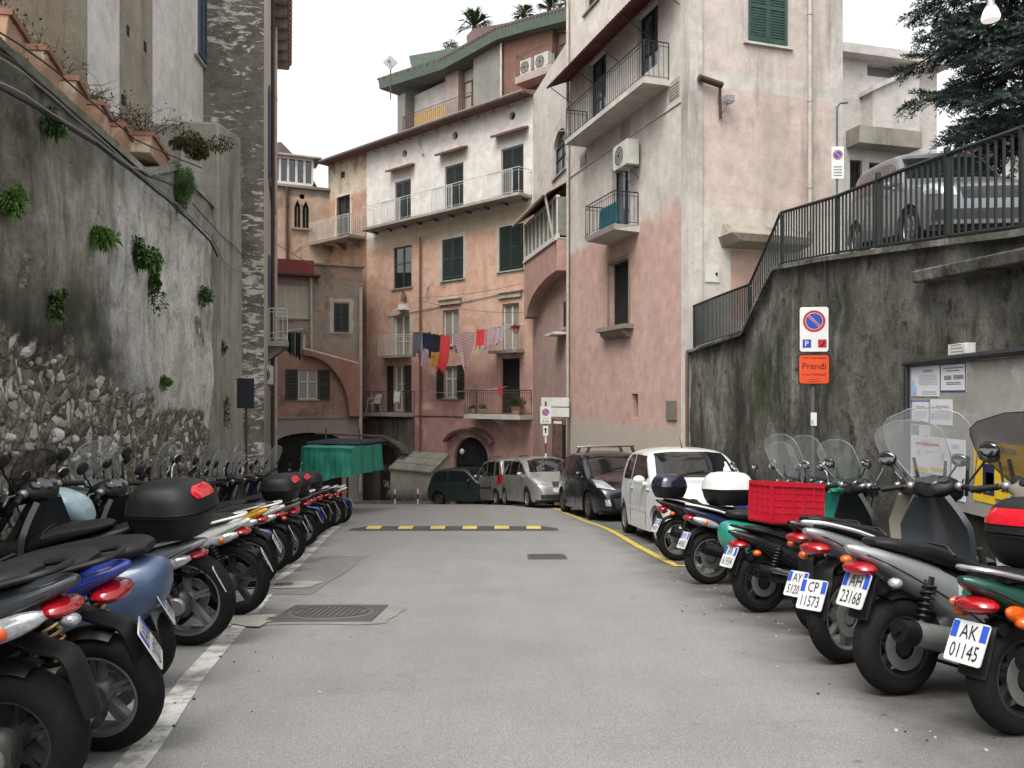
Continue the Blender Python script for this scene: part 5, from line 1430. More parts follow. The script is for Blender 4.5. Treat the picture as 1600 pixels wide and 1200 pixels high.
def poster(x0, x1, y0, y1, label, draw, mat=PAPER, lay=0, group='notices pasted on the board'):
    u0 = RW.P(x0, 600)[0]; u1 = RW.P(x1, 600)[0]; xm = (x0 + x1) / 2; z1 = RW.P(xm, y0)[1]; z0 = RW.P(xm, y1)[1]
    o = .123 + lay * .003
    t = thing('notice', label, 'poster', RW.W((u0 + u1) / 2, z0, o), group=group)
    mb = MB(); RW.box(mb, u0, u1, z0, z1, .118, o); wb(mb, 'sheet', mat, t)
    W_, H_ = u1 - u0, z1 - z0
    layers = {}
    def line(a, b, y, h, m=INK):
        layers.setdefault(m.name, (MB(), m))[0]; mbx = layers[m.name][0]
        mbx.add([RW.W(u0 + a * W_, z0 + (1 - y - h) * H_, o + .002), RW.W(u0 + b * W_, z0 + (1 - y - h) * H_, o + .002), RW.W(u0 + b * W_, z0 + (1 - y) * H_, o + .002), RW.W(u0 + a * W_, z0 + (1 - y) * H_, o + .002)], [(0, 1, 2, 3)])
    def txt(s, c, y, size, m=INK, sq=1.0):
        layers.setdefault(m.name, (MB(), m)); text_geo(layers[m.name][0], s, lambda a, b: RW.W(u0 + c * W_ + a, z0 + (1 - y) * H_ + b, o + .0035), size * H_, squeeze=sq)
    draw(line, txt)
    for k_, (mbx, m) in layers.items(): wb(mbx, 'print', m, t)
def small(line, a, b, y0, n, h=.012, gap=.035, m=GREY):
    for k in range(n):
        x = a
        while x < b - .03:
            w_ = rnd.uniform(.04, .11); line(x, min(b, x + w_), y0 + k * gap, h, m); x += w_ + .02
def d1(l, t):
    t('EDOARDO ALA', .62, .16, .13, INK, .62); small(l, .3, .95, .30, 7, .014, .05); small(l, .4, .9, .82, 3, .014, .045); l(.02, .14, .45, .5, LBLU); l(.14, .22, .65, .3, LBLU); l(.02, .96, .985, .012, INK)
def d2(l, t):
    for (a, b, y, h) in ((0, 1, 0, .03), (0, 1, .95, .05), (0, .02, 0, 1), (.97, 1, 0, 1)): l(a, b, y, h, BLU)
    small(l, .14, .9, .14, 1, .03, .05, INK); small(l, .25, .78, .24, 1, .025, .05, INK); l(.15, .45, .42, .15, GREY); l(.52, .92, .41, .15, GREY); small(l, .24, .82, .66, 2, .025, .06, INK)
def d3(l, t):
    for (a, b, y, h) in ((0, 1, 0, .07), (0, 1, .93, .07), (0, .05, 0, 1), (.95, 1, 0, 1)): l(a, b, y, h, MAU)
    t('Tommaso De Crescenzo', .5, .27, .14, INK, .55); small(l, .2, .85, .5, 4, .02, .08, MAU)
def d4(l, t):
    t('PASQUALE ANTONICELLI', .58, .3, .15, INK, .52); l(.06, .15, .24, .14, YELP); small(l, .22, .92, .46, 5, .016, .07); l(.03, .18, .55, .25, LBLU)
def d5(l, t): l(.02, .42, .05, .8, GREY); small(l, .5, .95, .15, 1, .03); small(l, .7, .95, .85, 1, .06, .05, INK)
def d6(l, t):
    t('Supermercato', .3, .085, .05, BLU, .8); l(.1, .56, .115, .03, RED); t('OFFERTE', .32, .15, .06, RED, 1.0); t('OOG', .84, .12, .11, GREY, .8)
    t('-75', .16, .30, .12, RED, .7); t('-25', .62, .31, .12, RED, .7); small(l, .3, .42, .25, 1, .012, .04, RED); small(l, .76, .9, .25, 1, .012, .04, RED)
    l(.03, .35, .55, .07, YELP); l(.4, .7, .52, .06, YELP); l(.03, .3, .74, .07, YELP); l(.34, .7, .72, .06, LBLU); small(l, .04, .7, .64, 2, .02, .035); small(l, .04, .7, .85, 3, .02, .04)
poster(1443, 1488, 572, 620, 'white notice headed EDOARDO ALA in the top corner of the board', d1)
poster(1490, 1531, 568, 612, 'white notice with a blue border near the top of the board', d2)
poster(1443, 1473, 625, 661, 'small notice with a mauve frame on the board', d3)
poster(1474, 1509, 624, 664, 'small notice with a yellow emblem beside the mauve framed one', d4)
poster(1445, 1472, 664, 683, 'tiny half torn notice under the mauve framed one', d5)
poster(1443, 1530, 684, 775, 'supermarket offers poster reading OFFERTE in red at the foot of the board', d6, lay=1)
M_YDK = pmat('navy_print', S(28, 34, 68), .6, 0, .15, 9)
def d7(l, t): l(.45, 1, .3, .55, M_YDK); l(.6, .95, .45, .32, PAPER); l(.5, .9, .16, .1, GREY); small(l, .64, .9, .5, 4, .015, .06, BLU)
def d8(l, t): t('SVUOTA', .4, .12, .16, BLU, .75); t('NON SI', .36, .42, .12, INK, .7); t('IL SACCO', .4, .56, .12, INK, .7); l(.06, .95, .68, .015, PAPER); small(l, .2, .9, .8, 1, .05, .06, INK)
poster(1544, 1578, 698, 785, 'yellow poster with a dark blue bag drawing on the lower board', d7, YELP, 1)
poster(1578, 1640, 696, 785, 'yellow poster with bold black and blue words at the edge of the photo', d8, YELP, 2)
u0, u1, z0, z1 = px_rect(RW, 1503, 1532, 537, 556)
t = thing('marble_plaque', 'small white plaque fixed above the noticeboard frame', 'plaque', RW.W(u0, z0, .1))
mb = MB(); RW.box(mb, u0, u1, z0, z1, .04, .13); wb(mb, 'slab', M_WHT, t, bevel=.005)
mb = MB()
for k in range(3): RW.box(mb, u0 + .05, u1 - .03 - .02 * k, z0 + .035 + k * .03, z0 + .043 + k * .03, .13, .132)
wb(mb, 'print', GREY, t)

# no-parking and orange donor signs on their post
M_SIGNW = pmat('sign_white', S(214, 214, 208), .4, 0, .04, 10, dirt=.1)
M_SRED = pmat('sign_red', S(176, 34, 48), .4, 0, .08, 10)
M_SBLUE = pmat('sign_blue', S(36, 70, 156), .4, 0, .08, 10)
M_SORG = pmat('sign_orange', S(214, 72, 26), .5, 0, .08, 8, dirt=.1)
M_SBLK = pmat('sign_black', S(26, 24, 24), .5, 0, .1, 10)
M_ZPOST = pmat('galvanised_post', S(96, 96, 92), .5, .4, .2, 12, dirt=.4)
def rrect(cx, cz, w, h, r=.03, n=5):
    pts = []
    for (sx, sz, a0) in ((1, -1, -90), (1, 1, 0), (-1, 1, 90), (-1, -1, 180)):
        for k in range(n):
            a = R(a0 + 90 * k / (n - 1)); pts.append((cx + sx * (w / 2 - r) + r * math.cos(a), cz + sz * (h / 2 - r) + r * math.sin(a)))
    return pts
def disc(mb, W_, cx, cz, r, o, mi, n=28, ri=None):
    if ri is None: mb.add([W_(cx + r * math.cos(2 * math.pi * k / n), cz + r * math.sin(2 * math.pi * k / n), o) for k in range(n)], [tuple(range(n))], mi)
    else:
        vs = [W_(cx + q * math.cos(2 * math.pi * k / n), cz + q * math.sin(2 * math.pi * k / n), o) for k in range(n) for q in (r, ri)]
        mb.add(vs, [(2 * k, 2 * ((k + 1) % n), 2 * ((k + 1) % n) + 1, 2 * k + 1) for k in range(n)], mi)
def noparking(mb, W_, cx, cz, r, o, clear=False):
    """blue disc, red ring, one diagonal bar; material slots 1 blue 2 red 3 white"""
    disc(mb, W_, cx, cz, r * .80, o, 1); disc(mb, W_, cx, cz, r, o + .001, 2, ri=r * .76); disc(mb, W_, cx, cz, r * .78, o + .0015, 3, ri=r * .745)
    d = R(-45); c, s = math.cos(d), math.sin(d)
    for (hw, m, oo) in ((.10, 3, .0018), (.07, 2, .0026)):
        q = [(-.74, -hw), (.74, -hw), (.74, hw), (-.74, hw)]
        mb.add([W_(cx + r * (a * c - b * s), cz + r * (a * s + b * c), o + oo) for a, b in q], [(0, 1, 2, 3)], m)
C = at(1272, 516, 9.7)
SG = Fac((C.x - 1, 9.7 + .12), (C.x + 1, 9.7 - .12)); su = SG.P(1272, 600)[0]
SW = lambda u, z, o: SG.W(u, z, o)
root = thing('parking_sign', 'white no parking sign above an orange donor notice on a post before the retaining wall', 'road sign', (C.x, 9.7, gz(9.7)))
mb = MB(); mb.tube([SG.W(su, gz(9.7) - .05, -.05), SG.W(su, EZ + 1.12, -.05)], .03, 10); wb(mb, 'post', M_ZPOST, root)
z0, z1 = SG.P(1272, 551)[1], SG.P(1272, 478)[1]; w_ = .36; cz = (z0 + z1) / 2
mb = MB(); mb.prism(rrect(su, cz, w_, z1 - z0), SW, -.012, 0); mb.prism(rrect(su, cz, w_ - .025, z1 - z0 - .025), SW, 0, .0015, 1)
b_ = wb(mb, 'sign_board', [M_SBLK, M_SIGNW], root)
mb = MB(); noparking(mb, SW, su, z1 - .185, .132, .003)
for (cx, m) in ((-.085, 1), (.095, 2)): mb.add([SW(su + cx - .05, z0 + .06, .003), SW(su + cx + .05, z0 + .06, .003), SW(su + cx + .05, z0 + .16, .003), SW(su + cx - .05, z0 + .16, .003)], [(0, 1, 2, 3)], m)
text_geo(mb, 'P', lambda a, b: SW(su - .085 + a, z0 + .11 + b, .0045), .095, 3)
q = [(-.035, -.025), (.0, -.01), (.02, .03), (.035, .02), (.01, -.03), (-.02, -.04)]
mb.add([SW(su + .095 + a, z0 + .11 + b, .0045) for a, b in q], [tuple(range(6))], 0)
mb.build('symbols', [M_SBLK, M_SBLUE, M_SRED, M_SIGNW], b_)
z0, z1 = SG.P(1272, 601)[1], SG.P(1272, 553)[1]; cz = (z0 + z1) / 2
mb = MB(); mb.prism(rrect(su, cz, .37, z1 - z0), SW, -.012, 0); mb.prism(rrect(su, cz, .345, z1 - z0 - .03), SW, 0, .0015, 1)
b_ = wb(mb, 'orange_board', [M_SBLK, M_SORG], root)
mb = MB()
for (s, dz, sz) in (('Vuoi il mio posto?', .135, .04), ('Prendi', .04, .11), ('il mio handicap!', -.065, .044), ('Associazione di', -.12, .02), ('volontariato disabili', -.147, .02)):
    text_geo(mb, s, lambda a, b, dz=dz: SW(su + a, cz + dz + b, .004), sz)
mb.build('lettering', M_SBLK, b_)
u, z = SG.P(1272, 655); mb = MB(); SG.box(mb, u - .035, u + .035, z - .08, z + .08, -.02, -.015); mb.add([SG.W(u - .03, z - .07, -.0145), SG.W(u - .002, z - .07, -.0145), SG.W(u - .002, z - .01, -.0145), SG.W(u - .03, z - .01, -.0145)], [(0, 1, 2, 3)], 1); wb(mb, 'sticker', [M_SIGNW, LBLU], root)

# second no-parking sign on the upper road, on a tall cranked post
C = at(1310, 250, 15.5)
SG2 = Fac((C.x - 1, 15.6), (C.x + 1, 15.4)); su = SG2.P(1309, 600)[0]; SW2 = lambda u, z, o: SG2.W(u, z, o)
root = thing('upper_road_sign', 'no parking sign on a hooked grey post by the upper road railing', 'road sign', (C.x, 15.5, upz(15.5)))
zt = SG2.P(1309, 160)[1]
mb = MB(); mb.tube([SG2.W(su, upz(15.5), -.05), SG2.W(su, zt - .25, -.05), SG2.W(su, zt - .08, -.05), SG2.W(su + .06, zt, -.05), SG2.W(su + .2, zt + .01, -.05)], .022, 8); wb(mb, 'post', M_ZPOST, root)
z0, z1 = SG2.P(1309, 279)[1], SG2.P(1309, 229)[1]; cz = (z0 + z1) / 2
mb = MB(); mb.prism(rrect(su, cz, .23, z1 - z0, .02), SW2, -.012, 0); b_ = wb(mb, 'sign_board', M_SIGNW, root)
mb = MB(); noparking(mb, SW2, su, z1 - .16, .095, .003)
for k in range(4): mb.add([SW2(su - .08, z0 + .05 + k * .055, .003), SW2(su + .08, z0 + .05 + k * .055, .003), SW2(su + .08, z0 + .075 + k * .055, .003), SW2(su - .08, z0 + .075 + k * .055, .003)], [(0, 1, 2, 3)], 0)
mb.build('symbols', [GREY, M_SBLUE, M_SRED, M_SIGNW], b_)

# sign group at the mouth of the far lane
C = at(852, 660, 24.6)
SG3 = Fac((C.x - 1, 24.75), (C.x + 1, 24.45)); su = SG3.P(852.5, 600)[0]; SW3 = lambda u, z, o: SG3.W(u, z, o)
root = thing('striped_post_sign', 'small no parking sign 0-24 on a red and white striped post by the pink corner', 'road sign', (C.x, 24.6, gz(24.6)))
mb = MB(); z = gz(24.6); k = 0
ztp = SG3.P(852, 622)[1]
while z < ztp: mb.tube([SG3.W(su, z, -.04), SG3.W(su, min(z + .32, ztp), -.04)], .03, 8, mi=k % 2); z += .32; k += 1
wb(mb, 'post', [M_SIGNW, pmat('post_red', S(120, 48, 44), .6)], root)
z0, z1 = SG3.P(852, 662)[1], SG3.P(852, 635)[1]
mb = MB(); mb.prism(rrect(su, (z0 + z1) / 2, .33, z1 - z0, .02), SW3, -.01, 0); b_ = wb(mb, 'sign_board', M_SIGNW, root)
mb = MB(); noparking(mb, SW3, su, z1 - .18, .12, .003)
text_geo(mb, '0-24', lambda a, b: SW3(su + a, z0 + .07 + b, .004), .11, 0); text_geo(mb, 'sul lato', lambda a, b: SW3(su + a, z0 + .17 + b, .004), .06, 0)
mb.build('symbols', [M_SBLK, pmat('faded_mauve_sign', S(120, 84, 140), .5), pmat('faded_pink_sign', S(170, 90, 120), .5), M_SIGNW], b_)
z0, z1 = SG3.P(852, 692)[1], SG3.P(852, 664)[1]
mb = MB(); mb.prism(rrect(su, (z0 + z1) / 2 + .1, .16, (z1 - z0) * .55, .01), SW3, -.01, 0); wb(mb, 'arrow_board', M_SIGNW, root)
mb = MB(); c = (z0 + z1) / 2 + .1; mb.add([SW3(su + a, c + b, .003) for a, b in ((-.02, -.08), (.02, -.08), (.02, .02), (.055, .02), (0, .1), (-.055, .02), (-.02, .02))], [tuple(range(7))], 0); wb(mb, 'arrow', M_SBLK, root)
CF = Fac((1.25, 25.8), (1.95, 25.0)); 
root = thing('blank_sign_boards', 'pair of blank pale direction boards behind the striped post', 'road sign', (1.5, 25.4, gz(25.4)))
cu0 = CF.P(846, 600)[0]; cu1 = CF.P(889, 600)[0]
mb = MB(); CF.box(mb, cu0, cu1, CF.P(866, 635)[1], CF.P(866, 621)[1], -.02, .01); CF.box(mb, cu0 + .2, cu1, CF.P(866, 651)[1], CF.P(866, 637)[1], -.02, .01); wb(mb, 'board', M_SIGNW, root)
mb = MB(); mb.tube([CF.W(cu1 - .1, gz(25) - .1, -.05), CF.W(cu1 - .1, CF.P(866, 619)[1], -.05)], .03, 8); mb.tube([CF.W(cu0 + .3, CF.P(866, 645)[1], -.05), CF.W(cu0 + .3, CF.P(866, 624)[1], -.03)], .015, 6, mi=0); wb(mb, 'post', M_ZPOST, root)
root = thing('tourist_panel', 'narrow brown tourist information panel standing at the foot of the pink corner', 'information board', (1.6, 25.2, gz(25.2)))
tu0 = CF.P(866, 600)[0]; tu1 = CF.P(880, 600)[0]
mb = MB(); CF.box(mb, tu0, tu1, CF.P(872, 725)[1], CF.P(872, 656)[1], .02, .05); b_ = wb(mb, 'panel', pmat('brown_map_print', S(96, 72, 64), .6, 0, .5, 6), root)
mb = MB(); CF.box(mb, tu0 + .02, tu1 - .02, CF.P(872, 662)[1], CF.P(872, 658)[1], .05, .053); mb.build('heading', M_SIGNW, b_)
mb = MB(); CF.box(mb, tu1 + .02, tu1 + .1, gz(25.2) - .1, CF.P(884, 664)[1], .0, .05); CF.box(mb, tu0 - .03, tu0, gz(25.2) - .1, CF.P(872, 655)[1], 0, .05); wb(mb, 'frame', M_BLK, root)
# back of a sign at the end of the left wall
C = at(383, 615, 15.6)
root = thing('sign_back', 'dark back of a road sign on a thin post where the old wall ends', 'road sign', (C.x, 15.6, gz(15.6)))
mb = MB(); a = at(370, 638, 15.6); b = at(397, 591, 15.6); mb.box(a.x, b.x, 15.6, 15.62, a.z, b.z); wb(mb, 'sign_board', pmat('dark_sign_back', S(34, 38, 46), .6, .2, .2, 8), root, bevel=.006)
mb = MB(); mb.tube([(C.x, 15.66, gz(15.6)), (C.x, 15.66, b.z)], .025, 8); wb(mb, 'post', M_RUST, root)
# ------------------------------------------------------------------ scooters
M_TYRE = pmat('tyre_rubber', S(19, 18, 18), .85, 0, .25, 40, bump=.25, dirt=.12, spec=.25)
M_RIMG = pmat('grey_alloy', S(126, 126, 126), .4, .5, .1, 20, dirt=.3)
M_RIMD = pmat('dark_alloy', S(58, 58, 60), .45, .5, .15, 20, dirt=.3)
M_ENG = pmat('dusty_engine_metal', S(70, 68, 66), .5, .6, .2, 16, dirt=.2)
M_ALU = pmat('cast_aluminium', S(150, 150, 148), .42, .7, .12, 14, dirt=.3)
M_CHR = pmat('chrome', S(205, 206, 210), .12, 1.0, .03, 10)
M_BPL = pmat('black_bike_plastic', S(17, 17, 19), .5, 0, .15, 18, bump=.06, dirt=.07, spec=.35)
M_BGL = pmat('gloss_black_paint', S(24, 24, 27), .22, 0, .2, 10, coat=.5, dirt=.15)
M_SEAT = pmat('black_seat_vinyl', S(23, 22, 22), .55, 0, .15, 30, bump=.12, dirt=.07, spec=.35)
M_REDL = pmat('red_lens', S(150, 16, 26), .12, 0, .25, 40, coat=.6)
M_ORL = pmat('orange_lens', S(206, 88, 20), .15, 0, .2, 40, coat=.6)
M_CLL = pmat('clear_lens', S(176, 178, 180), .1, .4, .25, 60, coat=.8)
M_RREF = pmat('red_reflector', S(196, 24, 40), .15, 0, .15, 60, coat=.8)
M_GOLD = pmat('golden_spring', S(176, 140, 84), .4, .5, .1, 20)
M_MIRR = pmat('mirror_glass', S(190, 196, 200), .04, 1.0, .03, 5)
M_PLW = pmat('plate_white', S(206, 206, 204), .45, 0, .06, 12, dirt=.2)
M_PLB = pmat('plate_blue', S(40, 78, 176), .45, 0, .08, 12)
M_PLK = pmat('plate_ink', S(30, 32, 48), .5, 0, .1, 12)
def paint(name, c, rough=.28, metal=0.0, dirt=.15): return pmat(name, c, rough, metal, .025, 2.5, coat=.5, dirt=dirt * .5)
P_SIL = paint('silver_paint', S(166, 168, 170), .3, .5); P_GREY = paint('anthracite_paint', S(62, 66, 70), .35, .3); P_BLUE = paint('blue_paint', S(36, 52, 128), .25)
P_PBLUE = paint('faded_blue_paint', S(62, 82, 112), .45, 0, .35); P_WHITE = paint('white_paint', S(206, 206, 202), .3); P_YEL = paint('yellow_paint', S(214, 158, 28), .3)
P_GG = paint('grey_green_paint', S(104, 112, 100), .4, .3); P_TEAL = paint('teal_paint', S(36, 128, 112), .3); P_DKG = paint('dark_green_paint', S(24, 66, 58), .3)
P_NAVY = paint('navy_paint', S(26, 30, 58), .25); P_LBL = paint('pale_blue_paint', S(150, 172, 182), .3); P_BEI = paint('grey_beige_paint', S(126, 122, 112), .4)
G_CLEAR = glassm('clear_screen', S(190, 196, 196), .16); G_SMOKE = glassm('smoked_screen', S(70, 66, 66), .5); G_MID = glassm('hazy_screen', S(170, 172, 170), .3, .2)

def sring(x, zc, a, b, p=2.5, n=18, yc=0.0, dx=0.0):
    r = []
    for k in range(n):
        t = 2 * math.pi * k / n; c, s = math.cos(t), math.sin(t)
        z = b * math.copysign(abs(s) ** (2 / p), s)
        r.append(V((x + dx * z / max(b, 1e-6), yc + a * math.copysign(abs(c) ** (2 / p), c), zc + z)))
    return r
def spline(pts, k=4):
    """catmull-rom through tuples of any length"""
    out = []; n = len(pts)
    for i in range(n - 1):
        p0, p1, p2, p3 = pts[max(i - 1, 0)], pts[i], pts[i + 1], pts[min(i + 2, n - 1)]
        for j in range(k):
            t = j / k
            out.append(tuple(.5 * (2 * b + (c - a) * t + (2 * a - 5 * b + 4 * c - d) * t * t + (3 * b - a - 3 * c + d) * t ** 3) for a, b, c, d in zip(p0, p1, p2, p3)))
    out.append(tuple(pts[-1])); return out
def sloft(mb, secs, mi=0, p=2.5, k=4, n=18, yc=0.0, s=1.0):
    mb.loft([sring(q[0], q[1], max(q[2], .004), max(q[3], .004), p, n, yc=(q[4] if len(q) > 4 else yc) * s) for q in spline(secs, k)], mi)
def helix(mb, p0, p1, r, turns, wr, mi=0):
    p0, p1 = V(p0), V(p1); d = (p1 - p0); t = d.normalized(); a = t.cross(V((0, 1, 0))).normalized(); b = t.cross(a); N = turns * 10
    mb.tube([p0 + d * (i / N) + (a * math.cos(2 * math.pi * i / 10) + b * math.sin(2 * math.pi * i / 10)) * r for i in range(N + 1)], wr, 5, mi)

def wheel(parent, x, r, tw, rim, spokes=5, disc=True, wide=.022, z=None):
    M = Matrix.Translation(V((x, 0, r if z is None else z))) @ Matrix.Rotation(R(90), 4, 'X')
    rr = r - tw * .56
    mb = MB(); hw = tw * .42
    mb.lathe([(rr - .022, -hw), (rr + .008, -hw), (rr + .008, -hw + .012), (rr - .016, -hw + .02), (rr - .022, 0), (rr - .016, hw - .02), (rr + .008, hw - .012), (rr + .008, hw), (rr - .022, hw), (rr - .034, hw * .7), (rr - .034, -hw * .7), (rr - .022, -hw)], M, 36)
    mb.lathe([(.0, -.055), (.045, -.055), (.05, -.03), (.05, .03), (.045, .055), (0, .055)], M, 18)
    for k in range(spokes):
        a = 2 * math.pi * k / spokes + .3; q = M @ Matrix.Rotation(a, 4, 'Z')
        for sg in ((-1, 1) if spokes <= 5 else (0,)):
            o = sg * wide * .8
            mb.hexa([q @ V(p) for p in ((.03, -wide * .5 + o * .3, -.022), (rr - .025, -wide * .42 + o, -.016), (rr - .025, wide * .42 + o, -.016), (.03, wide * .5 + o * .3, -.022), (.03, -wide * .5 + o * .3, .022), (rr - .025, -wide * .42 + o, .016), (rr - .025, wide * .42 + o, .016), (.03, wide * .5 + o * .3, .022))])
    w = mb.build('wheel', rim, parent)
    mb = MB(); pr = []
    for k in range(15):
        a = R(-28 + 236 * k / 14); pr.append((r - tw * .45 + tw * .45 * math.sin(a), tw * .48 * math.cos(a)))
    pr.append(pr[0]); mb.lathe(pr, M, 44)
    for k in range(40):
        a = 2 * math.pi * k / 40; q = M @ Matrix.Rotation(a, 4, 'Z')
        for sg in (-1, 1):
            mb.hexa([q @ V(p) for p in ((r - .004, sg * .006, sg * tw * .05), (r - .012, .02 + sg * .006, sg * tw * .30), (r - .012, .03 + sg * .006, sg * tw * .30), (r - .004, .011 + sg * .006, sg * tw * .05), (r + .0015, sg * .006, sg * tw * .05), (r - .007, .02 + sg * .006, sg * tw * .32), (r - .007, .03 + sg * .006, sg * tw * .32), (r + .0015, .011 + sg * .006, sg * tw * .05))]) if False else None
    mb.build('tyre', M_TYRE, w)
    if disc:
        mb = MB(); D = M @ Matrix.Translation((0, 0, .06)); mb.lathe([(.06, -.003), (.115, -.003), (.115, .003), (.06, .003), (.06, -.003)], D, 24); mb.build('brake_disc', M_ALU, w)
    return w

def top_case(parent, cx, z0, lid, base, sc_=1.0, refl=True, w=.21, l=.215, h=.31, style=0):
    def ring(z, a, b, p=2.9): return [V((cx + a * sc_ * math.copysign(abs(math.cos(t)) ** (2 / p), math.cos(t)), b * sc_ * math.copysign(abs(math.sin(t)) ** (2 / p), math.sin(t)), z0 + z * sc_)) for t in [2 * math.pi * k / 32 for k in range(32)]]
    m = h * .46
    mb = MB(); mb.loft([ring(0, l * .72, w * .7), ring(.012, l * .8, w * .8), ring(m * .5, l * .93, w * .95), ring(m * .92, l, w), ring(m * .94, l * 1.03, w * 1.03), ring(m, l * 1.03, w * 1.03)])
    t = mb.build('top_case', base, parent)
    f = [(m + .006, 1.03, 1.03), (m + .02, 1.01, 1.01), (h * .68, .96, .97), (h * .85, .84, .86), (h * .95, .66, .68), (h * .985, .4, .42), (h, .1, .1)]
    mb = MB(); mb.loft([ring(z, l * a, w * b) for z, a, b in f]); L = mb.build('lid', lid, t)
    if refl:
        mb = MB(); rows = []
        zs = [(h * .60, .985), (h * .68, .965), (h * .76, .915), (h * .83, .86)] if style == 0 else [(h * .72, .95), (h * .80, .89), (h * .87, .82), (h * .93, .72)]
        for i, (z, a) in enumerate(zs):
            row = []; sp = (.75, .8, .7, .45)[i] if style == 0 else (.35, .5, .5, .3)[i]
            for k in range(9):
                t_ = math.pi + sp * (k / 4 - 1); p = 2.9; row.append(V((cx + (l * a * sc_ + .006) * math.copysign(abs(math.cos(t_)) ** (2 / p), math.cos(t_)), (w * a * sc_ + .006) * math.copysign(abs(math.sin(t_)) ** (2 / p), math.sin(t_)), z0 + z * sc_)))
            rows.append(row)
        mb.sheet(rows, thick=.006); mb.build('reflector', M_RREF, t)
    return t

def number_plate(parent, c, tilt, yaw, l1, l2):
    """rear plate: c centre, tilt back from vertical, yaw about z"""
    Rz = Matrix.Rotation(yaw, 3, 'Z'); back = Rz @ V((-math.cos(tilt), 0, math.sin(tilt))); up = Rz @ V((math.sin(tilt), 0, math.cos(tilt))); rt = up.cross(back); rt.normalize(); c = V(c)
    W_ = lambda u, z, o: c + rt * u + up * z + back * o
    mb = MB(); mb.prism(rrect(0, 0, .182, .182, .012, 3), W_, -.004, .001); q = mb.build('number_plate', M_PLW, parent)
    mb = MB()
    for sx in (-1, 1): mb.add([W_(sx * .072 - .016, .012, .0025), W_(sx * .072 + .016, .012, .0025), W_(sx * .072 + .016, .084, .0025), W_(sx * .072 - .016, .084, .0025)], [(0, 1, 2, 3)], 1)
    text_geo(mb, l1, lambda a, b: W_(a, .045 + b, .0035), .088, 0, squeeze=.72); text_geo(mb, l2, lambda a, b: W_(a, -.04 + b, .0035), .092, 0, squeeze=.62)
    mb.build('lettering', [M_PLK, M_PLB], q)

def mirror(parent, base, head, r=.055, chrome=False, face=M_MIRR):
    mb = MB(); b, h = V(base), V(head); mid = b.lerp(h, .55) + V((.03, 0, .02)); mb.tube([b, mid, h], .007, 6, mi=1 if chrome else 0)
    T_ = Matrix.Rotation(R(-14), 3, 'Y'); mb.ell(h, .016, r * 1.3, r * .9, 16, 8, mi=1 if chrome else 0, M=T_)
    m = mb.build('mirror', [M_BPL, M_CHR], parent)
    mb = MB(); mb.ell(h + V((-.009, 0, 0)), .010, r * 1.18, r * .78, 16, 6, M=T_); mb.build('glass', face, m)

def screen(parent, x, z, h, w, mat, rake=.22, low=.6):
    mb = MB(); rows = []
    for i in range(11):
        t = i / 10; ww = w * (low + (1 - low) * min(1, t * 2.2)) * math.sqrt(max(.02, 1 - max(0, (t - .72) / .295) ** 2.2)); row = []
        for k in range(11):
            q = k / 5 - 1; row.append(V((x - rake * t * h / .5 - .16 * (ww * q) ** 2 / w, ww * q, z + h * t)))
        rows.append(row)
    mb.sheet(rows, thick=.004); s = mb.build('windscreen', mat, parent)
    for sg in (-1, 1): mb = MB(); mb.tube([V((x - .05, sg * w * .5, z - .06)), V((x - .03 - rake * .3 * h, sg * w * .62, z + h * .38))], .011, 6); mb.build('screen_bracket', M_BPL, s)
    mb = MB(); e = [r_[0] for r_ in rows] + [p for p in rows[-1]] + [r_[-1] for r_ in reversed(rows)]; mb.tube(e, .0035, 5); mb.build('screen_edge', M_CLL if mat is not G_SMOKE else M_BPL, s)

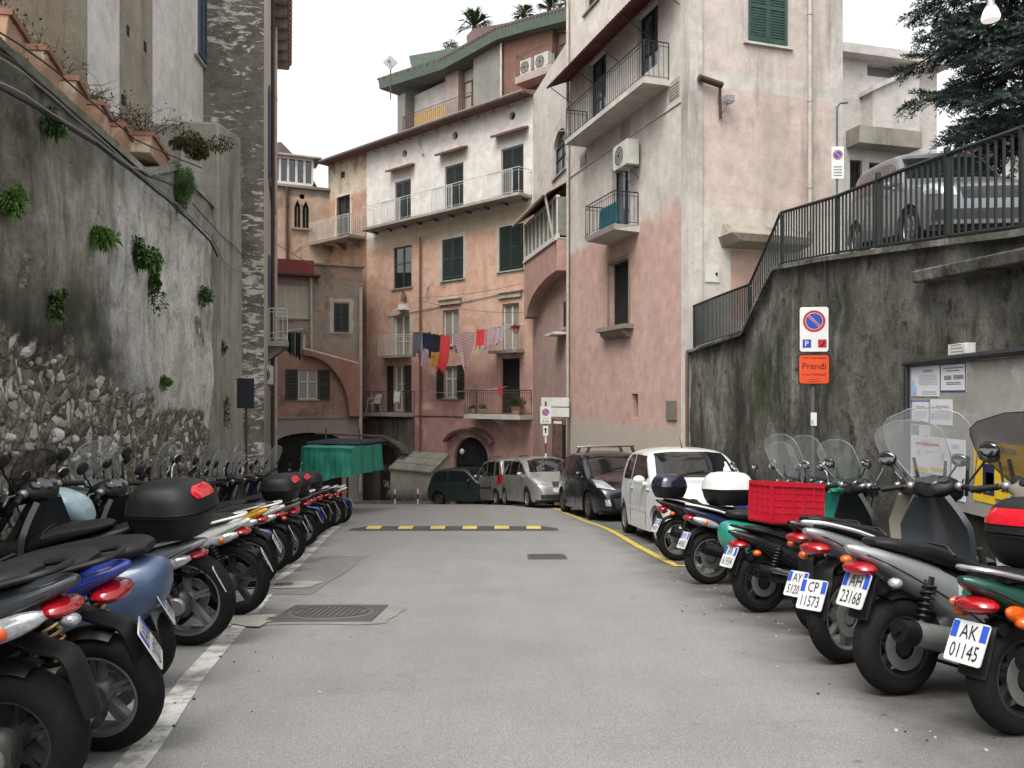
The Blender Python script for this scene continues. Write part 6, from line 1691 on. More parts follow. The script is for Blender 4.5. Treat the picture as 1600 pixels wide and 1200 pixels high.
def scooter(label, at_, az, body=P_SIL, panel=None, rr=.25, fr=.26, tw=.12, rim=M_RIMG, spokes=5, tx=.08, lean=-5, case=None, pz=.46, px_=-.285, fx=0.0, rack=M_BPL, shield=None, plate=('BK', '40712'), lens='red', muff=M_BPL, strip=None, spring=None, style='step', mirrors=True, flap=M_BPL, wb=1.30, th=-.12, rackw=True, sticker=False, name='scooter', group=None, steer=0, plate_yaw=0.0, glassface=M_MIRR, twin=True, seatm=M_SEAT, hsm=None):
    X, Y = at_; th_ = R(90 - az); hx, hy = math.cos(th_), math.sin(th_)
    zr, zf = gz(Y), gz(Y + hy * wb)
    root = thing(name, label, 'motorbike' if style == 'moto' else 'scooter', (X, Y, zr), (R(lean), -math.atan2(zf - zr, wb), th_), group)
    panel = panel or body; B = lambda mb, n, m, p=root, **k: mb.build(n, m, p, **k)
    wheel(root, 0, rr, tw, rim, spokes); wheel(root, wb, fr, tw * .88, rim, spokes)
    T = lambda secs: [(q[0] + tx, q[1] + th + .11 * (.25 - q[0])) + tuple(q[2:]) for q in secs]
    # tail body and seat
    mb = MB()
    if style == 'vespa':
        sloft(mb, T([(-.30, .66, .05, .05), (-.26, .65, .12, .12), (-.1, .60, .19, .2), (.12, .54, .215, .24), (.34, .50, .20, .23), (.52, .44, .14, .17), (.60, .40, .08, .1)]), p=2.2)
        seat = [(-.22, .84, .06, .02), (-.15, .845, .12, .04), (.05, .84, .15, .055), (.3, .82, .15, .055), (.5, .80, .11, .045), (.6, .78, .05, .02)]
    elif style == 'moto':
        sloft(mb, T([(-.28, .86, .03, .02), (-.2, .855, .08, .035), (0, .80, .11, .06), (.25, .74, .12, .07), (.4, .70, .10, .06)]))
        seat = [(-.16, .9, .05, .015), (-.08, .9, .11, .03), (.15, .86, .13, .045), (.35, .81, .13, .05), (.52, .79, .10, .045), (.6, .78, .06, .03)]
    else:
        sloft(mb, T([(-.26, .845, .015, .012), (-.21, .835, .06, .03), (-.08, .80, .105, .058), (.08, .745, .135, .095), (.28, .66, .165, .135), (.46, .57, .17, .165), (.60, .47, .14, .15), (.66, .42, .1, .1)]))
        seat = [(-.12, .885, .05, .012), (-.05, .885, .115, .03), (.12, .87, .14, .045), (.27, .845, .15, .055), (.36, .815, .15, .055), (.5, .79, .13, .05), (.66, .78, .08, .04), (.72, .765, .04, .02)]
    bd = B(mb, 'body', body)
    mb = MB(); sloft(mb, T(seat), p=2.8); st = B(mb, 'seat', seatm)
    if style == 'step':
        mb = MB(); x_ = .27 + tx; mb.tube([V((x_, -.15, .86 + th)), V((x_, -.1, .902 + th)), V((x_, 0, .908 + th)), V((x_, .1, .902 + th)), V((x_, .15, .86 + th))], .008, 5); B(mb, 'seat_piping', M_BPL, st)
    # side panels below the seat
    mb = MB(); sloft(mb, [(-.02 + tx, .64, .06, .05), (.15 + tx, .57, .135, .1), (.4, .46, .16, .14), (.56, .38, .165, .1), (.62, .36, .14, .05)]); B(mb, 'side_cover', M_BPL if style != 'vespa' else body)
    if style == 'moto':
        mb = MB(); sloft(mb, [(.48, .84, .07, .05), (.54, .88, .12, .1), (.7, .91, .15, .13), (.86, .91, .15, .12), (.98, .87, .1, .08), (1.02, .84, .05, .04)], p=2.3); B(mb, 'tank', panel)
        mb = MB(); sloft(mb, [(.42, .42, .12, .14), (.55, .44, .16, .2), (.75, .46, .17, .2), (.88, .46, .12, .16), (.92, .46, .06, .1)], p=3); B(mb, 'engine', M_ENG)
        mb = MB(); mb.ell((1.17, 0, .92), .1, .1, .1, 14, 8); B(mb, 'headlight', M_BGL)
    else:
        mb = MB(); sloft(mb, [(.56, .34, .14, .07), (.68, .30, .17, .045), (.85, .29, .175, .04), (1.0, .31, .16, .05), (1.05, .36, .12, .06)], p=4); B(mb, 'floorboard', M_BPL)
        # leg shield, broad and swept back at the edges
        mb = MB(); rows = []
        for i in range(11):
            t = i / 10; z = .30 + .68 * t; w_ = .17 + .09 * math.sin(math.pi * min(1, t * .9)) - .07 * max(0, t - .7) / .3; x0 = 1.0 + .10 * math.sin(math.pi * t * .9) - .06 * t
            rows.append([V((x0 - .42 * (w_ * q) ** 2 / w_, w_ * q, z)) for q in [k / 5 - 1 for k in range(11)]])
        mb.sheet(rows, thick=.035); B(mb, 'leg_shield', panel)
        mb = MB(); sloft(mb, [(.88, 1.0, .06, .03), (.92, 1.02, .13, .055), (1.0, 1.03, .15, .075), (1.09, 1.0, .12, .07), (1.14, .98, .07, .04)], p=2.3); hs_ = B(mb, 'headset', hsm or (panel if style == 'vespa' else M_BPL if az < 0 else body))
        mb = MB(); mb.ell((1.115, 0, .985), .05, .085, .06, 16, 8); B(mb, 'headlight', M_CLL, hs_)
        mb = MB(); D = Matrix.Translation((.93, 0, 1.075)) @ Matrix.Rotation(R(-35), 4, 'Y'); mb.lathe([(0, .008), (.05, .008), (.058, .0), (.058, -.03)], D, 20); mb.lathe([(0, .006), (.03, .006), (.034, 0), (.034, -.03)], D @ Matrix.Translation((0, .085, 0)), 16); mb.lathe([(0, .006), (.03, .006), (.034, 0), (.034, -.03)], D @ Matrix.Translation((0, -.085, 0)), 16); B(mb, 'instrument_dial', M_BGL, hs_)
    # handlebar, grips, levers
    hz = 1.03 if style != 'moto' else 1.02; hx_ = .95
    mb = MB(); mb.tube([V((hx_ - .06, -.33, hz - .02)), V((hx_, -.2, hz)), V((hx_ + .02, 0, hz - .01)), V((hx_, .2, hz)), V((hx_ - .06, .33, hz - .02))], .013, 8); hb = B(mb, 'handlebar', M_ENG)
    for sg in (-1, 1):
        mb = MB(); mb.tube([V((hx_ - .005, sg * .21, hz)), V((hx_ - .065, sg * .345, hz - .022))], .019, 10); B(mb, 'grip', M_BPL, hb)
        mb = MB(); mb.tube([V((hx_ + .04, sg * .17, hz)), V((hx_ + .055, sg * .24, hz)), V((hx_ + .0, sg * .36, hz - .03))], .007, 6); mb.ell((hx_ + .01, sg * .17, hz + .005), .035, .03, .03, 10, 6); B(mb, 'brake_lever', M_ALU, hb)
    for sg in (-1, 1):
        mb = MB(); mb.tube([V((hx_ + .05, sg * .16, hz)), V((hx_ + .12, sg * .13, hz + .05)), V((hx_ + .13, sg * .07, hz - .08)), V((hx_ + .10, sg * .04, hz - .25))], .005, 5); B(mb, 'cable', M_BPL, hb)
        if style == 'step':
            mb = MB(); Q_ = spline(T([(-.19, .83, .068, .03), (-.08, .80, .105, .058), (.08, .745, .135, .095), (.28, .66, .165, .135), (.46, .57, .17, .165), (.58, .50, .15, .155)]), 3); mb.tube([V((q[0], sg * (q[2] * .985 + .001), q[1] - q[3] * .3)) for q in Q_], .003, 4); B(mb, 'panel_gap', M_BPL, bd)
    if mirrors:
        for sg in (-1, 1): mirror(root, (hx_ + .02, sg * .2, hz), (hx_ + .03 + rnd.uniform(-.02, .02), sg * (.31 + rnd.uniform(-.04, .05)), hz + .2 + rnd.uniform(-.04, .05)), .055, chrome=rnd.random() < .3, face=glassface)
    if shield: screen(root, 1.1, 1.03, *shield)
    # front fork and mudguard
    mb = MB()
    for sg in (-1, 1): mb.tube([V((wb, sg * .075, fr)), V((wb - .12, sg * .075, .62))], .022, 8)
    mb.tube([V((wb - .12, 0, .6)), V((hx_ + .05, 0, hz - .05))], .03, 8); B(mb, 'fork', M_ENG)
    def guard(cx, cz, r, a0, a1, w, mat, nm, k=12):
        mb = MB(); mb.sheet([[V((cx + (r - .03 * q * q) * math.cos(R(a0 + (a1 - a0) * i / k)), w * q, cz + (r - .03 * q * q) * math.sin(R(a0 + (a1 - a0) * i / k)))) for q in (-1, -.6, -.2, .2, .6, 1)] for i in range(k + 1)], thick=.006); return B(mb, nm, mat)
    guard(wb, fr, fr + .035, 20, 165, .075, panel, 'front_mudguard')
    guard(0, rr, rr + .03, 30, 108, .058, M_BPL, 'rear_hugger')
    # engine and transmission, swinging arm
    mb = MB(); sloft(mb, [(-.07, rr, .03, .05, .115), (-.03, rr, .05, .085, .12), (.12, rr + .01, .055, .085, .13), (.32, rr + .03, .055, .1, .14), (.46, rr + .04, .05, .095, .14), (.52, rr + .04, .03, .05, .14)], p=2.6); tr_ = B(mb, 'transmission', M_ENG if style != 'vespa' else M_ALU)
    mb = MB(); M_ = Matrix.Translation((.36, .2, rr + .035)) @ Matrix.Rotation(R(-90), 4, 'X'); mb.lathe([(0, .012), (.06, .012), (.075, 0), (.075, -.02)], M_, 20); B(mb, 'case_cover', M_ALU, tr_); mb = MB(); M2 = Matrix.Translation((0, .175, rr)) @ Matrix.Rotation(R(-90), 4, 'X'); mb.lathe([(0, .012), (.05, .012), (.06, 0), (.06, -.02)], M2, 20); B(mb, 'case_cover', M_ALU, tr_)
    mb = MB(); sloft(mb, [(.2, rr + .06, .09, .08), (.3, rr + .1, .13, .13), (.5, rr + .12, .14, .13), (.6, rr + .1, .1, .08)], p=3); B(mb, 'engine_block', M_ENG)
    if muff:
        y_ = -.175; mb = MB(); d_ = V((-.40, 0, .085)); p0 = V((.30, y_, rr + .02)); mb.tube([p0 + V((.12, .06, -.06)), p0 + V((.04, .02, -.01)), p0, p0 + d_ * .12, p0 + d_ * .9, p0 + d_ * .98, p0 + d_ * 1.02], [.02, .028, .045, .066, .062, .05, .03], 16); mf = B(mb, 'exhaust', muff)
        if strip:
            mb = MB(); mb.sheet([[p0 + d_ * t + V((0, -.074 * math.cos(a), .074 * math.sin(a))) for a in (-.15, .1, .35, .6, .85)] for t in (.12, .3, .5, .7, .88)], thick=.004); B(mb, 'heat_shield', strip, mf)
        mb = MB(); e_ = p0 + d_ * .9; mb.tube([e_, e_ + d_ * .2], [.064, .055], 16); mb.tube([e_ + d_ * .2, e_ + d_ * .25], .018, 10); B(mb, 'exhaust_tip', M_BPL, mf)
    for sg in ((1, -1) if twin else (1,)):
        a, b = V((-.01, sg * .15, rr + .04)), V((.10, sg * .14, .68 + th * .5)); mb = MB(); mb.tube([a, b], .016, 8); mb.tube([a, a.lerp(b, .3)], .026, 8); s_ = B(mb, 'shock', M_BPL); mb = MB(); helix(mb, a.lerp(b, .22), a.lerp(b, .92), .03, 8, .0065); B(mb, 'spring', spring or M_BPL, s_)
    # mudguard flap and number plate
    fz = .72 + th; pts = [(-.04 + tx, fz, .065), (-.14 + tx * .7, fz - .04, .07), (px_ + .07 + fx, pz + .07, .072), (px_ + .025 + fx, pz - .05, .075), (px_ + fx, pz - .14, .07)]
    fw_ = .74 if az < 0 else 1
    mb = MB(); mb.sheet([[V((x + .02 * q * q, w_ * q * fw_, z - .0)) for q in (-1, -.5, 0, .5, 1)] for x, z, w_ in spline(pts, 3)], thick=.012); fl = B(mb, 'mudflap', flap)
    if plate: number_plate(root, (px_ + fx, 0, pz), R(24), plate_yaw, *plate)
    # lights
    tz = .80 + th
    if lens == 'clear':
        for sg in (-1, 1):
            mb = MB(); Mx = Matrix.Rotation(R(sg * 15), 3, 'Z') @ Matrix.Rotation(R(18), 3, 'Y'); mb.ell((-.06 + tx, sg * .105, tz - .035), .15, .032, .04, 16, 8, M=Mx); l_ = B(mb, 'tail_lens', M_CLL); mb = MB(); mb.ell((-.07 + tx, sg * .117, tz - .035), .03, .026, .028, 10, 6, M=Mx); B(mb, 'indicator', M_ORL, l_)
        mb = MB(); mb.ell((-.2 + tx, 0, tz + .012), .06, .085, .03, 16, 8); B(mb, 'tail_light', M_REDL)
    else:
        mb = MB(); mb.ell((-.18 + tx, 0, tz - .005), .07, .1, .038, 16, 8); B(mb, 'tail_light', M_REDL)
        for sg in (-1, 1): mb = MB(); mb.ell((-.10 + tx, sg * .15, tz - .06), .035, .035, .026, 12, 7); mb.tube([V((-.08 + tx, sg * .07, tz - .05)), V((-.1 + tx, sg * .13, tz - .06))], .012, 6, 1); B(mb, 'indicator', [M_ORL if lens != 'white' else M_CLL, M_BPL])
    if lens == 'amber':
        for sg in (-1, 1): mb = MB(); mb.ell((-.085 + tx, sg * .118, tz - .035), .10, .028, .036, 16, 8, M=Matrix.Rotation(R(-sg * 14), 3, 'Z') @ Matrix.Rotation(R(14), 3, 'Y')); B(mb, 'indicator', M_ORL)
    # grab rail and rack
    if rackw:
        rk = [(.22, .15, .835), (.05, .128, .89), (-.1, .10, .925), (-.19, .07, .945), (-.215, .0, .948)]
        P_ = [V((x + tx, y, z + th)) for x, y, z in rk]; P_ += [V((p.x, -p.y, p.z)) for p in reversed(P_[:-1])]
        mb = MB(); rings = []
        Q = [V(q) for q in spline([tuple(p) for p in P_], 3)]
        for i, p in enumerate(Q):
            t = (Q[min(i + 1, len(Q) - 1)] - Q[max(i - 1, 0)]).normalized(); sd = t.cross(V((0, 0, 1))).normalized(); up = sd.cross(t)
            rings.append([p + sd * .017 * math.cos(a) + up * .012 * math.sin(a) for a in [2 * math.pi * k / 10 for k in range(10)]])
        mb.loft(rings); gr = B(mb, 'grab_rail', rack)
    if case:
        mb = MB(); mb.box(-.12 + tx, .1 + tx, -.1, .1, .895 + th, .935 + th); B(mb, 'case_plate', M_BPL)
        top_case(root, -.02 + tx + case.get('dx', 0), .937 + th, case.get('lid', M_BPL), case.get('base', M_BPL), case.get('s', 1.0), case.get('refl', True), style=case.get('st', 0))
    if sticker:
        mb = MB(); y_ = -.163; mb.add([V((.33, y_ - .006, .45)), V((.24, y_ - .006, .48)), V((.24, y_ + .0, .59)), V((.33, y_ + .0, .56))], [(0, 1, 2, 3)]); mb.add([V((.285 + .028 * math.cos(k * .5236), y_ - .0065, .52 + .03 * math.sin(k * .5236))) for k in range(12)], [tuple(range(12))], 1); B(mb, 'sticker', [M_SIGNW, P_TEAL], bd)
    # stand
    mb = MB()
    for sg in (-1, 1): mb.tube([V((.5, sg * .09, .26)), V((.36, sg * .16, .03 if lean > -3 else .1)), V((.30, sg * .17, .015 if lean > -3 else .1))], .011, 6)
    mb.tube([V((.36, -.16, .05 if lean > -3 else .12)), V((.36, .16, .05 if lean > -3 else .12))], .009, 6); B(mb, 'stand', M_BPL)
    return root

_sc = scooter
def scooter(label, at_, az, *a, **k):
    if az < 0: k.setdefault('glassface', M_BPL); k.setdefault('plate_yaw', .45)
    return _sc(label, at_, az, *a, **k)
GL = 'scooters parked nose to the old wall'
GR = 'scooters parked nose to the retaining wall'
def gp(x, y): p = on_ground(x, y); return (p.x, p.y)
def ll(d, o):
    """point o metres left of the white line at distance d"""
    K = [(1.2, -1.1), (3.31, -1.50), (4.35, -1.74), (8.04, -2.42), (13.1, -3.12), (18, -3.75)]
    for (a, b), (c, e) in zip(K[:-1], K[1:]):
        if a <= d <= c: return (b + (e - b) * (d - a) / (c - a) - o, d)
BLK = dict(lid=M_BPL, base=M_BPL)
W_SC = (.42, .27, G_CLEAR); W_SM = (.26, .2, G_SMOKE)
# left row, near to far
scooter('anthracite scooter nearest the viewer on the wall side, clear lens tail and big black spring', (-1.66, 2.72), -88, P_GREY, rr=.24, tw=.14, lens='clear', rack=M_BPL, plate=None, muff=M_ALU, lean=-6, group=GL, tx=.02, rim=M_RIMD)
scooter('bright blue tailed scooter with golden rear spring and grey rim', gp(168, 1172), -88, P_BLUE, rr=.25, tw=.12, lens='white', spring=M_GOLD, rack=M_BPL, plate=('AX', '20719'), group=GL, lean=-9, tx=.1 , flap=M_BPL, plate_yaw=.45, fx=.07)
scooter('faded blue rounded old scooter with orange indicators and silver mudguard', (-1.98, 4.15), -90, P_PBLUE, style='vespa', rr=.25, tw=.11, rackw=False, plate=('BB', '71180'), group=GL, lean=-9, flap=P_SIL, tx=.06, plate_yaw=.45, fx=.07, muff=M_ALU)
scooter('grey scooter with pale rack, tall wheels and the biggest black top case', gp(298, 1008), -86, P_SIL, P_GREY, rr=.315, fr=.315, tw=.12, rim=M_RIMG, lens='clear', rack=P_WHITE, case=dict(s=1.16, st=1, dx=-.02), plate=('CE', '31902'), group=GL, tx=.12, th=-.2, lean=-5, shield=W_SM, wb=1.36, plate_yaw=.45, fx=.07)
scooter('black motorbike with a pale blue painted tank by the wall', (-2.52, 5.75), -86, M_BGL, P_LBL, style='moto', rr=.30, fr=.30, tw=.14, rackw=False, plate=('BW', '55210'), group=GL, tx=.05, name='motorbike', wb=1.4, spokes=5)
scooter('black scooter with white tail between the biggest top case and the yellow tail', gp(367, 962), -86, P_WHITE, M_BGL, rr=.30, fr=.30, tw=.12, lens='clear', rack=P_WHITE, plate=('CA', '84416'), group=GL, tx=.1, lean=-5, rim=M_RIMD)
scooter('pale blue rounded scooter with upright silver headset beside the wall', (-2.75, 7.05), -82, P_LBL, style='vespa', rr=.24, rackw=False, plate=None, group=GL, shield=W_SC)
scooter('yellow tailed scooter with white number plate', gp(396, 918), -80, P_YEL, M_BGL, rr=.28, tw=.12, lens='clear', rack=M_ALU, plate=('BY', '38827'), group=GL, tx=.06, th=-.1)
scooter('black scooter with a silver muffler just beyond the yellow tail', ll(8.6, .28), -87, M_BGL, P_SIL, rr=.27, lens='red', rack=M_ALU, plate=('CB', '60033'), group=GL, flap=P_BLUE, muff=M_ALU)
scooter('grey scooter with white grab rail before the grey green one', ll(9.3, .22), -87, P_WHITE, P_GREY, rr=.28, rack=P_WHITE, lens='clear', plate=('BD', '11924'), group=GL, tx=.06)
scooter('grey green scooter with orange tail and red topped round top case', ll(10.1, .16), -87, P_GG, rr=.28, rack=M_ALU, lens='red', case=dict(s=1.06, st=1), plate=('CF', '90217'), group=GL, tx=.04)
scooter('black scooter with chrome rack behind the grey green one', ll(11.1, .25), -86, M_BGL, rr=.26, rack=M_CHR, plate=('BN', '44109'), group=GL, shield=W_SC)
scooter('dark grey scooter with black top case and small red reflector', ll(12.1, .2), -86, P_GREY, rr=.28, rack=M_BPL, case=dict(s=1.04, st=1), lens='red', plate=('CC', '72655'), group=GL, shield=W_SC)
scooter('navy scooter with blue mudflap and bare white rack', ll(13.1, .22), -85, P_NAVY, rr=.27, rack=P_WHITE, lens='red', plate=('BE', '18340'), group=GL, flap=P_BLUE)
scooter('scooter with a plain dark top case and tall clear windscreen, far along the row', ll(14.1, .22), -85, P_GREY, rr=.27, case=dict(s=.98, refl=False, lid=M_SEAT), rack=M_BPL, plate=('BH', '29951'), group=GL, shield=(.58, .3, G_MID))
scooter('navy scooter with white rack next to the last two of the row', ll(15.2, .2), -84, P_NAVY, P_WHITE, rr=.27, rack=P_WHITE, lens='red', plate=('CD', '50126'), group=GL, shield=(.58, .3, G_MID))
scooter('black scooter with shining aluminium hub, last but one of the row', ll(16.3, .12), -83, M_BGL, P_SIL, rr=.28, rack=P_WHITE, lens='red', plate=('BL', '66403'), group=GL)
scooter('scooter with white rack and blue plate flap at the far end of the row', ll(17.4, .05), -80, P_WHITE, M_BGL, rr=.26, rack=P_WHITE, lens='red', plate=('BP', '37718'), group=GL, flap=P_BLUE)
scooter('matt black scooter pushed deep against the wall behind the biggest top case', ll(5.3, .75), -98, M_BPL, M_BGL, rr=.25, rackw=False, plate=None, group=GL, shield=(.3, .22, G_SMOKE))
scooter('dark grey motorbike tucked deep in beside the rounded pale blue scooter', ll(6.7, .7), -92, P_GREY, M_BGL, style='moto', rr=.29, fr=.29, tw=.14, rackw=False, plate=None, group=GL, name='motorbike', wb=1.4)
scooter('silver scooter with dark headset set back behind the yellow tail', ll(8.25, .65), -90, P_SIL, M_BGL, rr=.26, rackw=False, plate=None, group=GL, shield=(.4, .26, G_CLEAR))
scooter('black scooter set back behind the grey green one, its screen against the wall', ll(9.75, .6), -92, M_BGL, rr=.26, rackw=False, plate=None, group=GL, shield=(.5, .28, G_CLEAR))
scooter('navy scooter set back near the middle of the row without rack', ll(11.6, .6), -90, P_NAVY, rr=.26, rackw=False, plate=None, group=GL, shield=(.5, .28, G_MID))
scooter('black scooter without rack set back before the far top case', ll(13.6, .55), -90, M_BGL, rr=.26, rackw=False, plate=None, group=GL, shield=(.58, .3, G_MID))
# right row, near to far
scooter('dark green scooter with plate AK 01145, grey rack and red topped case', (2.16, 3.42), 72, P_DKG, rr=.245, tw=.125, rack=P_SIL, lens='amber', plate=('AK', '01145'), group=GR, tx=-.02, th=-.24, pz=.40, px_=-.26, case=dict(s=1.0, st=0, dx=.26), muff=M_ALU, lean=-4, rim=M_RIMD)
scooter('silver scooter with plate AH 23168 and round green sticker', gp(1402, 1085), 73, P_SIL, rr=.245, tw=.14, rackw=False, lens='white', plate=('AH', '23168'), group=GR, tx=-.03, th=-.16, pz=.53, px_=-.25, muff=M_ALU, lean=-4, rim=M_RIMD, hsm=P_BEI, shield=(.42, .36, G_SMOKE), sticker=True, wb=1.4)
scooter('silver scooter with plate CP 11573, white grab rails and dark leg shield', gp(1318, 1036), 61, P_SIL, P_GREY, rr=.27, tw=.12, rack=P_WHITE, spokes=7, plate=('CP', '11573'), group=GR, tx=-.03, pz=.41, px_=-.25, lean=-5, rim=M_RIMG, hsm=M_BPL, shield=(.52, .31, G_CLEAR), muff=None, wb=1.42)
scooter('black scooter with plate AY 51201 squeezed before the red crate', gp(1288, 992), 67, M_BGL, P_BEI, rr=.25, rackw=False, lens='red', plate=('AY', '51201'), group=GR, tx=-.03, pz=.36, px_=-.24, lean=-5, muff=None, hsm=M_BPL, shield=(.5, .31, G_CLEAR))
CR = scooter('black scooter carrying the red crate, chrome strip on its silencer', gp(1188, 957), 74, M_BGL, M_BPL, rr=.25, tw=.115, rack=M_BPL, lens='red', plate=('BR', '61934'), group=GR, tx=-.02, th=-.24, muff=M_BGL, strip=M_CHR, lean=-4, rim=M_RIMD)
scooter('teal rounded scooter with round headset behind the red crate', (2.22, 7.35), 76, P_TEAL, style='vespa', rr=.24, rackw=False, plate=None, group=GR, shield=(.44, .28, G_CLEAR), tx=-.02)
scooter('navy scooter with white and black top case', gp(1108, 913), 76, P_NAVY, M_BGL, rr=.275, rack=P_WHITE, lens='clear', plate=('BV', '40582'), group=GR, case=dict(s=1.14, lid=P_WHITE, base=M_BPL, refl=False, dx=.27), tx=-.02, lean=-4, hsm=M_BPL, shield=(.54, .32, G_CLEAR))
scooter('black scooter with gloss navy top case beside the white car', gp(1058, 876), 78, M_BGL, P_BLUE, rr=.275, rack=P_WHITE, lens='red', plate=('BT', '93077'), group=GR, case=dict(s=1.0, lid=paint('deep_navy_gloss', S(22, 22, 44), .12), base=M_BPL, refl=False, dx=-.06), tx=-.02, lean=-4)
scooter('dark scooter with tall clear screen standing between the two top cases, near the wall', (2.55, 8.9), 74, M_BGL, P_BEI, rr=.25, rackw=False, plate=None, group=GR, hsm=M_BPL, shield=(.55, .32, G_CLEAR), th=-.2)
scooter('grey scooter with clear screen squeezed between the white car and the navy top case', (2.5, 9.7), 76, P_GREY, M_BGL, rr=.25, rackw=False, plate=None, group=GR, hsm=M_BPL, shield=(.5, .3, G_CLEAR), th=-.2)
# red crate strapped on the rack of the black scooter
Mc = rootmat(CR); c = Mc @ V((.25, 0, .725))
t = thing('red_crate', 'red plastic lattice crate strapped on the rack of the black scooter', 'crate', c, (R(-3), R(4), R(90 - 74)))
mR = pmat('crate_red_plastic', S(176, 20, 42), .4, 0, .08, 10, dirt=.1)
L_, W_, H_ = .245, .165, .34
mb = MB(); mb.box(-L_, L_, -W_, W_, 0, .012); B_ = mb.build('base', mR, t)
def crate_side(u0, u1, fn, cols, nm):
    mb = MB(); bx = lambda a, b, z0, z1, d0, d1: mb.hexa([fn(a, d0, z0), fn(b, d0, z0), fn(b, d1, z0), fn(a, d1, z0), fn(a, d0, z1), fn(b, d0, z1), fn(b, d1, z1), fn(a, d1, z1)])
    bx(u0, u1, .012, H_, .008, .012); bx(u0, u1, H_ - .035, H_, .0, .026); bx(u0, u1, .012, .04, .0, .020)
    for k in range(cols + 1):
        c_ = u0 + (u1 - u0) * k / cols; bx(max(u0, c_ - .009), min(u1, c_ + .009), .04, H_ - .035, -.002, .02 if k not in (0, cols) else .024)
    for k in range(1, 5): bx(u0 + .01, u1 - .01, .03 + k * .055, .038 + k * .055, .0, .0165)
    mb.build(nm, mR, t)
crate_side(-L_, L_, lambda a, d, z: V((a, -W_ - d + .012, z)), 5, 'side'); crate_side(-L_, L_, lambda a, d, z: V((a, W_ + d - .012, z)), 5, 'side')
crate_side(-W_ + .01, W_ - .01, lambda a, d, z: V((-L_ - d + .012, a, z)), 4, 'side'); crate_side(-W_ + .01, W_ - .01, lambda a, d, z: V((L_ + d - .012, a, z)), 4, 'side')
# ------------------------------------------------------------------ cars
M_CGL = pmat('car_glass', S(22, 26, 28), .04, 0, .1, 3, coat=.6)
M_CBK = pmat('car_black_trim', S(30, 30, 31), .6, 0, .15, 14, dirt=.2)
M_HUB = pmat('car_wheel_alloy', S(142, 142, 142), .35, .7, .1, 10, dirt=.25)
M_HUBD = pmat('car_wheel_dark', S(88, 84, 80), .4, .6, .15, 10, dirt=.3)
C_WHT = paint('white_car_paint', S(208, 209, 207), .25, 0, .0); C_SIL = paint('silver_car_paint', S(156, 154, 150), .3, .45, .0); C_SIL2 = paint('warm_silver_car_paint', S(146, 140, 132), .3, .45, .03)
C_BLK = paint('black_car_paint', S(20, 20, 24), .18, 0, .0); C_GRN = paint('dark_green_car_paint', S(20, 40, 38), .4, 0, .08); C_GRY = paint('grey_suv_paint', S(112, 114, 118), .28, .4, .0)

def interp(pts, x):
    if x <= pts[0][0]: return pts[0][1]
    for (a, b), (c, d) in zip(pts[:-1], pts[1:]):
        if a <= x <= c: return b + (d - b) * (x - a) / max(1e-9, c - a)
    return pts[-1][1]
def smooth_prof(pts): return spline(pts, 6)

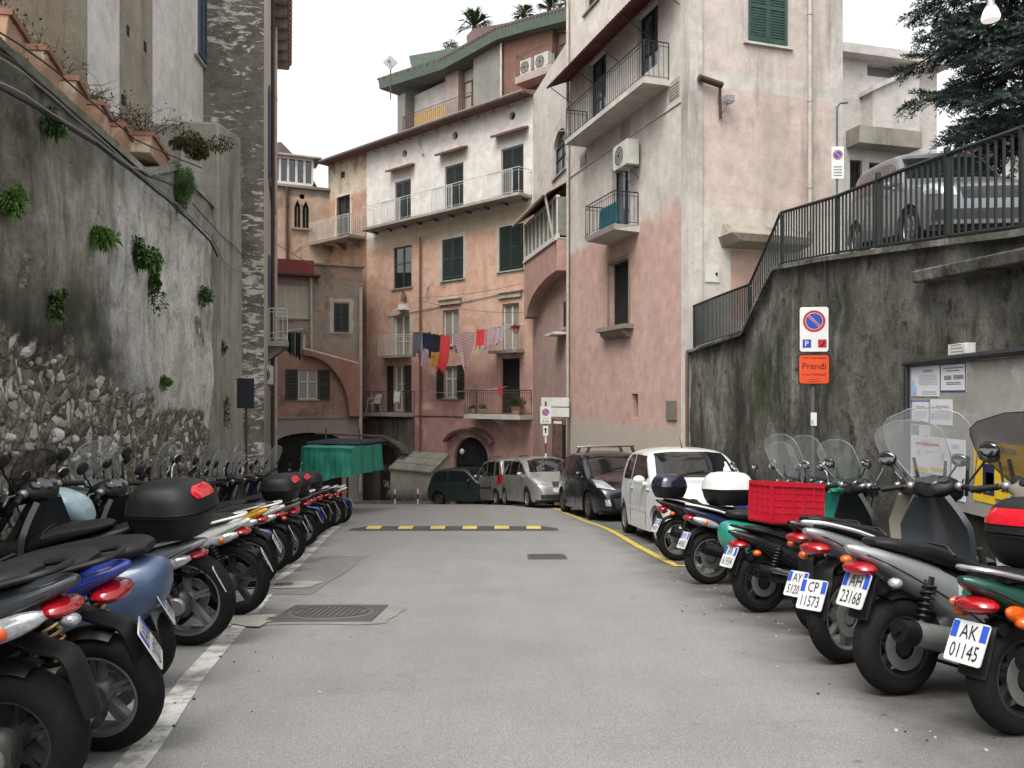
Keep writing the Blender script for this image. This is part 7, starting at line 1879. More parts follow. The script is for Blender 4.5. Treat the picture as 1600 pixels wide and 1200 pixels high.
def car(name, label, pos, heading, L, W, prof, belt, wheels, wr, body, glass_side, ws, rw, hub=M_HUB, sill=.2, tumble=.80, lights=(), front=(), rear=(), plan=None, trim=None, spokes=9, group=None, doors=(), roofrails=False, mirror_x=None, zbase=None, hub_n=None, cat='car'):
    """x forward from the rear bumper, prof = side silhouette (x, z); heading = angle of +x from world +X"""
    X, Y = pos; zb = gz(Y) if zbase is None else zbase
    hx, hy = math.cos(heading), math.sin(heading)
    pit = math.atan2((gz(Y + hy * L) - gz(Y)) if zbase is None else 0.115 * hy * L, L)
    root = thing(name, label, cat, (X, Y, zb), (0, -pit, heading), group)
    top = smooth_prof(prof); hwid = W / 2
    plan = plan or [(0, .80), (.10, .90), (.35, .97), (.9, 1.0), (L * .6, 1.0), (L - .9, .98), (L - .35, .92), (L - .1, .80), (L, .62)]
    pl = spline(plan, 5)
    def Bt(x):
        z = sill if .25 < x < L - .25 else sill + .05
        for xw in wheels:
            d = abs(x - xw); ra = wr + .055
            if d < ra: z = max(z, wr + math.sqrt(ra * ra - d * d) * .98)
        return z
    def Tp(x): return interp(top, x)
    def side(x, z):
        """half width of the body side at height z"""
        w = hwid * interp(pl, x)
        bulge = 1 - .05 * ((z - .55) / .5) ** 2 if z < .55 else 1 - .035 * ((z - .55) / .4) ** 2
        if z > belt:
            bulge = (1 - .035 * ((belt - .55) / .4) ** 2) * (1 - (1 - tumble) * ((z - belt) / (max(p[1] for p in prof) - belt)) ** 1.15)
        return w * bulge
    def hw(x, z):
        T = Tp(x); r = min(.13, max(.03, (T - Bt(x)) * .4)); w = side(x, min(z, T))
        if z > T - r:
            t = min(1, (z - (T - r)) / r); w *= max(0.0, 1 - t ** 2.6) ** (1 / 2.6)
        return w
    xs = sorted(set([0, .015, .04, .08] + [L - v for v in (0, .015, .04, .08)] + [i * L / 70 for i in range(71)] + [xw + (wr + .055) * s for xw in wheels for s in (-.999, -.97, -.9, -.75, .75, .9, .97, .999)]))
    nz = 26; rings = []
    for x in xs:
        b, T = Bt(x), Tp(x); rg = min(.13, max(.03, (T - b) * .4)); rg = min(rg, T - b - .01); b0 = sill; zs = [max(b, b0 + (T - rg - b0) * k / 15) for k in range(15)] + [T - rg + rg * math.sin(math.pi / 2 * k / 10) for k in range(11)]
        half = [V((x, hw(x, z), z)) for z in zs]; half[-1].y = 0
        ring = half + [V((p.x, -p.y, p.z)) for p in reversed(half[:-1])]
        rings.append(ring)
    mb = MB(); mb.loft(rings); bd = mb.build('body', body, root, angle=38)
    bvh = BVHTree.FromPolygons([tuple(v) for v in mb.v], mb.f)
    def patch(name, poly, d, mat, parent, off=.006, g=.05, both=False):
        """polygon in side (x,z), front/rear (y,z) or top (x,y) view laid on the body skin"""
        dirs = {'L': (V((0, 1, 0)), lambda a, b: V((a, 3, b)), V((0, -1, 0))), 'R': (V((0, -1, 0)), lambda a, b: V((a, -3, b)), V((0, 1, 0))), 'F': (V((1, 0, 0)), lambda a, b: V((L + 3, a, b)), V((-1, 0, 0))), 'B': (V((-1, 0, 0)), lambda a, b: V((-3, a, b)), V((1, 0, 0))), 'T': (V((0, 0, 1)), lambda a, b: V((a, b, 5)), V((0, 0, -1)))}
        _, mk, dr = dirs[d]
        u0 = min(p[0] for p in poly); u1 = max(p[0] for p in poly); v0 = min(p[1] for p in poly); v1 = max(p[1] for p in poly)
        pts = []; n = len(poly); ed = []
        dense = []
        for i in range(n):
            a, b = V(poly[i]), V(poly[(i + 1) % n]); k = max(1, int((b - a).length / g)); dense += [a.lerp(b, j / k) for j in range(k)]
        pts = dense[:]; ed = [(i, (i + 1) % len(dense)) for i in range(len(dense))]
        nu = max(1, int((u1 - u0) / g)); nv = max(1, int((v1 - v0) / g))
        for i in range(1, nu):
            for j in range(1, nv):
                p = (u0 + (u1 - u0) * i / nu, v0 + (v1 - v0) * j / nv)
                if inside(p, poly): pts.append(V(p))
        vo, eo, fo, *_ = delaunay_2d_cdt(pts, ed, [], 1, 1e-6)
        vs = []; ok = []
        for p in vo:
            h, nn, _, _ = bvh.ray_cast(mk(p.x, p.y), dr)
            ok.append(h is not None)
            if h is None: vs.append(V((0, 0, 0))); continue
            if nn.dot(dr) > 0: nn = -nn
            vs.append(h + nn * off)
        mb = MB(); mb.add(vs, [tuple(f) for f in fo if all(ok[i] for i in f)], 0, True)
        return mb.build(name, mat, parent)
    for g_ in glass_side:
        for d in 'LR': patch('side_window', g_, d, M_CGL, root, .004)
    if ws: w_ = patch('windscreen', ws, ws_dir(ws), M_CGL, root, .004)
    if rw: patch('rear_window', rw, 'B', M_CGL, root, .004)
    if ws:
        for sg in (-.3, .25):
            mb = MB(); yb = sg; zs_ = min(p[1] for p in ws)
            h, nn, *_ = bvh.ray_cast(V((L + 3, yb, zs_ + .03)), V((-1, 0, 0))); h2, *_ = bvh.ray_cast(V((L + 3, yb + .42, zs_ + .10)), V((-1, 0, 0)))
            if h and h2: mb.tube([h + V((.015, 0, .012)), h2 + V((.015, 0, .012))], .009, 5); mb.build('wiper', M_CBK, root)
    for nm, d, poly, mat in lights: patch(nm, poly, d, mat, root, .012, .035)
    for nm, d, poly, mat in (trim or []): patch(nm, poly, d, mat, root, .008)
    # door seams and handles
    for x in doors:
        for d, sg in (('L', 1), ('R', -1)):
            P_ = []
            for k in range(14):
                z = sill + .08 + (belt - sill - .10) * k / 13; P_.append(V((x + .02 * math.sin(k / 13 * 3), sg * (hw(x, z) + .0005), z)))
            mb = MB(); mb.tube(P_, .005, 5); mb.build('door_seam', M_CBK, bd)
            z = belt - .1; mb = MB(); mb.ell((x + .14, sg * (hw(x + .14, z) + .012), z), .09, .015, .018, 10, 6); mb.build('door_handle', body, bd)
    for sg in (-1, 1):
        if mirror_x: mb = MB(); z = belt + .05; mb.ell((mirror_x, sg * (hw(mirror_x, belt) + .1), z), .06, .1, .07, 14, 8); mb.tube([V((mirror_x + .03, sg * hw(mirror_x, belt - .02), belt - .03)), V((mirror_x, sg * (hw(mirror_x, belt) + .06), z - .02))], .03, 8); mm = mb.build('mirror', body, root)
    for xw in wheels:
        for sg in (-1, 1):
            y = sg * (hw(xw, wr + wr + .1) - .105); M = Matrix.Translation((xw, y, wr)) @ Matrix.Rotation(R(-90 * sg), 4, 'X')
            mb = MB(); rr = wr * .66
            mb.lathe([(rr, -.08), (rr, .085), (rr - .02, .098), (rr - .03, .085), (rr - .04, .05), (.05, .03), (.05, .075), (0, .08)], M, 36)
            for k in range(spokes):
                q = M @ Matrix.Rotation(2 * math.pi * k / spokes, 4, 'Z'); s = .62 / spokes * rr * 2
                mb.hexa([q @ V(p) for p in ((.03, -s * .4, .02), (rr - .02, -s, .02), (rr - .02, s, .02), (.03, s * .4, .02), (.03, -s * .3, .078), (rr - .02, -s * .7, .088), (rr - .02, s * .7, .088), (.03, s * .3, .078))])
            w_ = mb.build('wheel', hub, root)
            mb = MB(); mb.lathe([(rr - .005, -.09), (wr - .03, -.1), (wr, -.07), (wr, .06), (wr - .025, .098), (rr + .02, .1), (rr - .005, .085)], M, 40); mb.build('tyre', M_TYRE, w_)
    mb = MB(); mb.box(.18, L - .2, -hwid * .86, hwid * .86, sill - .03, sill + .3); mb.build('underbody', M_CBK, root)
    if roofrails:
        for sg in (-1, 1):
            x0, x1 = roofrails; P_ = [V((x0 + (x1 - x0) * k / 8, sg * (hwid * .66), Tp(x0 + (x1 - x0) * k / 8) + .0 + .045 * math.sin(math.pi * k / 8) ** .3)) for k in range(9)]; mb = MB(); mb.tube(P_, .014, 6); mb.build('roof_rail', M_CBK, root)
    root['_dim'] = L
    return root, patch, bd, hw, Tp
def ws_dir(ws): return 'F'
def mirrored(poly): return [(-a, b) for a, b in reversed(poly)]

# small white hatchback facing us beside the scooters
hd = R(-90 + 3.0)
wp = [(0, .45), (.02, .78), (.12, 1.0), (.28, 1.28), (.42, 1.44), (.75, 1.53), (1.3, 1.545), (1.9, 1.50), (2.2, 1.40), (2.66, 1.10), (2.85, 1.01), (3.1, .955), (3.38, .86), (3.5, .74), (3.56, .45)]
r_, patch, bd, hw, Tp = car('hatchback_car', 'small white hatchback with a winged sticker on its windscreen, beside the scooters', (2.78, 15.1), hd, 3.56, 1.60, wp, .95, (.6, 2.98), .29, C_WHT,
    [[(.52, 1.0), (1.22, .99), (1.22, 1.42), (.88, 1.42), (.66, 1.33)], [(1.30, .99), (2.28, .97), (2.50, 1.04), (2.05, 1.38), (1.30, 1.42)]],
    [(-.66, 1.04), (.66, 1.04), (.56, 1.42), (.3, 1.445), (-.3, 1.445), (-.56, 1.42)], [(-.5, 1.0), (.5, 1.0), (.42, 1.36), (-.42, 1.36)],
    lights=[('headlight', 'F', [(.40, .66), (.70, .72), (.72, .90), (.52, .84)], M_CLL), ('headlight', 'F', mirrored([(.40, .66), (.70, .72), (.72, .90), (.52, .84)]), M_CLL), ('tail_light', 'B', [(.5, .7), (.66, .7), (.62, 1.0), (.54, 1.0)], M_REDL), ('tail_light', 'B', mirrored([(.5, .7), (.66, .7), (.62, 1.0), (.54, 1.0)]), M_REDL)],
    trim=[('grille', 'F', [(-.35, .36), (.35, .36), (.4, .52), (-.4, .52)], M_CBK), ('rub_strip', 'L', [(.95, .50), (2.5, .50), (2.5, .55), (.95, .55)], C_WHT), ('rub_strip', 'R', [(.95, .50), (2.5, .50), (2.5, .55), (.95, .55)], C_WHT)], doors=(1.26, 2.42), mirror_x=2.35, hub=M_HUB, spokes=7)
mb = MB(); mb.tube([V((1.75, 0, 1.51)), V((1.6, 0, 1.70))], [.012, .004], 6); mb.ell((1.76, 0, 1.515), .04, .02, .015); mb.build('aerial', M_CBK, r_)
wing = [(.40, 1.07), (.54, 1.07), (.56, 1.14), (.55, 1.27), (.52, 1.28), (.50, 1.22), (.44, 1.16)]
patch('winged_sticker', mirrored(wing) if False else [(a, b) for a, b in wing], 'F', M_SIGNW, r_, .009, .03)
# black people carrier with a roof bar
hd = R(-90 + 9)
bp = [(0, .45), (.03, .85), (.15, 1.1), (.35, 1.36), (.6, 1.52), (1.1, 1.60), (1.8, 1.61), (2.4, 1.54), (2.8, 1.36), (3.35, 1.08), (3.6, 1.0), (3.9, .93), (4.15, .83), (4.30, .68), (4.36, .42)]
r_, patch, bd, hw, Tp = car('people_carrier', 'glossy black people carrier with a silver roof bar', (2.08, 22.1), hd, 4.36, 1.80, bp, 1.0, (.78, 3.42), .325, C_BLK,
    [[(.45, 1.06), (1.35, 1.03), (1.35, 1.47), (.85, 1.47), (.62, 1.40)], [(1.42, 1.03), (2.3, 1.02), (2.3, 1.46), (1.42, 1.48)], [(2.37, 1.02), (3.15, 1.02), (2.62, 1.38), (2.37, 1.45)]],
    [(-.72, 1.10), (.72, 1.10), (.62, 1.46), (.3, 1.535), (-.3, 1.535), (-.62, 1.46)], [(-.6, 1.08), (.6, 1.08), (.5, 1.5), (-.5, 1.5)],
    lights=[('headlight', 'F', [(.42, .70), (.80, .76), (.80, .93), (.62, .90)], M_CLL), ('headlight', 'F', mirrored([(.42, .70), (.80, .76), (.80, .93), (.62, .90)]), M_CLL), ('fog_lamp', 'F', [(.55, .36), (.66, .36), (.68, .50), (.58, .50)], M_CLL), ('fog_lamp', 'F', mirrored([(.55, .36), (.66, .36), (.68, .50), (.58, .50)]), M_CLL)],
    trim=[('grille', 'F', [(-.45, .30), (.45, .30), (.5, .52), (-.5, .52)], M_CBK)], doors=(1.38, 2.33), mirror_x=2.98, hub=M_HUBD, spokes=14)
rb = thing('roof_bar', 'silver roof bars clamped across the black people carrier', 'roof bar', rootmat(r_) @ V((1.9, 0, 1.61)), r_.rotation_euler)
for x in (-.45, .55):
    mb = MB(); mb.box(x - .03, x + .03, -.62, .62, .085, .115); b_ = mb.build('bar', M_CHR, rb, bevel=.006)
    for sg in (-1, 1): mb = MB(); mb.hexa([V((x - .05, sg * .6 - .03, -.06)), V((x + .05, sg * .6 - .03, -.06)), V((x + .05, sg * .6 + .03, -.06)), V((x - .05, sg * .6 + .03, -.06)), V((x - .03, sg * .54 - .03, .085)), V((x + .03, sg * .54 - .03, .085)), V((x + .03, sg * .54 + .03, .085)), V((x - .03, sg * .54 + .03, .085))]); mb.build('bar_foot', M_CBK, b_)
# silver bulbous hatchback, nose to us
hd = R(-90 + 16)
ap = [(0, .42), (.03, .86), (.1, 1.02), (.45, 1.28), (.9, 1.46), (1.5, 1.55), (2.1, 1.50), (2.6, 1.32), (3.05, 1.06), (3.25, .97), (3.5, .88), (3.72, .74), (3.80, .60), (3.83, .40)]
r_, *_x = car('silver_hatchback', 'silver domed hatchback parked nose out between the black people carrier and the small van', (.38, 26.3), hd, 3.83, 1.67, ap, .95, (.6, 3.0), .30, C_SIL,
    [[(.62, 1.02), (1.2, 1.0), (1.2, 1.40), (.95, 1.36)], [(1.27, 1.0), (2.1, .98), (2.1, 1.38), (1.27, 1.41)], [(2.17, .98), (2.85, 1.0), (2.45, 1.26), (2.17, 1.36)]],
    [(-.68, 1.05), (.68, 1.05), (.55, 1.40), (.25, 1.46), (-.25, 1.46), (-.55, 1.40)], [(-.5, 1.1), (.5, 1.1), (.4, 1.3), (-.4, 1.3)],
    lights=[('headlight', 'F', [(.42, .66), (.74, .72), (.72, .86), (.5, .84)], M_CLL), ('headlight', 'F', mirrored([(.42, .66), (.74, .72), (.72, .86), (.5, .84)]), M_CLL)],
    trim=[('number_plate', 'F', [(-.26, .46), (.26, .46), (.26, .57), (-.26, .57)], M_PLW), ('grille', 'F', [(-.25, .62), (.25, .62), (.26, .76), (-.26, .76)], M_CBK), ('lower_bumper', 'F', [(-.6, .26), (.6, .26), (.62, .40), (-.62, .40)], M_CBK)], doors=(1.24, 2.14), mirror_x=2.7)
# small silver van seen from behind
hd = R(90 + 20)
vp = [(0, .42), (.02, .95), (.12, 1.3), (.22, 1.58), (.5, 1.68), (1.2, 1.70), (1.9, 1.66), (2.3, 1.50), (2.75, 1.16), (2.9, 1.06), (3.2, .98), (3.42, .84), (3.48, .62), (3.5, .42)]
r_, *_x = car('small_van', 'small silver van seen from behind, on the far side of the domed hatchback', (.36, 27.75), hd, 3.5, 1.62, vp, 1.02, (.55, 2.91), .29, C_SIL2,
    [[(.22, 1.06), (.62, 1.06), (.62, 1.52), (.34, 1.52)], [(.72, 1.06), (1.45, 1.05), (1.45, 1.56), (.72, 1.54)], [(1.53, 1.05), (2.62, 1.04), (2.1, 1.46), (1.53, 1.56)]],
    [(-.62, 1.12), (.62, 1.12), (.54, 1.48), (-.54, 1.48)], [(-.6, 1.06), (.6, 1.06), (.55, 1.54), (-.55, 1.54)],
    lights=[('tail_light', 'B', [(.64, .75), (.78, .75), (.74, 1.06), (.66, 1.06)], M_REDL), ('tail_light', 'B', mirrored([(.64, .75), (.78, .75), (.74, 1.06), (.66, 1.06)]), M_REDL)],
    trim=[('rub_strip', 'L', [(.9, .60), (2.4, .60), (2.4, .67), (.9, .67)], M_CBK), ('rub_strip', 'R', [(.9, .60), (2.4, .60), (2.4, .67), (.9, .67)], M_CBK)], doors=(1.49,), mirror_x=2.55, roofrails=(.5, 2.0), tumble=.88)
# old boxy dark green car
hd = R(-32)
gp_ = [(0, .42), (.03, .72), (.12, .85), (.30, 1.20), (.42, 1.36), (.7, 1.42), (1.5, 1.44), (1.95, 1.38), (2.45, .98), (2.6, .94), (3.1, .88), (3.32, .80), (3.38, .6), (3.4, .42)]
r_, *_x = car('boxy_green_car', 'old boxy dark green car parked before the arched gate', (-2.95, 31.6), hd, 3.4, 1.48, gp_, .92, (.62, 2.78), .27, C_GRN,
    [[(.38, .96), (1.05, .95), (1.05, 1.33), (.56, 1.33)], [(1.15, .95), (2.2, .94), (1.84, 1.31), (1.15, 1.34)]],
    [(-.6, .98), (.6, .98), (.52, 1.32), (-.52, 1.32)], [(-.52, .95), (.52, .95), (.46, 1.28), (-.46, 1.28)], doors=(1.1,), mirror_x=2.15, hub=M_HUBD, spokes=8, tumble=.86, trim=[('lower_trim', 'R', [(.1, .3), (3.3, .3), (3.3, .42), (.1, .42)], M_CBK)])
# grey off-roader on the upper road behind the railing
zU = upz(16.4) + .36
hd = R(-95)
sp = [(0, .5), (.03, .95), (.1, 1.1), (.18, 1.5), (.32, 1.74), (.9, 1.82), (1.8, 1.82), (2.3, 1.74), (2.95, 1.26), (3.15, 1.16), (3.6, 1.12), (4.0, 1.05), (4.2, .95), (4.28, .7), (4.3, .45)]
r_, *_x = car('off_roader', 'grey off-roader on the upper road behind the green railing', (7.75, 16.6), hd, 4.3, 1.84, sp, 1.12, (.85, 3.4), .36, C_GRY,
    [[(.3, 1.17), (1.3, 1.16), (1.3, 1.66), (.45, 1.64)], [(1.38, 1.16), (2.15, 1.15), (2.15, 1.62), (1.38, 1.66)], [(2.22, 1.15), (2.8, 1.17), (2.4, 1.52), (2.22, 1.6)]],
    [(-.74, 1.24), (.74, 1.24), (.64, 1.66), (-.64, 1.66)], [(-.6, 1.2), (.6, 1.2), (.55, 1.62), (-.55, 1.62)],
    lights=[('headlight', 'F', [(.5, .78), (.84, .84), (.84, 1.02), (.55, .98)], M_CLL), ('headlight', 'F', mirrored([(.5, .78), (.84, .84), (.84, 1.02), (.55, .98)]), M_CLL)],
    trim=[('grille', 'F', [(-.42, .74), (.42, .74), (.46, .92), (-.46, .92)], M_CBK), ('lower_bumper', 'F', [(-.8, .42), (.8, .42), (.8, .58), (-.8, .58)], M_CBK)], doors=(1.34, 2.18), mirror_x=2.65, hub=M_HUB, spokes=6, sill=.3, zbase=zU)
# ------------------------------------------------------------------ plants
def leafm(name, c, c2, rough=.6):
    n = NT(name); n.set('Base Color', n.ramp(n.noise(3.5, 4, .6), [(.3, c), (.7, c2)])); n.set('Roughness', rough); n.set('Specular IOR Level', .3); return n.mat
L_FERN = leafm('fern_green', S(66, 98, 44), S(98, 132, 60)); L_FEN = leafm('feathery_green', S(62, 82, 56), S(84, 104, 70)); L_DK = leafm('dark_leaf', S(40, 54, 30), S(62, 76, 42))
L_RUS = leafm('rusty_leaf', S(96, 76, 48), S(76, 84, 44)); L_DRY = pmat('dry_stem', S(86, 70, 54), .8, 0, .3, 12); L_CON = leafm('conifer_needle', S(26, 40, 36), S(44, 58, 48)); L_PALM = leafm('palm_leaf', S(44, 60, 38), S(70, 84, 50))
M_BARK = pmat('conifer_bark', S(62, 52, 44), .9, 0, .3, 8, bump=.6)
def blade(mb, p, d, L, w, mi=0, droop=.3):
    d = V(d).normalized(); s = d.cross(V((rnd.uniform(-1, 1), rnd.uniform(-1, 1), rnd.uniform(-.3, 1)))).normalized() * w; q = p + d * L * .55; e = p + d * L + V((0, 0, -droop * L))
    mb.add([p, q - s, e, q + s], [(0, 1, 2, 3)], mi)
def clump(name, label, c, r, n, L, w, mats, n_dir, cat='plant', group=None, droop=.5, stems=6, yoff=.1):
    """bushy plant rooted in a wall: leaves spread through an uneven volume"""
    c = V(c); r = tuple(v * .74 for v in r); t = thing(name, label, cat, c - V(n_dir) * .02, group=group)
    lobes = [(V((rnd.gauss(0, .36) * r[0], rnd.gauss(0, .4) * r[1], rnd.gauss(0, .38) * r[2])), rnd.uniform(.3, .6)) for _ in range(8)]
    mb = MB()
    n = int(n * 2.2); L *= .8
    for k in range(n):
        o, q = rnd.choice(lobes); d = V((rnd.gauss(0, 1), rnd.gauss(0, 1), rnd.gauss(.2, 1))).normalized()
        p = c + o + V((d.x * r[0], d.y * r[1], d.z * r[2])) * q * rnd.random() ** .5 + V(n_dir) * (r[1] * .5)
        blade(mb, p, d + V(n_dir) * .3, L * rnd.uniform(.5, 1.2), w * rnd.uniform(.7, 1.2), rnd.randrange(len(mats)), droop)
    wb(mb, 'foliage', mats, t)
    mb = MB()
    for o, q in lobes[:stems]: mb.tube([c - V(n_dir) * .05, c + o * .5 + V(n_dir) * r[1] * .3, c + o + V(n_dir) * r[1] * .5], .006, 4)
    wb(mb, 'stem', L_DRY, t)
    return t
GW = 'plants rooted in the old wall'
def wp(x, y, o=.05): u, z = LW.P(x, y); return LW.W(u, z, o)
nW = LW.n
clump('feathery_plant', 'big feathery green plant hanging at the top of the old wall beside the last planter', wp(270, 290), (.36, .22, .5), 2600, .09, .0045, [L_FEN, L_FERN], nW, group=GW, droop=.3)
clump('wall_fern', 'bright green fern tuft lower on the old wall, the larger of two neighbours', wp(205, 388), (.30, .16, .28), 800, .10, .014, [L_FERN, L_DK], nW, group=GW)
clump('wall_fern', 'smaller bright fern tuft just before the larger one on the old wall', wp(145, 368), (.22, .14, .2), 420, .11, .010, [L_FERN], nW, group=GW)
clump('wall_fern', 'small fern behind the cable bundle on the old wall', wp(65, 190), (.16, .12, .14), 300, .09, .010, [L_FERN, L_FEN], nW, group=GW)
clump('wall_fern', 'fern tuft cut by the photo edge on the old wall', wp(2, 308), (.14, .12, .18), 300, .08, .010, [L_FERN], nW, group=GW)
clump('wall_creeper', 'little leafy creeper low on the dark part of the old wall', wp(77, 478), (.12, .06, .24), 200, .06, .018, [L_DK, L_FERN], nW, group=GW)
clump('wall_creeper', 'creeper strip dangling under the big feathery plant', wp(232, 440), (.22, .1, .45), 420, .06, .016, [L_DK, L_FERN], nW, group=GW)
clump('wall_creeper', 'small creeper on the pale part of the old wall', wp(312, 465), (.2, .1, .25), 260, .06, .016, [L_DK, L_FERN], nW, group=GW)
clump('wall_creeper', 'thin creeper half way down near the pier', wp(335, 540), (.16, .08, .3), 200, .06, .016, [L_DK], nW, group=GW)
clump('wall_creeper', 'sparse weeds low on the old wall near the pier', wp(338, 635), (.3, .08, .4), 260, .06, .016, [L_DK, L_FEN], nW, group=GW)
clump('wall_creeper', 'tuft of weeds over a bare stone patch in the old wall', wp(246, 595), (.14, .08, .12), 160, .06, .014, [L_FERN], nW, group=GW)
clump('rusty_creeper', 'rusty brown creeper spilling over the wall top by the pier', wp(287, 228), (.6, .3, .3), 1500, .05, .016, [L_RUS, L_DK], nW, group=GW)
# bare shrubs behind the planters
def bare_shrub(label, c, r, n, leaf=60):
    c = V(c); t = thing('bare_shrub', label, 'shrub', c, group='bare shrubs behind the planters'); mb = MB(); ends = []
    for k in range(n):
        d = V((rnd.gauss(0, .6), rnd.gauss(0, .8), rnd.uniform(.1, 1))).normalized() * r * rnd.uniform(.5, 1.1); a = c + d * .5 + V((rnd.uniform(-.1, .1), rnd.uniform(-.1, .1), .1)); e = c + d + V((0, 0, -.12 * rnd.random())); mb.tube([c, a, e], [.009, .006, .002], 4); ends += [a, e, a.lerp(e, .5)]
        for q in range(3): f = a.lerp(e, rnd.random()); mb.tube([f, f + V((rnd.gauss(0, .1), rnd.gauss(0, .1), rnd.gauss(.04, .1)))], [.004, .0015], 4)
    wb(mb, 'stem', L_DRY, t); mb = MB()
    for k in range(leaf): blade(mb, rnd.choice(ends) + V((rnd.gauss(0, .05), rnd.gauss(0, .05), rnd.gauss(0, .05))), (rnd.gauss(0, 1), rnd.gauss(0, 1), rnd.gauss(0, 1)), .05, .014, rnd.randrange(2))
    wb(mb, 'foliage', [L_RUS, L_DK], t)
bare_shrub('half leafy shrub at the near end above the first planter', at(25, 30, 7.3) + V((-.4, 0, -.2)), .7, 26, 420)
bare_shrub('bare shrub with few dark leaves above the second planter', at(85, 90, 8.3) + V((-.4, 0, -.1)), .55, 22, 160)
bare_shrub('bare twiggy shrub behind the third planter', at(128, 128, 9.2) + V((-.3, 0, -.1)), .5, 24, 50)
bare_shrub('bare twiggy shrub behind the fourth planter', at(168, 160, 9.9) + V((-.3, 0, -.1)), .5, 22, 40)
bare_shrub('bare twiggy shrub behind the fifth planter', at(205, 190, 10.8) + V((-.3, 0, -.1)), .5, 20, 60)
bare_shrub('reddish bare shrub behind the last planter', at(258, 208, 12.2) + V((-.3, 0, -.1)), .7, 30, 260)

# conifer on the upper road
tx_, ty_ = 9.25, 14.2; tz_ = upz(ty_) + .1
t = thing('conifer_tree', 'dark conifer with drooping needle sprays over the upper road', 'tree', (tx_, ty_, tz_))
mb = MB(); mb.tube([V((tx_, ty_, tz_ - .2)), V((tx_ + .05, ty_, tz_ + 3)), V((tx_, ty_ + .1, tz_ + 6.5)), V((tx_, ty_, tz_ + 10))], [.26, .2, .13, .03], 12)
wb(mb, 'trunk', M_BARK, t, bevel=0)
mbb = MB(); mbn = MB()
def spray(p, d, L):
    """twig with needles standing off all round"""
    e = p + d * L + V((0, 0, -.16 * L)); k = int(L / .010)
    for i in range(k):
        q = p.lerp(e, (i + .5) / k); a = rnd.uniform(0, 6.28); s = d.cross(V((0, 0, 1))).normalized(); u_ = s.cross(d)
        nd = (d * .8 + s * math.cos(a) + u_ * math.sin(a)).normalized() * rnd.uniform(.06, .1); w = nd.cross(d).normalized() * .010
        mbn.add([q, q + nd * .5 + w, q + nd, q + nd * .5 - w], [(0, 1, 2, 3)], 0)
for k in range(110):
    h = 2.0 + 6.7 * k / 109; a = k * 2.399 + rnd.uniform(-.3, .3); toward = math.cos(a - math.pi * 1.08)
    L = min(2.3, 1.7 + .22 * (h - 2.0)) * rnd.uniform(.6, 1.05)
    o = V((tx_, ty_, tz_ + h)); d = V((math.cos(a), math.sin(a), rnd.uniform(-.05, .2))).normalized()
    pts = [o, o + d * L * .4 + V((0, 0, .08)), o + d * L * .75, o + d * L + V((0, 0, -.22))]
    mbb.tube(pts, [.045, .03, .018, .006], 5)
    for i in range(34):
        f = .2 + .8 * (i / 33); seg = f * 3; j = min(2, int(seg)); p = pts[j].lerp(pts[j + 1], seg - j)
        sd = d.cross(V((0, 0, 1))).normalized() * (1 if i % 2 else -1); dd = (d * rnd.uniform(.35, .9) + sd * rnd.uniform(.5, 1) + V((0, 0, rnd.uniform(-.45, .2)))).normalized(); tl = (.62 * (1.15 - f) + .2) * rnd.uniform(.7, 1.3)
        if rnd.random() < .12: continue
        spray(p, dd, tl)
        if rnd.random() < .9: spray(p + dd * tl * .4, (dd + d * .6 + V((0, 0, rnd.uniform(-.3, .3)))).normalized(), tl * .5)
wb(mbb, 'branches', M_BARK, t); wb(mbn, 'crown', L_CON, t, fix=False)
# street lamp head hanging before the conifer
p = at(1548, 22, 9.5)
t = thing('street_lamp', 'hanging glass street lamp shining before the conifer', 'street lamp', (p.x + 1.1, p.y, upz(9.5)))
mb = MB(); mb.tube([V((p.x + 1.1, p.y, upz(9.5))), V((p.x + 1.1, p.y, p.z + .9)), V((p.x + .8, p.y, p.z + 1.25)), V((p.x + .2, p.y, p.z + 1.2)), V((p.x, p.y, p.z + .35))], [.05, .04, .03, .03, .025], 8); wb(mb, 'pole', M_ZPOST, t)
mb = MB(); mb.lathe([(.02, .30), (.035, .26), (.04, .12), (.07, .075)], Matrix.Translation(p), 18); wb(mb, 'cap', pmat('lamp_cap', S(150, 146, 140), .4, .4), t)
nl = NT('lamp_bowl'); nl.set('Base Color', S(224, 222, 214)); nl.set('Emission Color', (1, .95, .86, 1)); nl.set('Emission Strength', .35); nl.set('Roughness', .2)
mb = MB(); mb.lathe([(.06, .08), (.085, .03), (.105, -.04), (.095, -.075), (.06, -.09), (.0, -.095)], Matrix.Translation(p), 22); wb(mb, 'bowl', nl.mat, t)

# roof garden
def palm(label, c, n, L, w=.05):
    c = V(c); t = thing('palm_plant', label, 'palm', c, group='palms on the roof terrace'); mb = MB(); mb.tube([c, c + V((0, 0, .35))], [.14, .11], 8); wb(mb, 'trunk', M_BARK, t); mb = MB(); o = c + V((0, 0, .33))
    for k in range(n):
        a = 2.399 * k; el = rnd.uniform(-.1, 1.35); d = V((math.cos(a) * math.cos(el), math.sin(a) * math.cos(el), math.sin(el)))
        for q in range(5):
            dd = (d + V((rnd.gauss(0, .16), rnd.gauss(0, .16), rnd.gauss(0, .12)))).normalized(); s = dd.cross(V((0, 0, 1))).normalized() * w * .5; e = o + dd * L * rnd.uniform(.7, 1.05) + V((0, 0, -.2 * L)); m_ = o + dd * L * .6
            mb.add([o, m_ - s, e, m_ + s], [(0, 1, 2, 3)])
    wb(mb, 'crown', L_PALM, t)
yp = 40.5
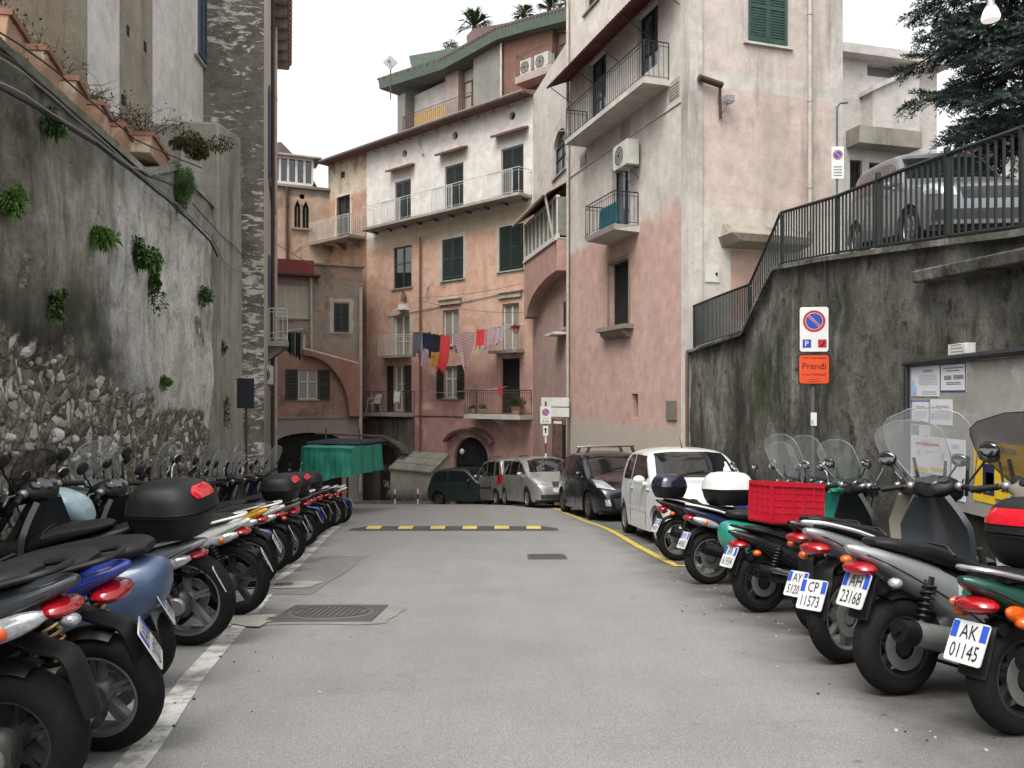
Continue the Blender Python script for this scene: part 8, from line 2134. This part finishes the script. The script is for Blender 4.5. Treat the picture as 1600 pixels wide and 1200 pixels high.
palm('spiky palm standing highest on the roof terrace against the sky', at(741, 52, yp), 30, 1.25, .09); palm('low palm further along the roof terrace', at(818, 33, yp), 22, .8, .08); palm('small palm in front of the ochre stair tower', at(858, 22, 39), 20, .75, .08); palm('palm at the edge of the corner house roof line', at(886, 14, 38.6), 20, .7, .08)
clump('roof_shrub', 'wispy shrub on the penthouse roof edge', at(706, 68, yp), (.7, .3, .5), 150, .16, .03, [L_DK, L_RUS], V((0, -1, 0)), cat='shrub')
p = at(610, 98, 37.5)
t = thing('satellite_dish', 'square flat satellite dish turned on its corner on a thin mast', 'satellite dish', (p.x, 37.5, p.z - 1.6)); mb = MB(); mb.tube([V((p.x, 37.55, p.z - 1.7)), V((p.x, 37.55, p.z))], .03, 6); wb(mb, 'mast', M_RAILR, t)
mb = MB(); mb.prism([(-.34, 0), (0, -.34), (.34, 0), (0, .34)], lambda a, b, d: V((p.x + a, 37.5 - d, p.z + b)), 0, .06); dd_ = wb(mb, 'panel', pmat('dish_grey', S(150, 152, 156), .5), t); mb = MB(); mb.tube([V((p.x, 37.45, p.z)), V((p.x, 37.1, p.z - .1))], .02, 6); mb.box(p.x - .06, p.x + .06, 37.05, 37.15, p.z - .15, p.z - .05); mb.build('receiver', M_ZPOST, dd_)

# ------------------------------------------------------------------ air conditioners
M_AC = pmat('aircon_casing', S(190, 188, 180), .5, 0, .06, 10, dirt=.25)
def aircon(label, fac, r, dep, fan=True):
    u0, u1, z0, z1 = r; t = thing('air_conditioner', label, 'air conditioner', fac.W((u0 + u1) / 2, z0, dep / 2))
    mb = MB(); fac.box(mb, u0, u1, z0, z1, .08, dep); wb(mb, 'casing', M_AC, t, bevel=.01)
    mb = MB(); uc = u0 + (u1 - u0) * .42; zc = (z0 + z1) / 2; rr = (z1 - z0) * .4
    for q in (1, .78, .56, .34): disc(mb, lambda a, b, o: fac.W(a, b, o), uc, zc, rr * q, dep + .012, 0, 24, rr * (q - .07))
    disc(mb, lambda a, b, o: fac.W(a, b, o), uc, zc, rr, dep + .004, 1, 24)
    wb(mb, 'fan_grille', [M_AC, M_DARK], t)
    mb = MB()
    for k in (.2, .8): u = u0 + (u1 - u0) * k; mb.tube([fac.W(u, z0 - .02, 0), fac.W(u, z0 - .02, dep)], .014, 6); mb.tube([fac.W(u, z0 - .3, 0), fac.W(u, z0 - .02, dep * .7)], .012, 6)
    wb(mb, 'bracket', M_ZPOST, t)
aircon('air conditioner fixed high on the pink house side above the teal balcony', PS, px_rect(PS, 980, 1003, 226, 264), .42)
A_ = at(411, 600, 21.6); B_ = at(429, 600, 21.6); AF = Fac((A_.x, 21.6), (B_.x, 21.6))
aircon('air conditioner under the white balcony of the tall old house', AF, (0, AF.len, EZ + (HOR - 601) / FPX * 21.6, EZ + (HOR - 572) / FPX * 21.6), .42)
for k, (x0, x1, lb) in enumerate(((825, 842, 'first of two air conditioners on the brown penthouse balcony, nearer the grey wall'), (847, 868, 'second air conditioner on the brown penthouse balcony, nearer the corner house'))): 
    q = px_rect(PH, x0, x1, 92, 114); aircon(lb, PH, (q[0], q[1], zb2 + .06, zb2 + .7), .5)

# ------------------------------------------------------------------ washing
def cloth(label, fac, x0, x1, y0, y1, c, o, poly=None, name='hanging_garment', stripe=None, grp='washing hung across the orange house'):
    u0, u1, z0, z1 = px_rect(fac, x0, x1, y0, y1); nm = 'fabric_%d_%d_%d' % tuple(int(v * 255) for v in c[:3])
    if stripe:
        n = NT('striped_fabric'); sx, sy, sz = n.sep(); f = n.ramp(n.math('FRACT', n.math('MULTIPLY', n.math('ADD', sz, n.math('MULTIPLY', sx, -.12)), 17)), [(.5, 0), (.56, 1)]); n.set('Base Color', n.mix(f, c, stripe)); n.set('Roughness', .9); m = n.mat
    else: m = pmat(nm, c, .9, 0, .12, 8)
    rows = []; ph = rnd.random() * 6; nx = 9
    for i in range(9):
        t = i / 8; row = []
        for j in range(nx):
            q = j / (nx - 1)
            if poly: a = interp([(k[0], k[1]) for k in poly], t); b = interp([(k[0], k[2]) for k in poly], t)
            else: a, b = .04 * math.sin(3 * t + ph), 1 + .05 * math.sin(4 * t + ph)
            row.append(fac.W(u0 + (u1 - u0) * (a + (b - a) * q), z1 - (z1 - z0) * t * (1 + .10 * math.sin(q * 7 + ph)) + (.03 * (4 * (q - .5) ** 2) * (1 - t) if not poly else 0), o + .05 * math.sin(q * 12 + ph + t) * (.3 + t)))
        rows.append(row)
    mb = MB(); mb.sheet(rows, thick=.006)
    ob = mb.build(name, m); tag(ob, label, 'laundry', grp); return ob
G_ = [('dark grey trousers at the near end of the washing line', 671, 681, 521, 556, S(92, 92, 100)), ('faded grey shirt second on the washing line', 679, 690, 523, 552, S(120, 118, 124)), ('navy top with red hem on the washing line', 686, 699, 522, 547, S(30, 30, 60)), ('small lilac cloth hanging low under the navy tops', 686, 696, 550, 571, S(160, 132, 156)),
      ('navy top beside the black trousers on the washing line', 697, 705, 524, 558, S(26, 26, 48)), ('black trousers on the washing line', 703, 711, 525, 562, S(24, 24, 30)), ('dark garment next to the long coral trousers', 709, 717, 526, 556, S(34, 30, 40)), ('mustard yellow cloth hanging low on the washing line', 702, 716, 552, 572, S(170, 128, 50)),
      ('plain red top right of the striped sheet on the washing line', 769, 783, 517, 546, S(206, 62, 64)), ('beige cloth hanging low behind the red top', 768, 781, 542, 556, S(170, 160, 140)), ('pink and white striped top on the washing line', 781, 790, 516, 546, S(184, 136, 144)), ('faded pink shirt near the window end of the washing line', 789, 800, 515, 543, S(172, 148, 148)), ('pale pink top last but one on the washing line', 798, 806, 514, 540, S(182, 156, 162)), ('pale grey top at the window end of the washing line', 803, 812, 512, 536, S(168, 164, 168))]
for lb, x0, x1, y0, y1, c in G_: cloth(lb, BF, x0, x1, y0, y1, c, .95 + rnd.uniform(-.08, .08))
cloth('long coral red trousers hanging lowest on the washing line', BF, 710, 733, 527, 580, S(200, 62, 60), 1.02, [(0, .35, 1.0), (.5, .25, .95), (.8, .08, .85), (1, -.02, .55)])
cloth('striped pink and white sheet folded to a point on the washing line', BF, 735, 770, 522, 577, S(190, 166, 162), 1.0, [(0, .0, 1.0), (.2, .02, 1.0), (.6, .32, .82), (1, .56, .62)], stripe=S(128, 74, 84))
cloth('mauve cloth behind the striped sheet on the washing line', BF, 733, 742, 530, 552, S(150, 120, 150), .9)
def wire(name, label, pts, r, mat, cat='washing line', sag=.12):
    P = []
    for a, b in zip(pts[:-1], pts[1:]):
        for k in range(10): t = k / 10; P.append(V(a).lerp(V(b), t) + V((0, 0, -sag * 4 * t * (1 - t))))
    P.append(V(pts[-1])); mb = MB(); mb.tube(P, r, 5); return tag(mb.build(name, mat), label, cat)
bw = lambda x, y, o: BF.W(BF.P(x, 600)[0], BF.P(x, y)[1], o)
wire('washing_line', 'washing line carrying the clothes across the orange house', [bw(670, 520, .95), bw(740, 523, .98), bw(815, 510, .95)], .008, M_BLK)
wire('washing_line', 'empty pale washing line from the open shutters to the balcony', [bw(680, 612, .3), bw(740, 611, .6), bw(812, 604, .7)], .008, M_RAILW, sag=.05)
wire('overhead_wire', 'thin wire slanting across the upper orange wall', [bw(663, 466, .3), bw(830, 443, .3)], .008, M_BLK, 'wire'); wire('overhead_wire', 'thin wire sagging over the cream hoods to the pink link house', [bw(663, 470, .3), bw(845, 488, .2)], .008, M_BLK, 'wire', .2)
wire('overhead_wire', 'wire from the tall old house to the drainpipe of the lower house', [HC.W(HC.P(421, 600)[0], EZ + 4.6, .1), LL.W(LL.P(568, 600)[0], LL.P(568, 445)[1], .4)], .012, M_CABG, 'wire', .2)
cloth('little red cloth pegged on the lower washing line', BF, 799, 805, 605, 616, S(190, 40, 48), .72)
cloth('white plastic bag hanging on the rusty balcony', BF, 637, 647, 612, 628, S(206, 206, 206), .75, name='hanging_bag')
hw_ = [('pale towel on the white balcony of the tall old house', 444, 450, 524, 548, S(200, 198, 196)), ('black shirt on the white balcony line', 449, 455, 520, 552, S(26, 26, 32)), ('green striped sports shirt on the white balcony line', 455, 461, 520, 556, S(40, 74, 44)), ('dark trousers at the outer end of the white balcony line', 462, 470, 520, 560, S(22, 24, 26))]
HL = Fac((-7.95, 23.0), (-5.6, 23.3))
for lb, x0, x1, y0, y1, c in hw_: cloth(lb, HL, x0, x1, y0, y1, c, 0, grp='washing on the white balcony')
wire('washing_line', 'short clothes pole sticking out from the white balcony', [HL.W(HL.P(418, 600)[0], HL.P(440, 521)[1], -.05), HL.W(HL.P(473, 600)[0], HL.P(470, 513)[1], -.05)], .014, M_RAILW, sag=0)

# things on the balconies
def pot(label, c, r, h, leaf, n, L):
    c = V(c); t = thing('potted_plant', label, 'plant', c); mb = MB(); mb.lathe([(0, 0), (r * .7, 0), (r, h), (r * 1.1, h), (r * 1.1, h + .03), (r * .9, h + .03), (r * .85, h - .02), (0, h - .02)], Matrix.Translation(c), 14); wb(mb, 'pot', M_TERRA, t); mb = MB()
    for k in range(n): d = V((rnd.gauss(0, 1), rnd.gauss(0, 1), rnd.gauss(.5, .8))).normalized(); blade(mb, c + V((0, 0, h + L * .5)) + d * L * rnd.random() * 1.2, d, .1, .022, 0)
    wb(mb, 'foliage', leaf, t)
zB = BF.P(790, 648)[1]
pot('round clipped shrub in a pot beside the dark balcony door', BF.W(BF.P(817, 600)[0], zB, .4), .2, .3, L_DK, 520, .28); pot('small potted plant in the near corner of the dark door balcony', BF.W(BF.P(749, 600)[0], zB, .4), .12, .2, L_DK, 90, .1); pot('reddish potted plant in the middle of the dark door balcony', BF.W(BF.P(765, 600)[0], zB, .4), .15, .18, L_RUS, 120, .12)
pot('red flowering plant on the small grey balcony above', BF.W(BF.P(818, 600)[0], BF.P(818, 522)[1], .45), .12, .14, pmat('red_flowers', S(130, 30, 48), .8), 160, .12)
zc_ = BF.P(615, 645)[1]; c = BF.W(BF.P(594, 600)[0], zc_, .38); ang = math.atan2(BF.n.y, BF.n.x)
t = thing('plastic_chair', 'white plastic armchair on the rusty balcony over the porch', 'chair', c, (0, 0, ang))
mw = M_WHT; mb = MB(); mb.box(-.22, .22, -.22, .22, .40, .43); mb.build('seat', mw, t, bevel=.01)
mb = MB(); mb.hexa([V((-.24, -.22, .43)), V((-.20, -.22, .43)), V((-.20, .22, .43)), V((-.24, .22, .43)), V((-.33, -.2, .86)), V((-.30, -.2, .86)), V((-.30, .2, .86)), V((-.33, .2, .86))]); mb.build('backrest', mw, t, bevel=.01)
for sx in (-1, 1):
    for sy in (-1, 1): mb = MB(); mb.tube([V((sx * .19, sy * .19, .41)), V((sx * .24, sy * .23, 0))], [.025, .02], 6); mb.build('leg', mw, t)
for sy in (-1, 1): mb = MB(); mb.tube([V((-.27, sy * .21, .66)), V((.1, sy * .25, .64)), V((.2, sy * .23, .42))], .02, 6); mb.build('armrest', mw, t)
# teal sheet over the small pink house balcony
def fold_cover(name, label, fac, u0, u1, z0, z1, o, mat, amp=.02):
    rows = []
    for i in range(11):
        t = i / 10; rows.append([fac.W(u0 + (u1 - u0) * j / 24, z1 - (z1 - z0) * t, o + amp * math.sin(j * 1.7 + 2 * t) * (.4 + t) + (-.03 if i == 0 else 0)) for j in range(25)])
    mb = MB(); mb.sheet(rows, thick=.008); return tag(mb.build(name, mat), label, 'cover')
M_TEALS = pmat('teal_sheet', S(18, 84, 98), .6, 0, .15, 5)
uu0 = PS.P(975, 600)[0]; uu1 = ub2 - .08
fold_cover('teal_cover', 'teal plastic sheet tied inside the railing of the small pink house balcony', PS, uu0 - .25, uu1, zs2 + .06, zs2 + .62, .60, M_TEALS)
mb = MB()
for (a, b, z) in ((ua, ua2, 0),): pass
# drying frame at the far end of the upper balcony
t = thing('drying_rack', 'small folding drying rack hung outside the far end of the upper balcony', 'drying rack', PS.W(ua - .2, zs + .5, .5)); mb = MB(); q = [PS.W(ua - .6, zs + .5, .1), PS.W(ua - .6, zs + .5, .75), PS.W(ua - .05, zs + .85, .75), PS.W(ua - .05, zs + .85, .1)]
mb.tube(q + [q[0]], .012, 6)
for k in range(1, 5): mb.tube([q[0].lerp(q[1], k / 5), q[3].lerp(q[2], k / 5)], .006, 5)
wb(mb, 'frame', M_RAILW, t)

# ------------------------------------------------------------------ market stall under tarpaulins
M_TARP = pmat('green_tarpaulin', S(36, 124, 104), .5, 0, .1, 5, bump=.05, dirt=.12); M_TARPB = pmat('blue_tarpaulin', S(18, 24, 48), .6, 0, .15, 5)
A0 = at(476, 702, 20.6); A1 = at(553, 704, 20.2); zg = gz(20.6)
t = thing('market_stall', 'market stall wrapped in a green tarpaulin with a blue roof sheet', 'stall', ((A0.x + A1.x) / 2, 21.2, zg))
SF = Fac((A0.x, A0.y), (A1.x, A1.y)); zt1 = EZ + (HOR - 698) / FPX * 20.4; zt0_ = EZ + (HOR - 742) / FPX * 20.4
rows = []
nj = 40
prof_ = [(-1.6, zt1 + .02, .01), (-.8, zt1 + .03, .01), (0, zt1, .01), (.05, zt1 - .12, .012), (.08, zt1 - .3, .018), (.07, zt1 - .5, .02), (.09, zt0_, .025)]
for (o, z, am) in spline(prof_, 3):
    rows.append([SF.W(SF.len * j / nj, z - (.42 * max(0, (zt1 - .2 - z) / (zt1 - zt0_)) * (1 - j / nj) ** 1.3) + am * .5 * math.sin(j * .3), o + am * (math.sin(j * .35 + z * 5) + .6 * math.sin(j * .8 - z * 9) + .4 * math.sin(j * 1.5 + z * 3))) for j in range(nj + 1)])
mb = MB(); mb.sheet(rows, thick=.01); rows = []
for s_, u_ in ((0, 0), (1, SF.len)):
    rows = [[SF.W(u_ + (.0 if s_ else 0) + .05 * math.sin(i * 1.4 + 2 * z) + (1 if s_ else -1) * .04, z, .05 - 1.6 * i / 12) for i in range(13)] for z in (zt1 + .01, zt1 - .2, zt1 - .4, zt0_ + .02)]; mb.sheet(rows, thick=.01)
wb(mb, 'green_cover', M_TARP, t)
mb = MB(); mb.hexa([SF.W(-.1, zt1 + .06, -.2), SF.W(SF.len + .05, zt1 + .06, -.2), SF.W(SF.len + .05, zt1 + .06, -1.8), SF.W(-.1, zt1 + .06, -1.8), SF.W(-.1, zt1 + .1, -.3), SF.W(SF.len, zt1 + .1, -.3), SF.W(SF.len, zt1 + .12, -1.7), SF.W(-.1, zt1 + .12, -1.7)]); wb(mb, 'blue_cover', M_TARPB, t)
mb = MB(); mb.tube([SF.W(-.2, zt1 + .28, -.9), SF.W(SF.len + .45, zt1 + .24, -.9)], .025, 6); mb.tube([SF.W(SF.len * .78, zt1 + .42, -.9), SF.W(SF.len * .78, zt1, -.9)], .025, 6); mb.tube([SF.W(.1, zt1 + .42, -.9), SF.W(.1, zt1, -.9)], .025, 6); wb(mb, 'frame', M_RAILR, t)
for u_ in (.1, SF.len * .3):
    for o in (-.05, -1.5): mb = MB(); mb.tube([SF.W(u_, zg - .1, o), SF.W(u_, zt1, o)], .03, 6); wb(mb, 'leg', M_RAILR, t)
mb = MB(); SF.box(mb, .1, SF.len * .8, zt0_ - .02, zt0_ + .05, -1.5, 0); wb(mb, 'counter', M_BRS, t)
# little things by the kerb and the gutter
for k, (x, y, lb) in enumerate(((617, 770, 'short red and white bollard stump at the foot of the arched porch door'), (653, 772, 'short rusty and white bollard before the mossy lean-to'))):
    P_ = at(x, y, 31.2); zb_ = gz(31.2); t = thing('bollard', lb, 'bollard', (P_.x, 31.2, zb_)); mb = MB(); 
    for q in range(3): mb.tube([V((P_.x, 31.2, zb_ + q * .2)), V((P_.x, 31.2, zb_ + q * .2 + .2))], .035, 8, q % 2)
    wb(mb, 'post', [M_SIGNW, M_RUST], t)

# grit along the parking edges
mb = MB()
for k in range(260):
    y = rnd.uniform(2.2, 12); x = (2.0 + rnd.gauss(0, .35)) if rnd.random() < .6 else (ll(min(y, 17), 0)[0] - .2 + rnd.gauss(0, .3)); s = rnd.uniform(.004, .012)
    mb.box(x, x + s, y, y + s * rnd.uniform(.8, 1.5), gz(y) + .001, gz(y) + s * .6 + .002, k % 2)
tag(mb.build('gravel', [pmat('pale_grit', S(176, 172, 164), .9), pmat('dark_grit', S(58, 54, 50), .9)]), kind='stuff')
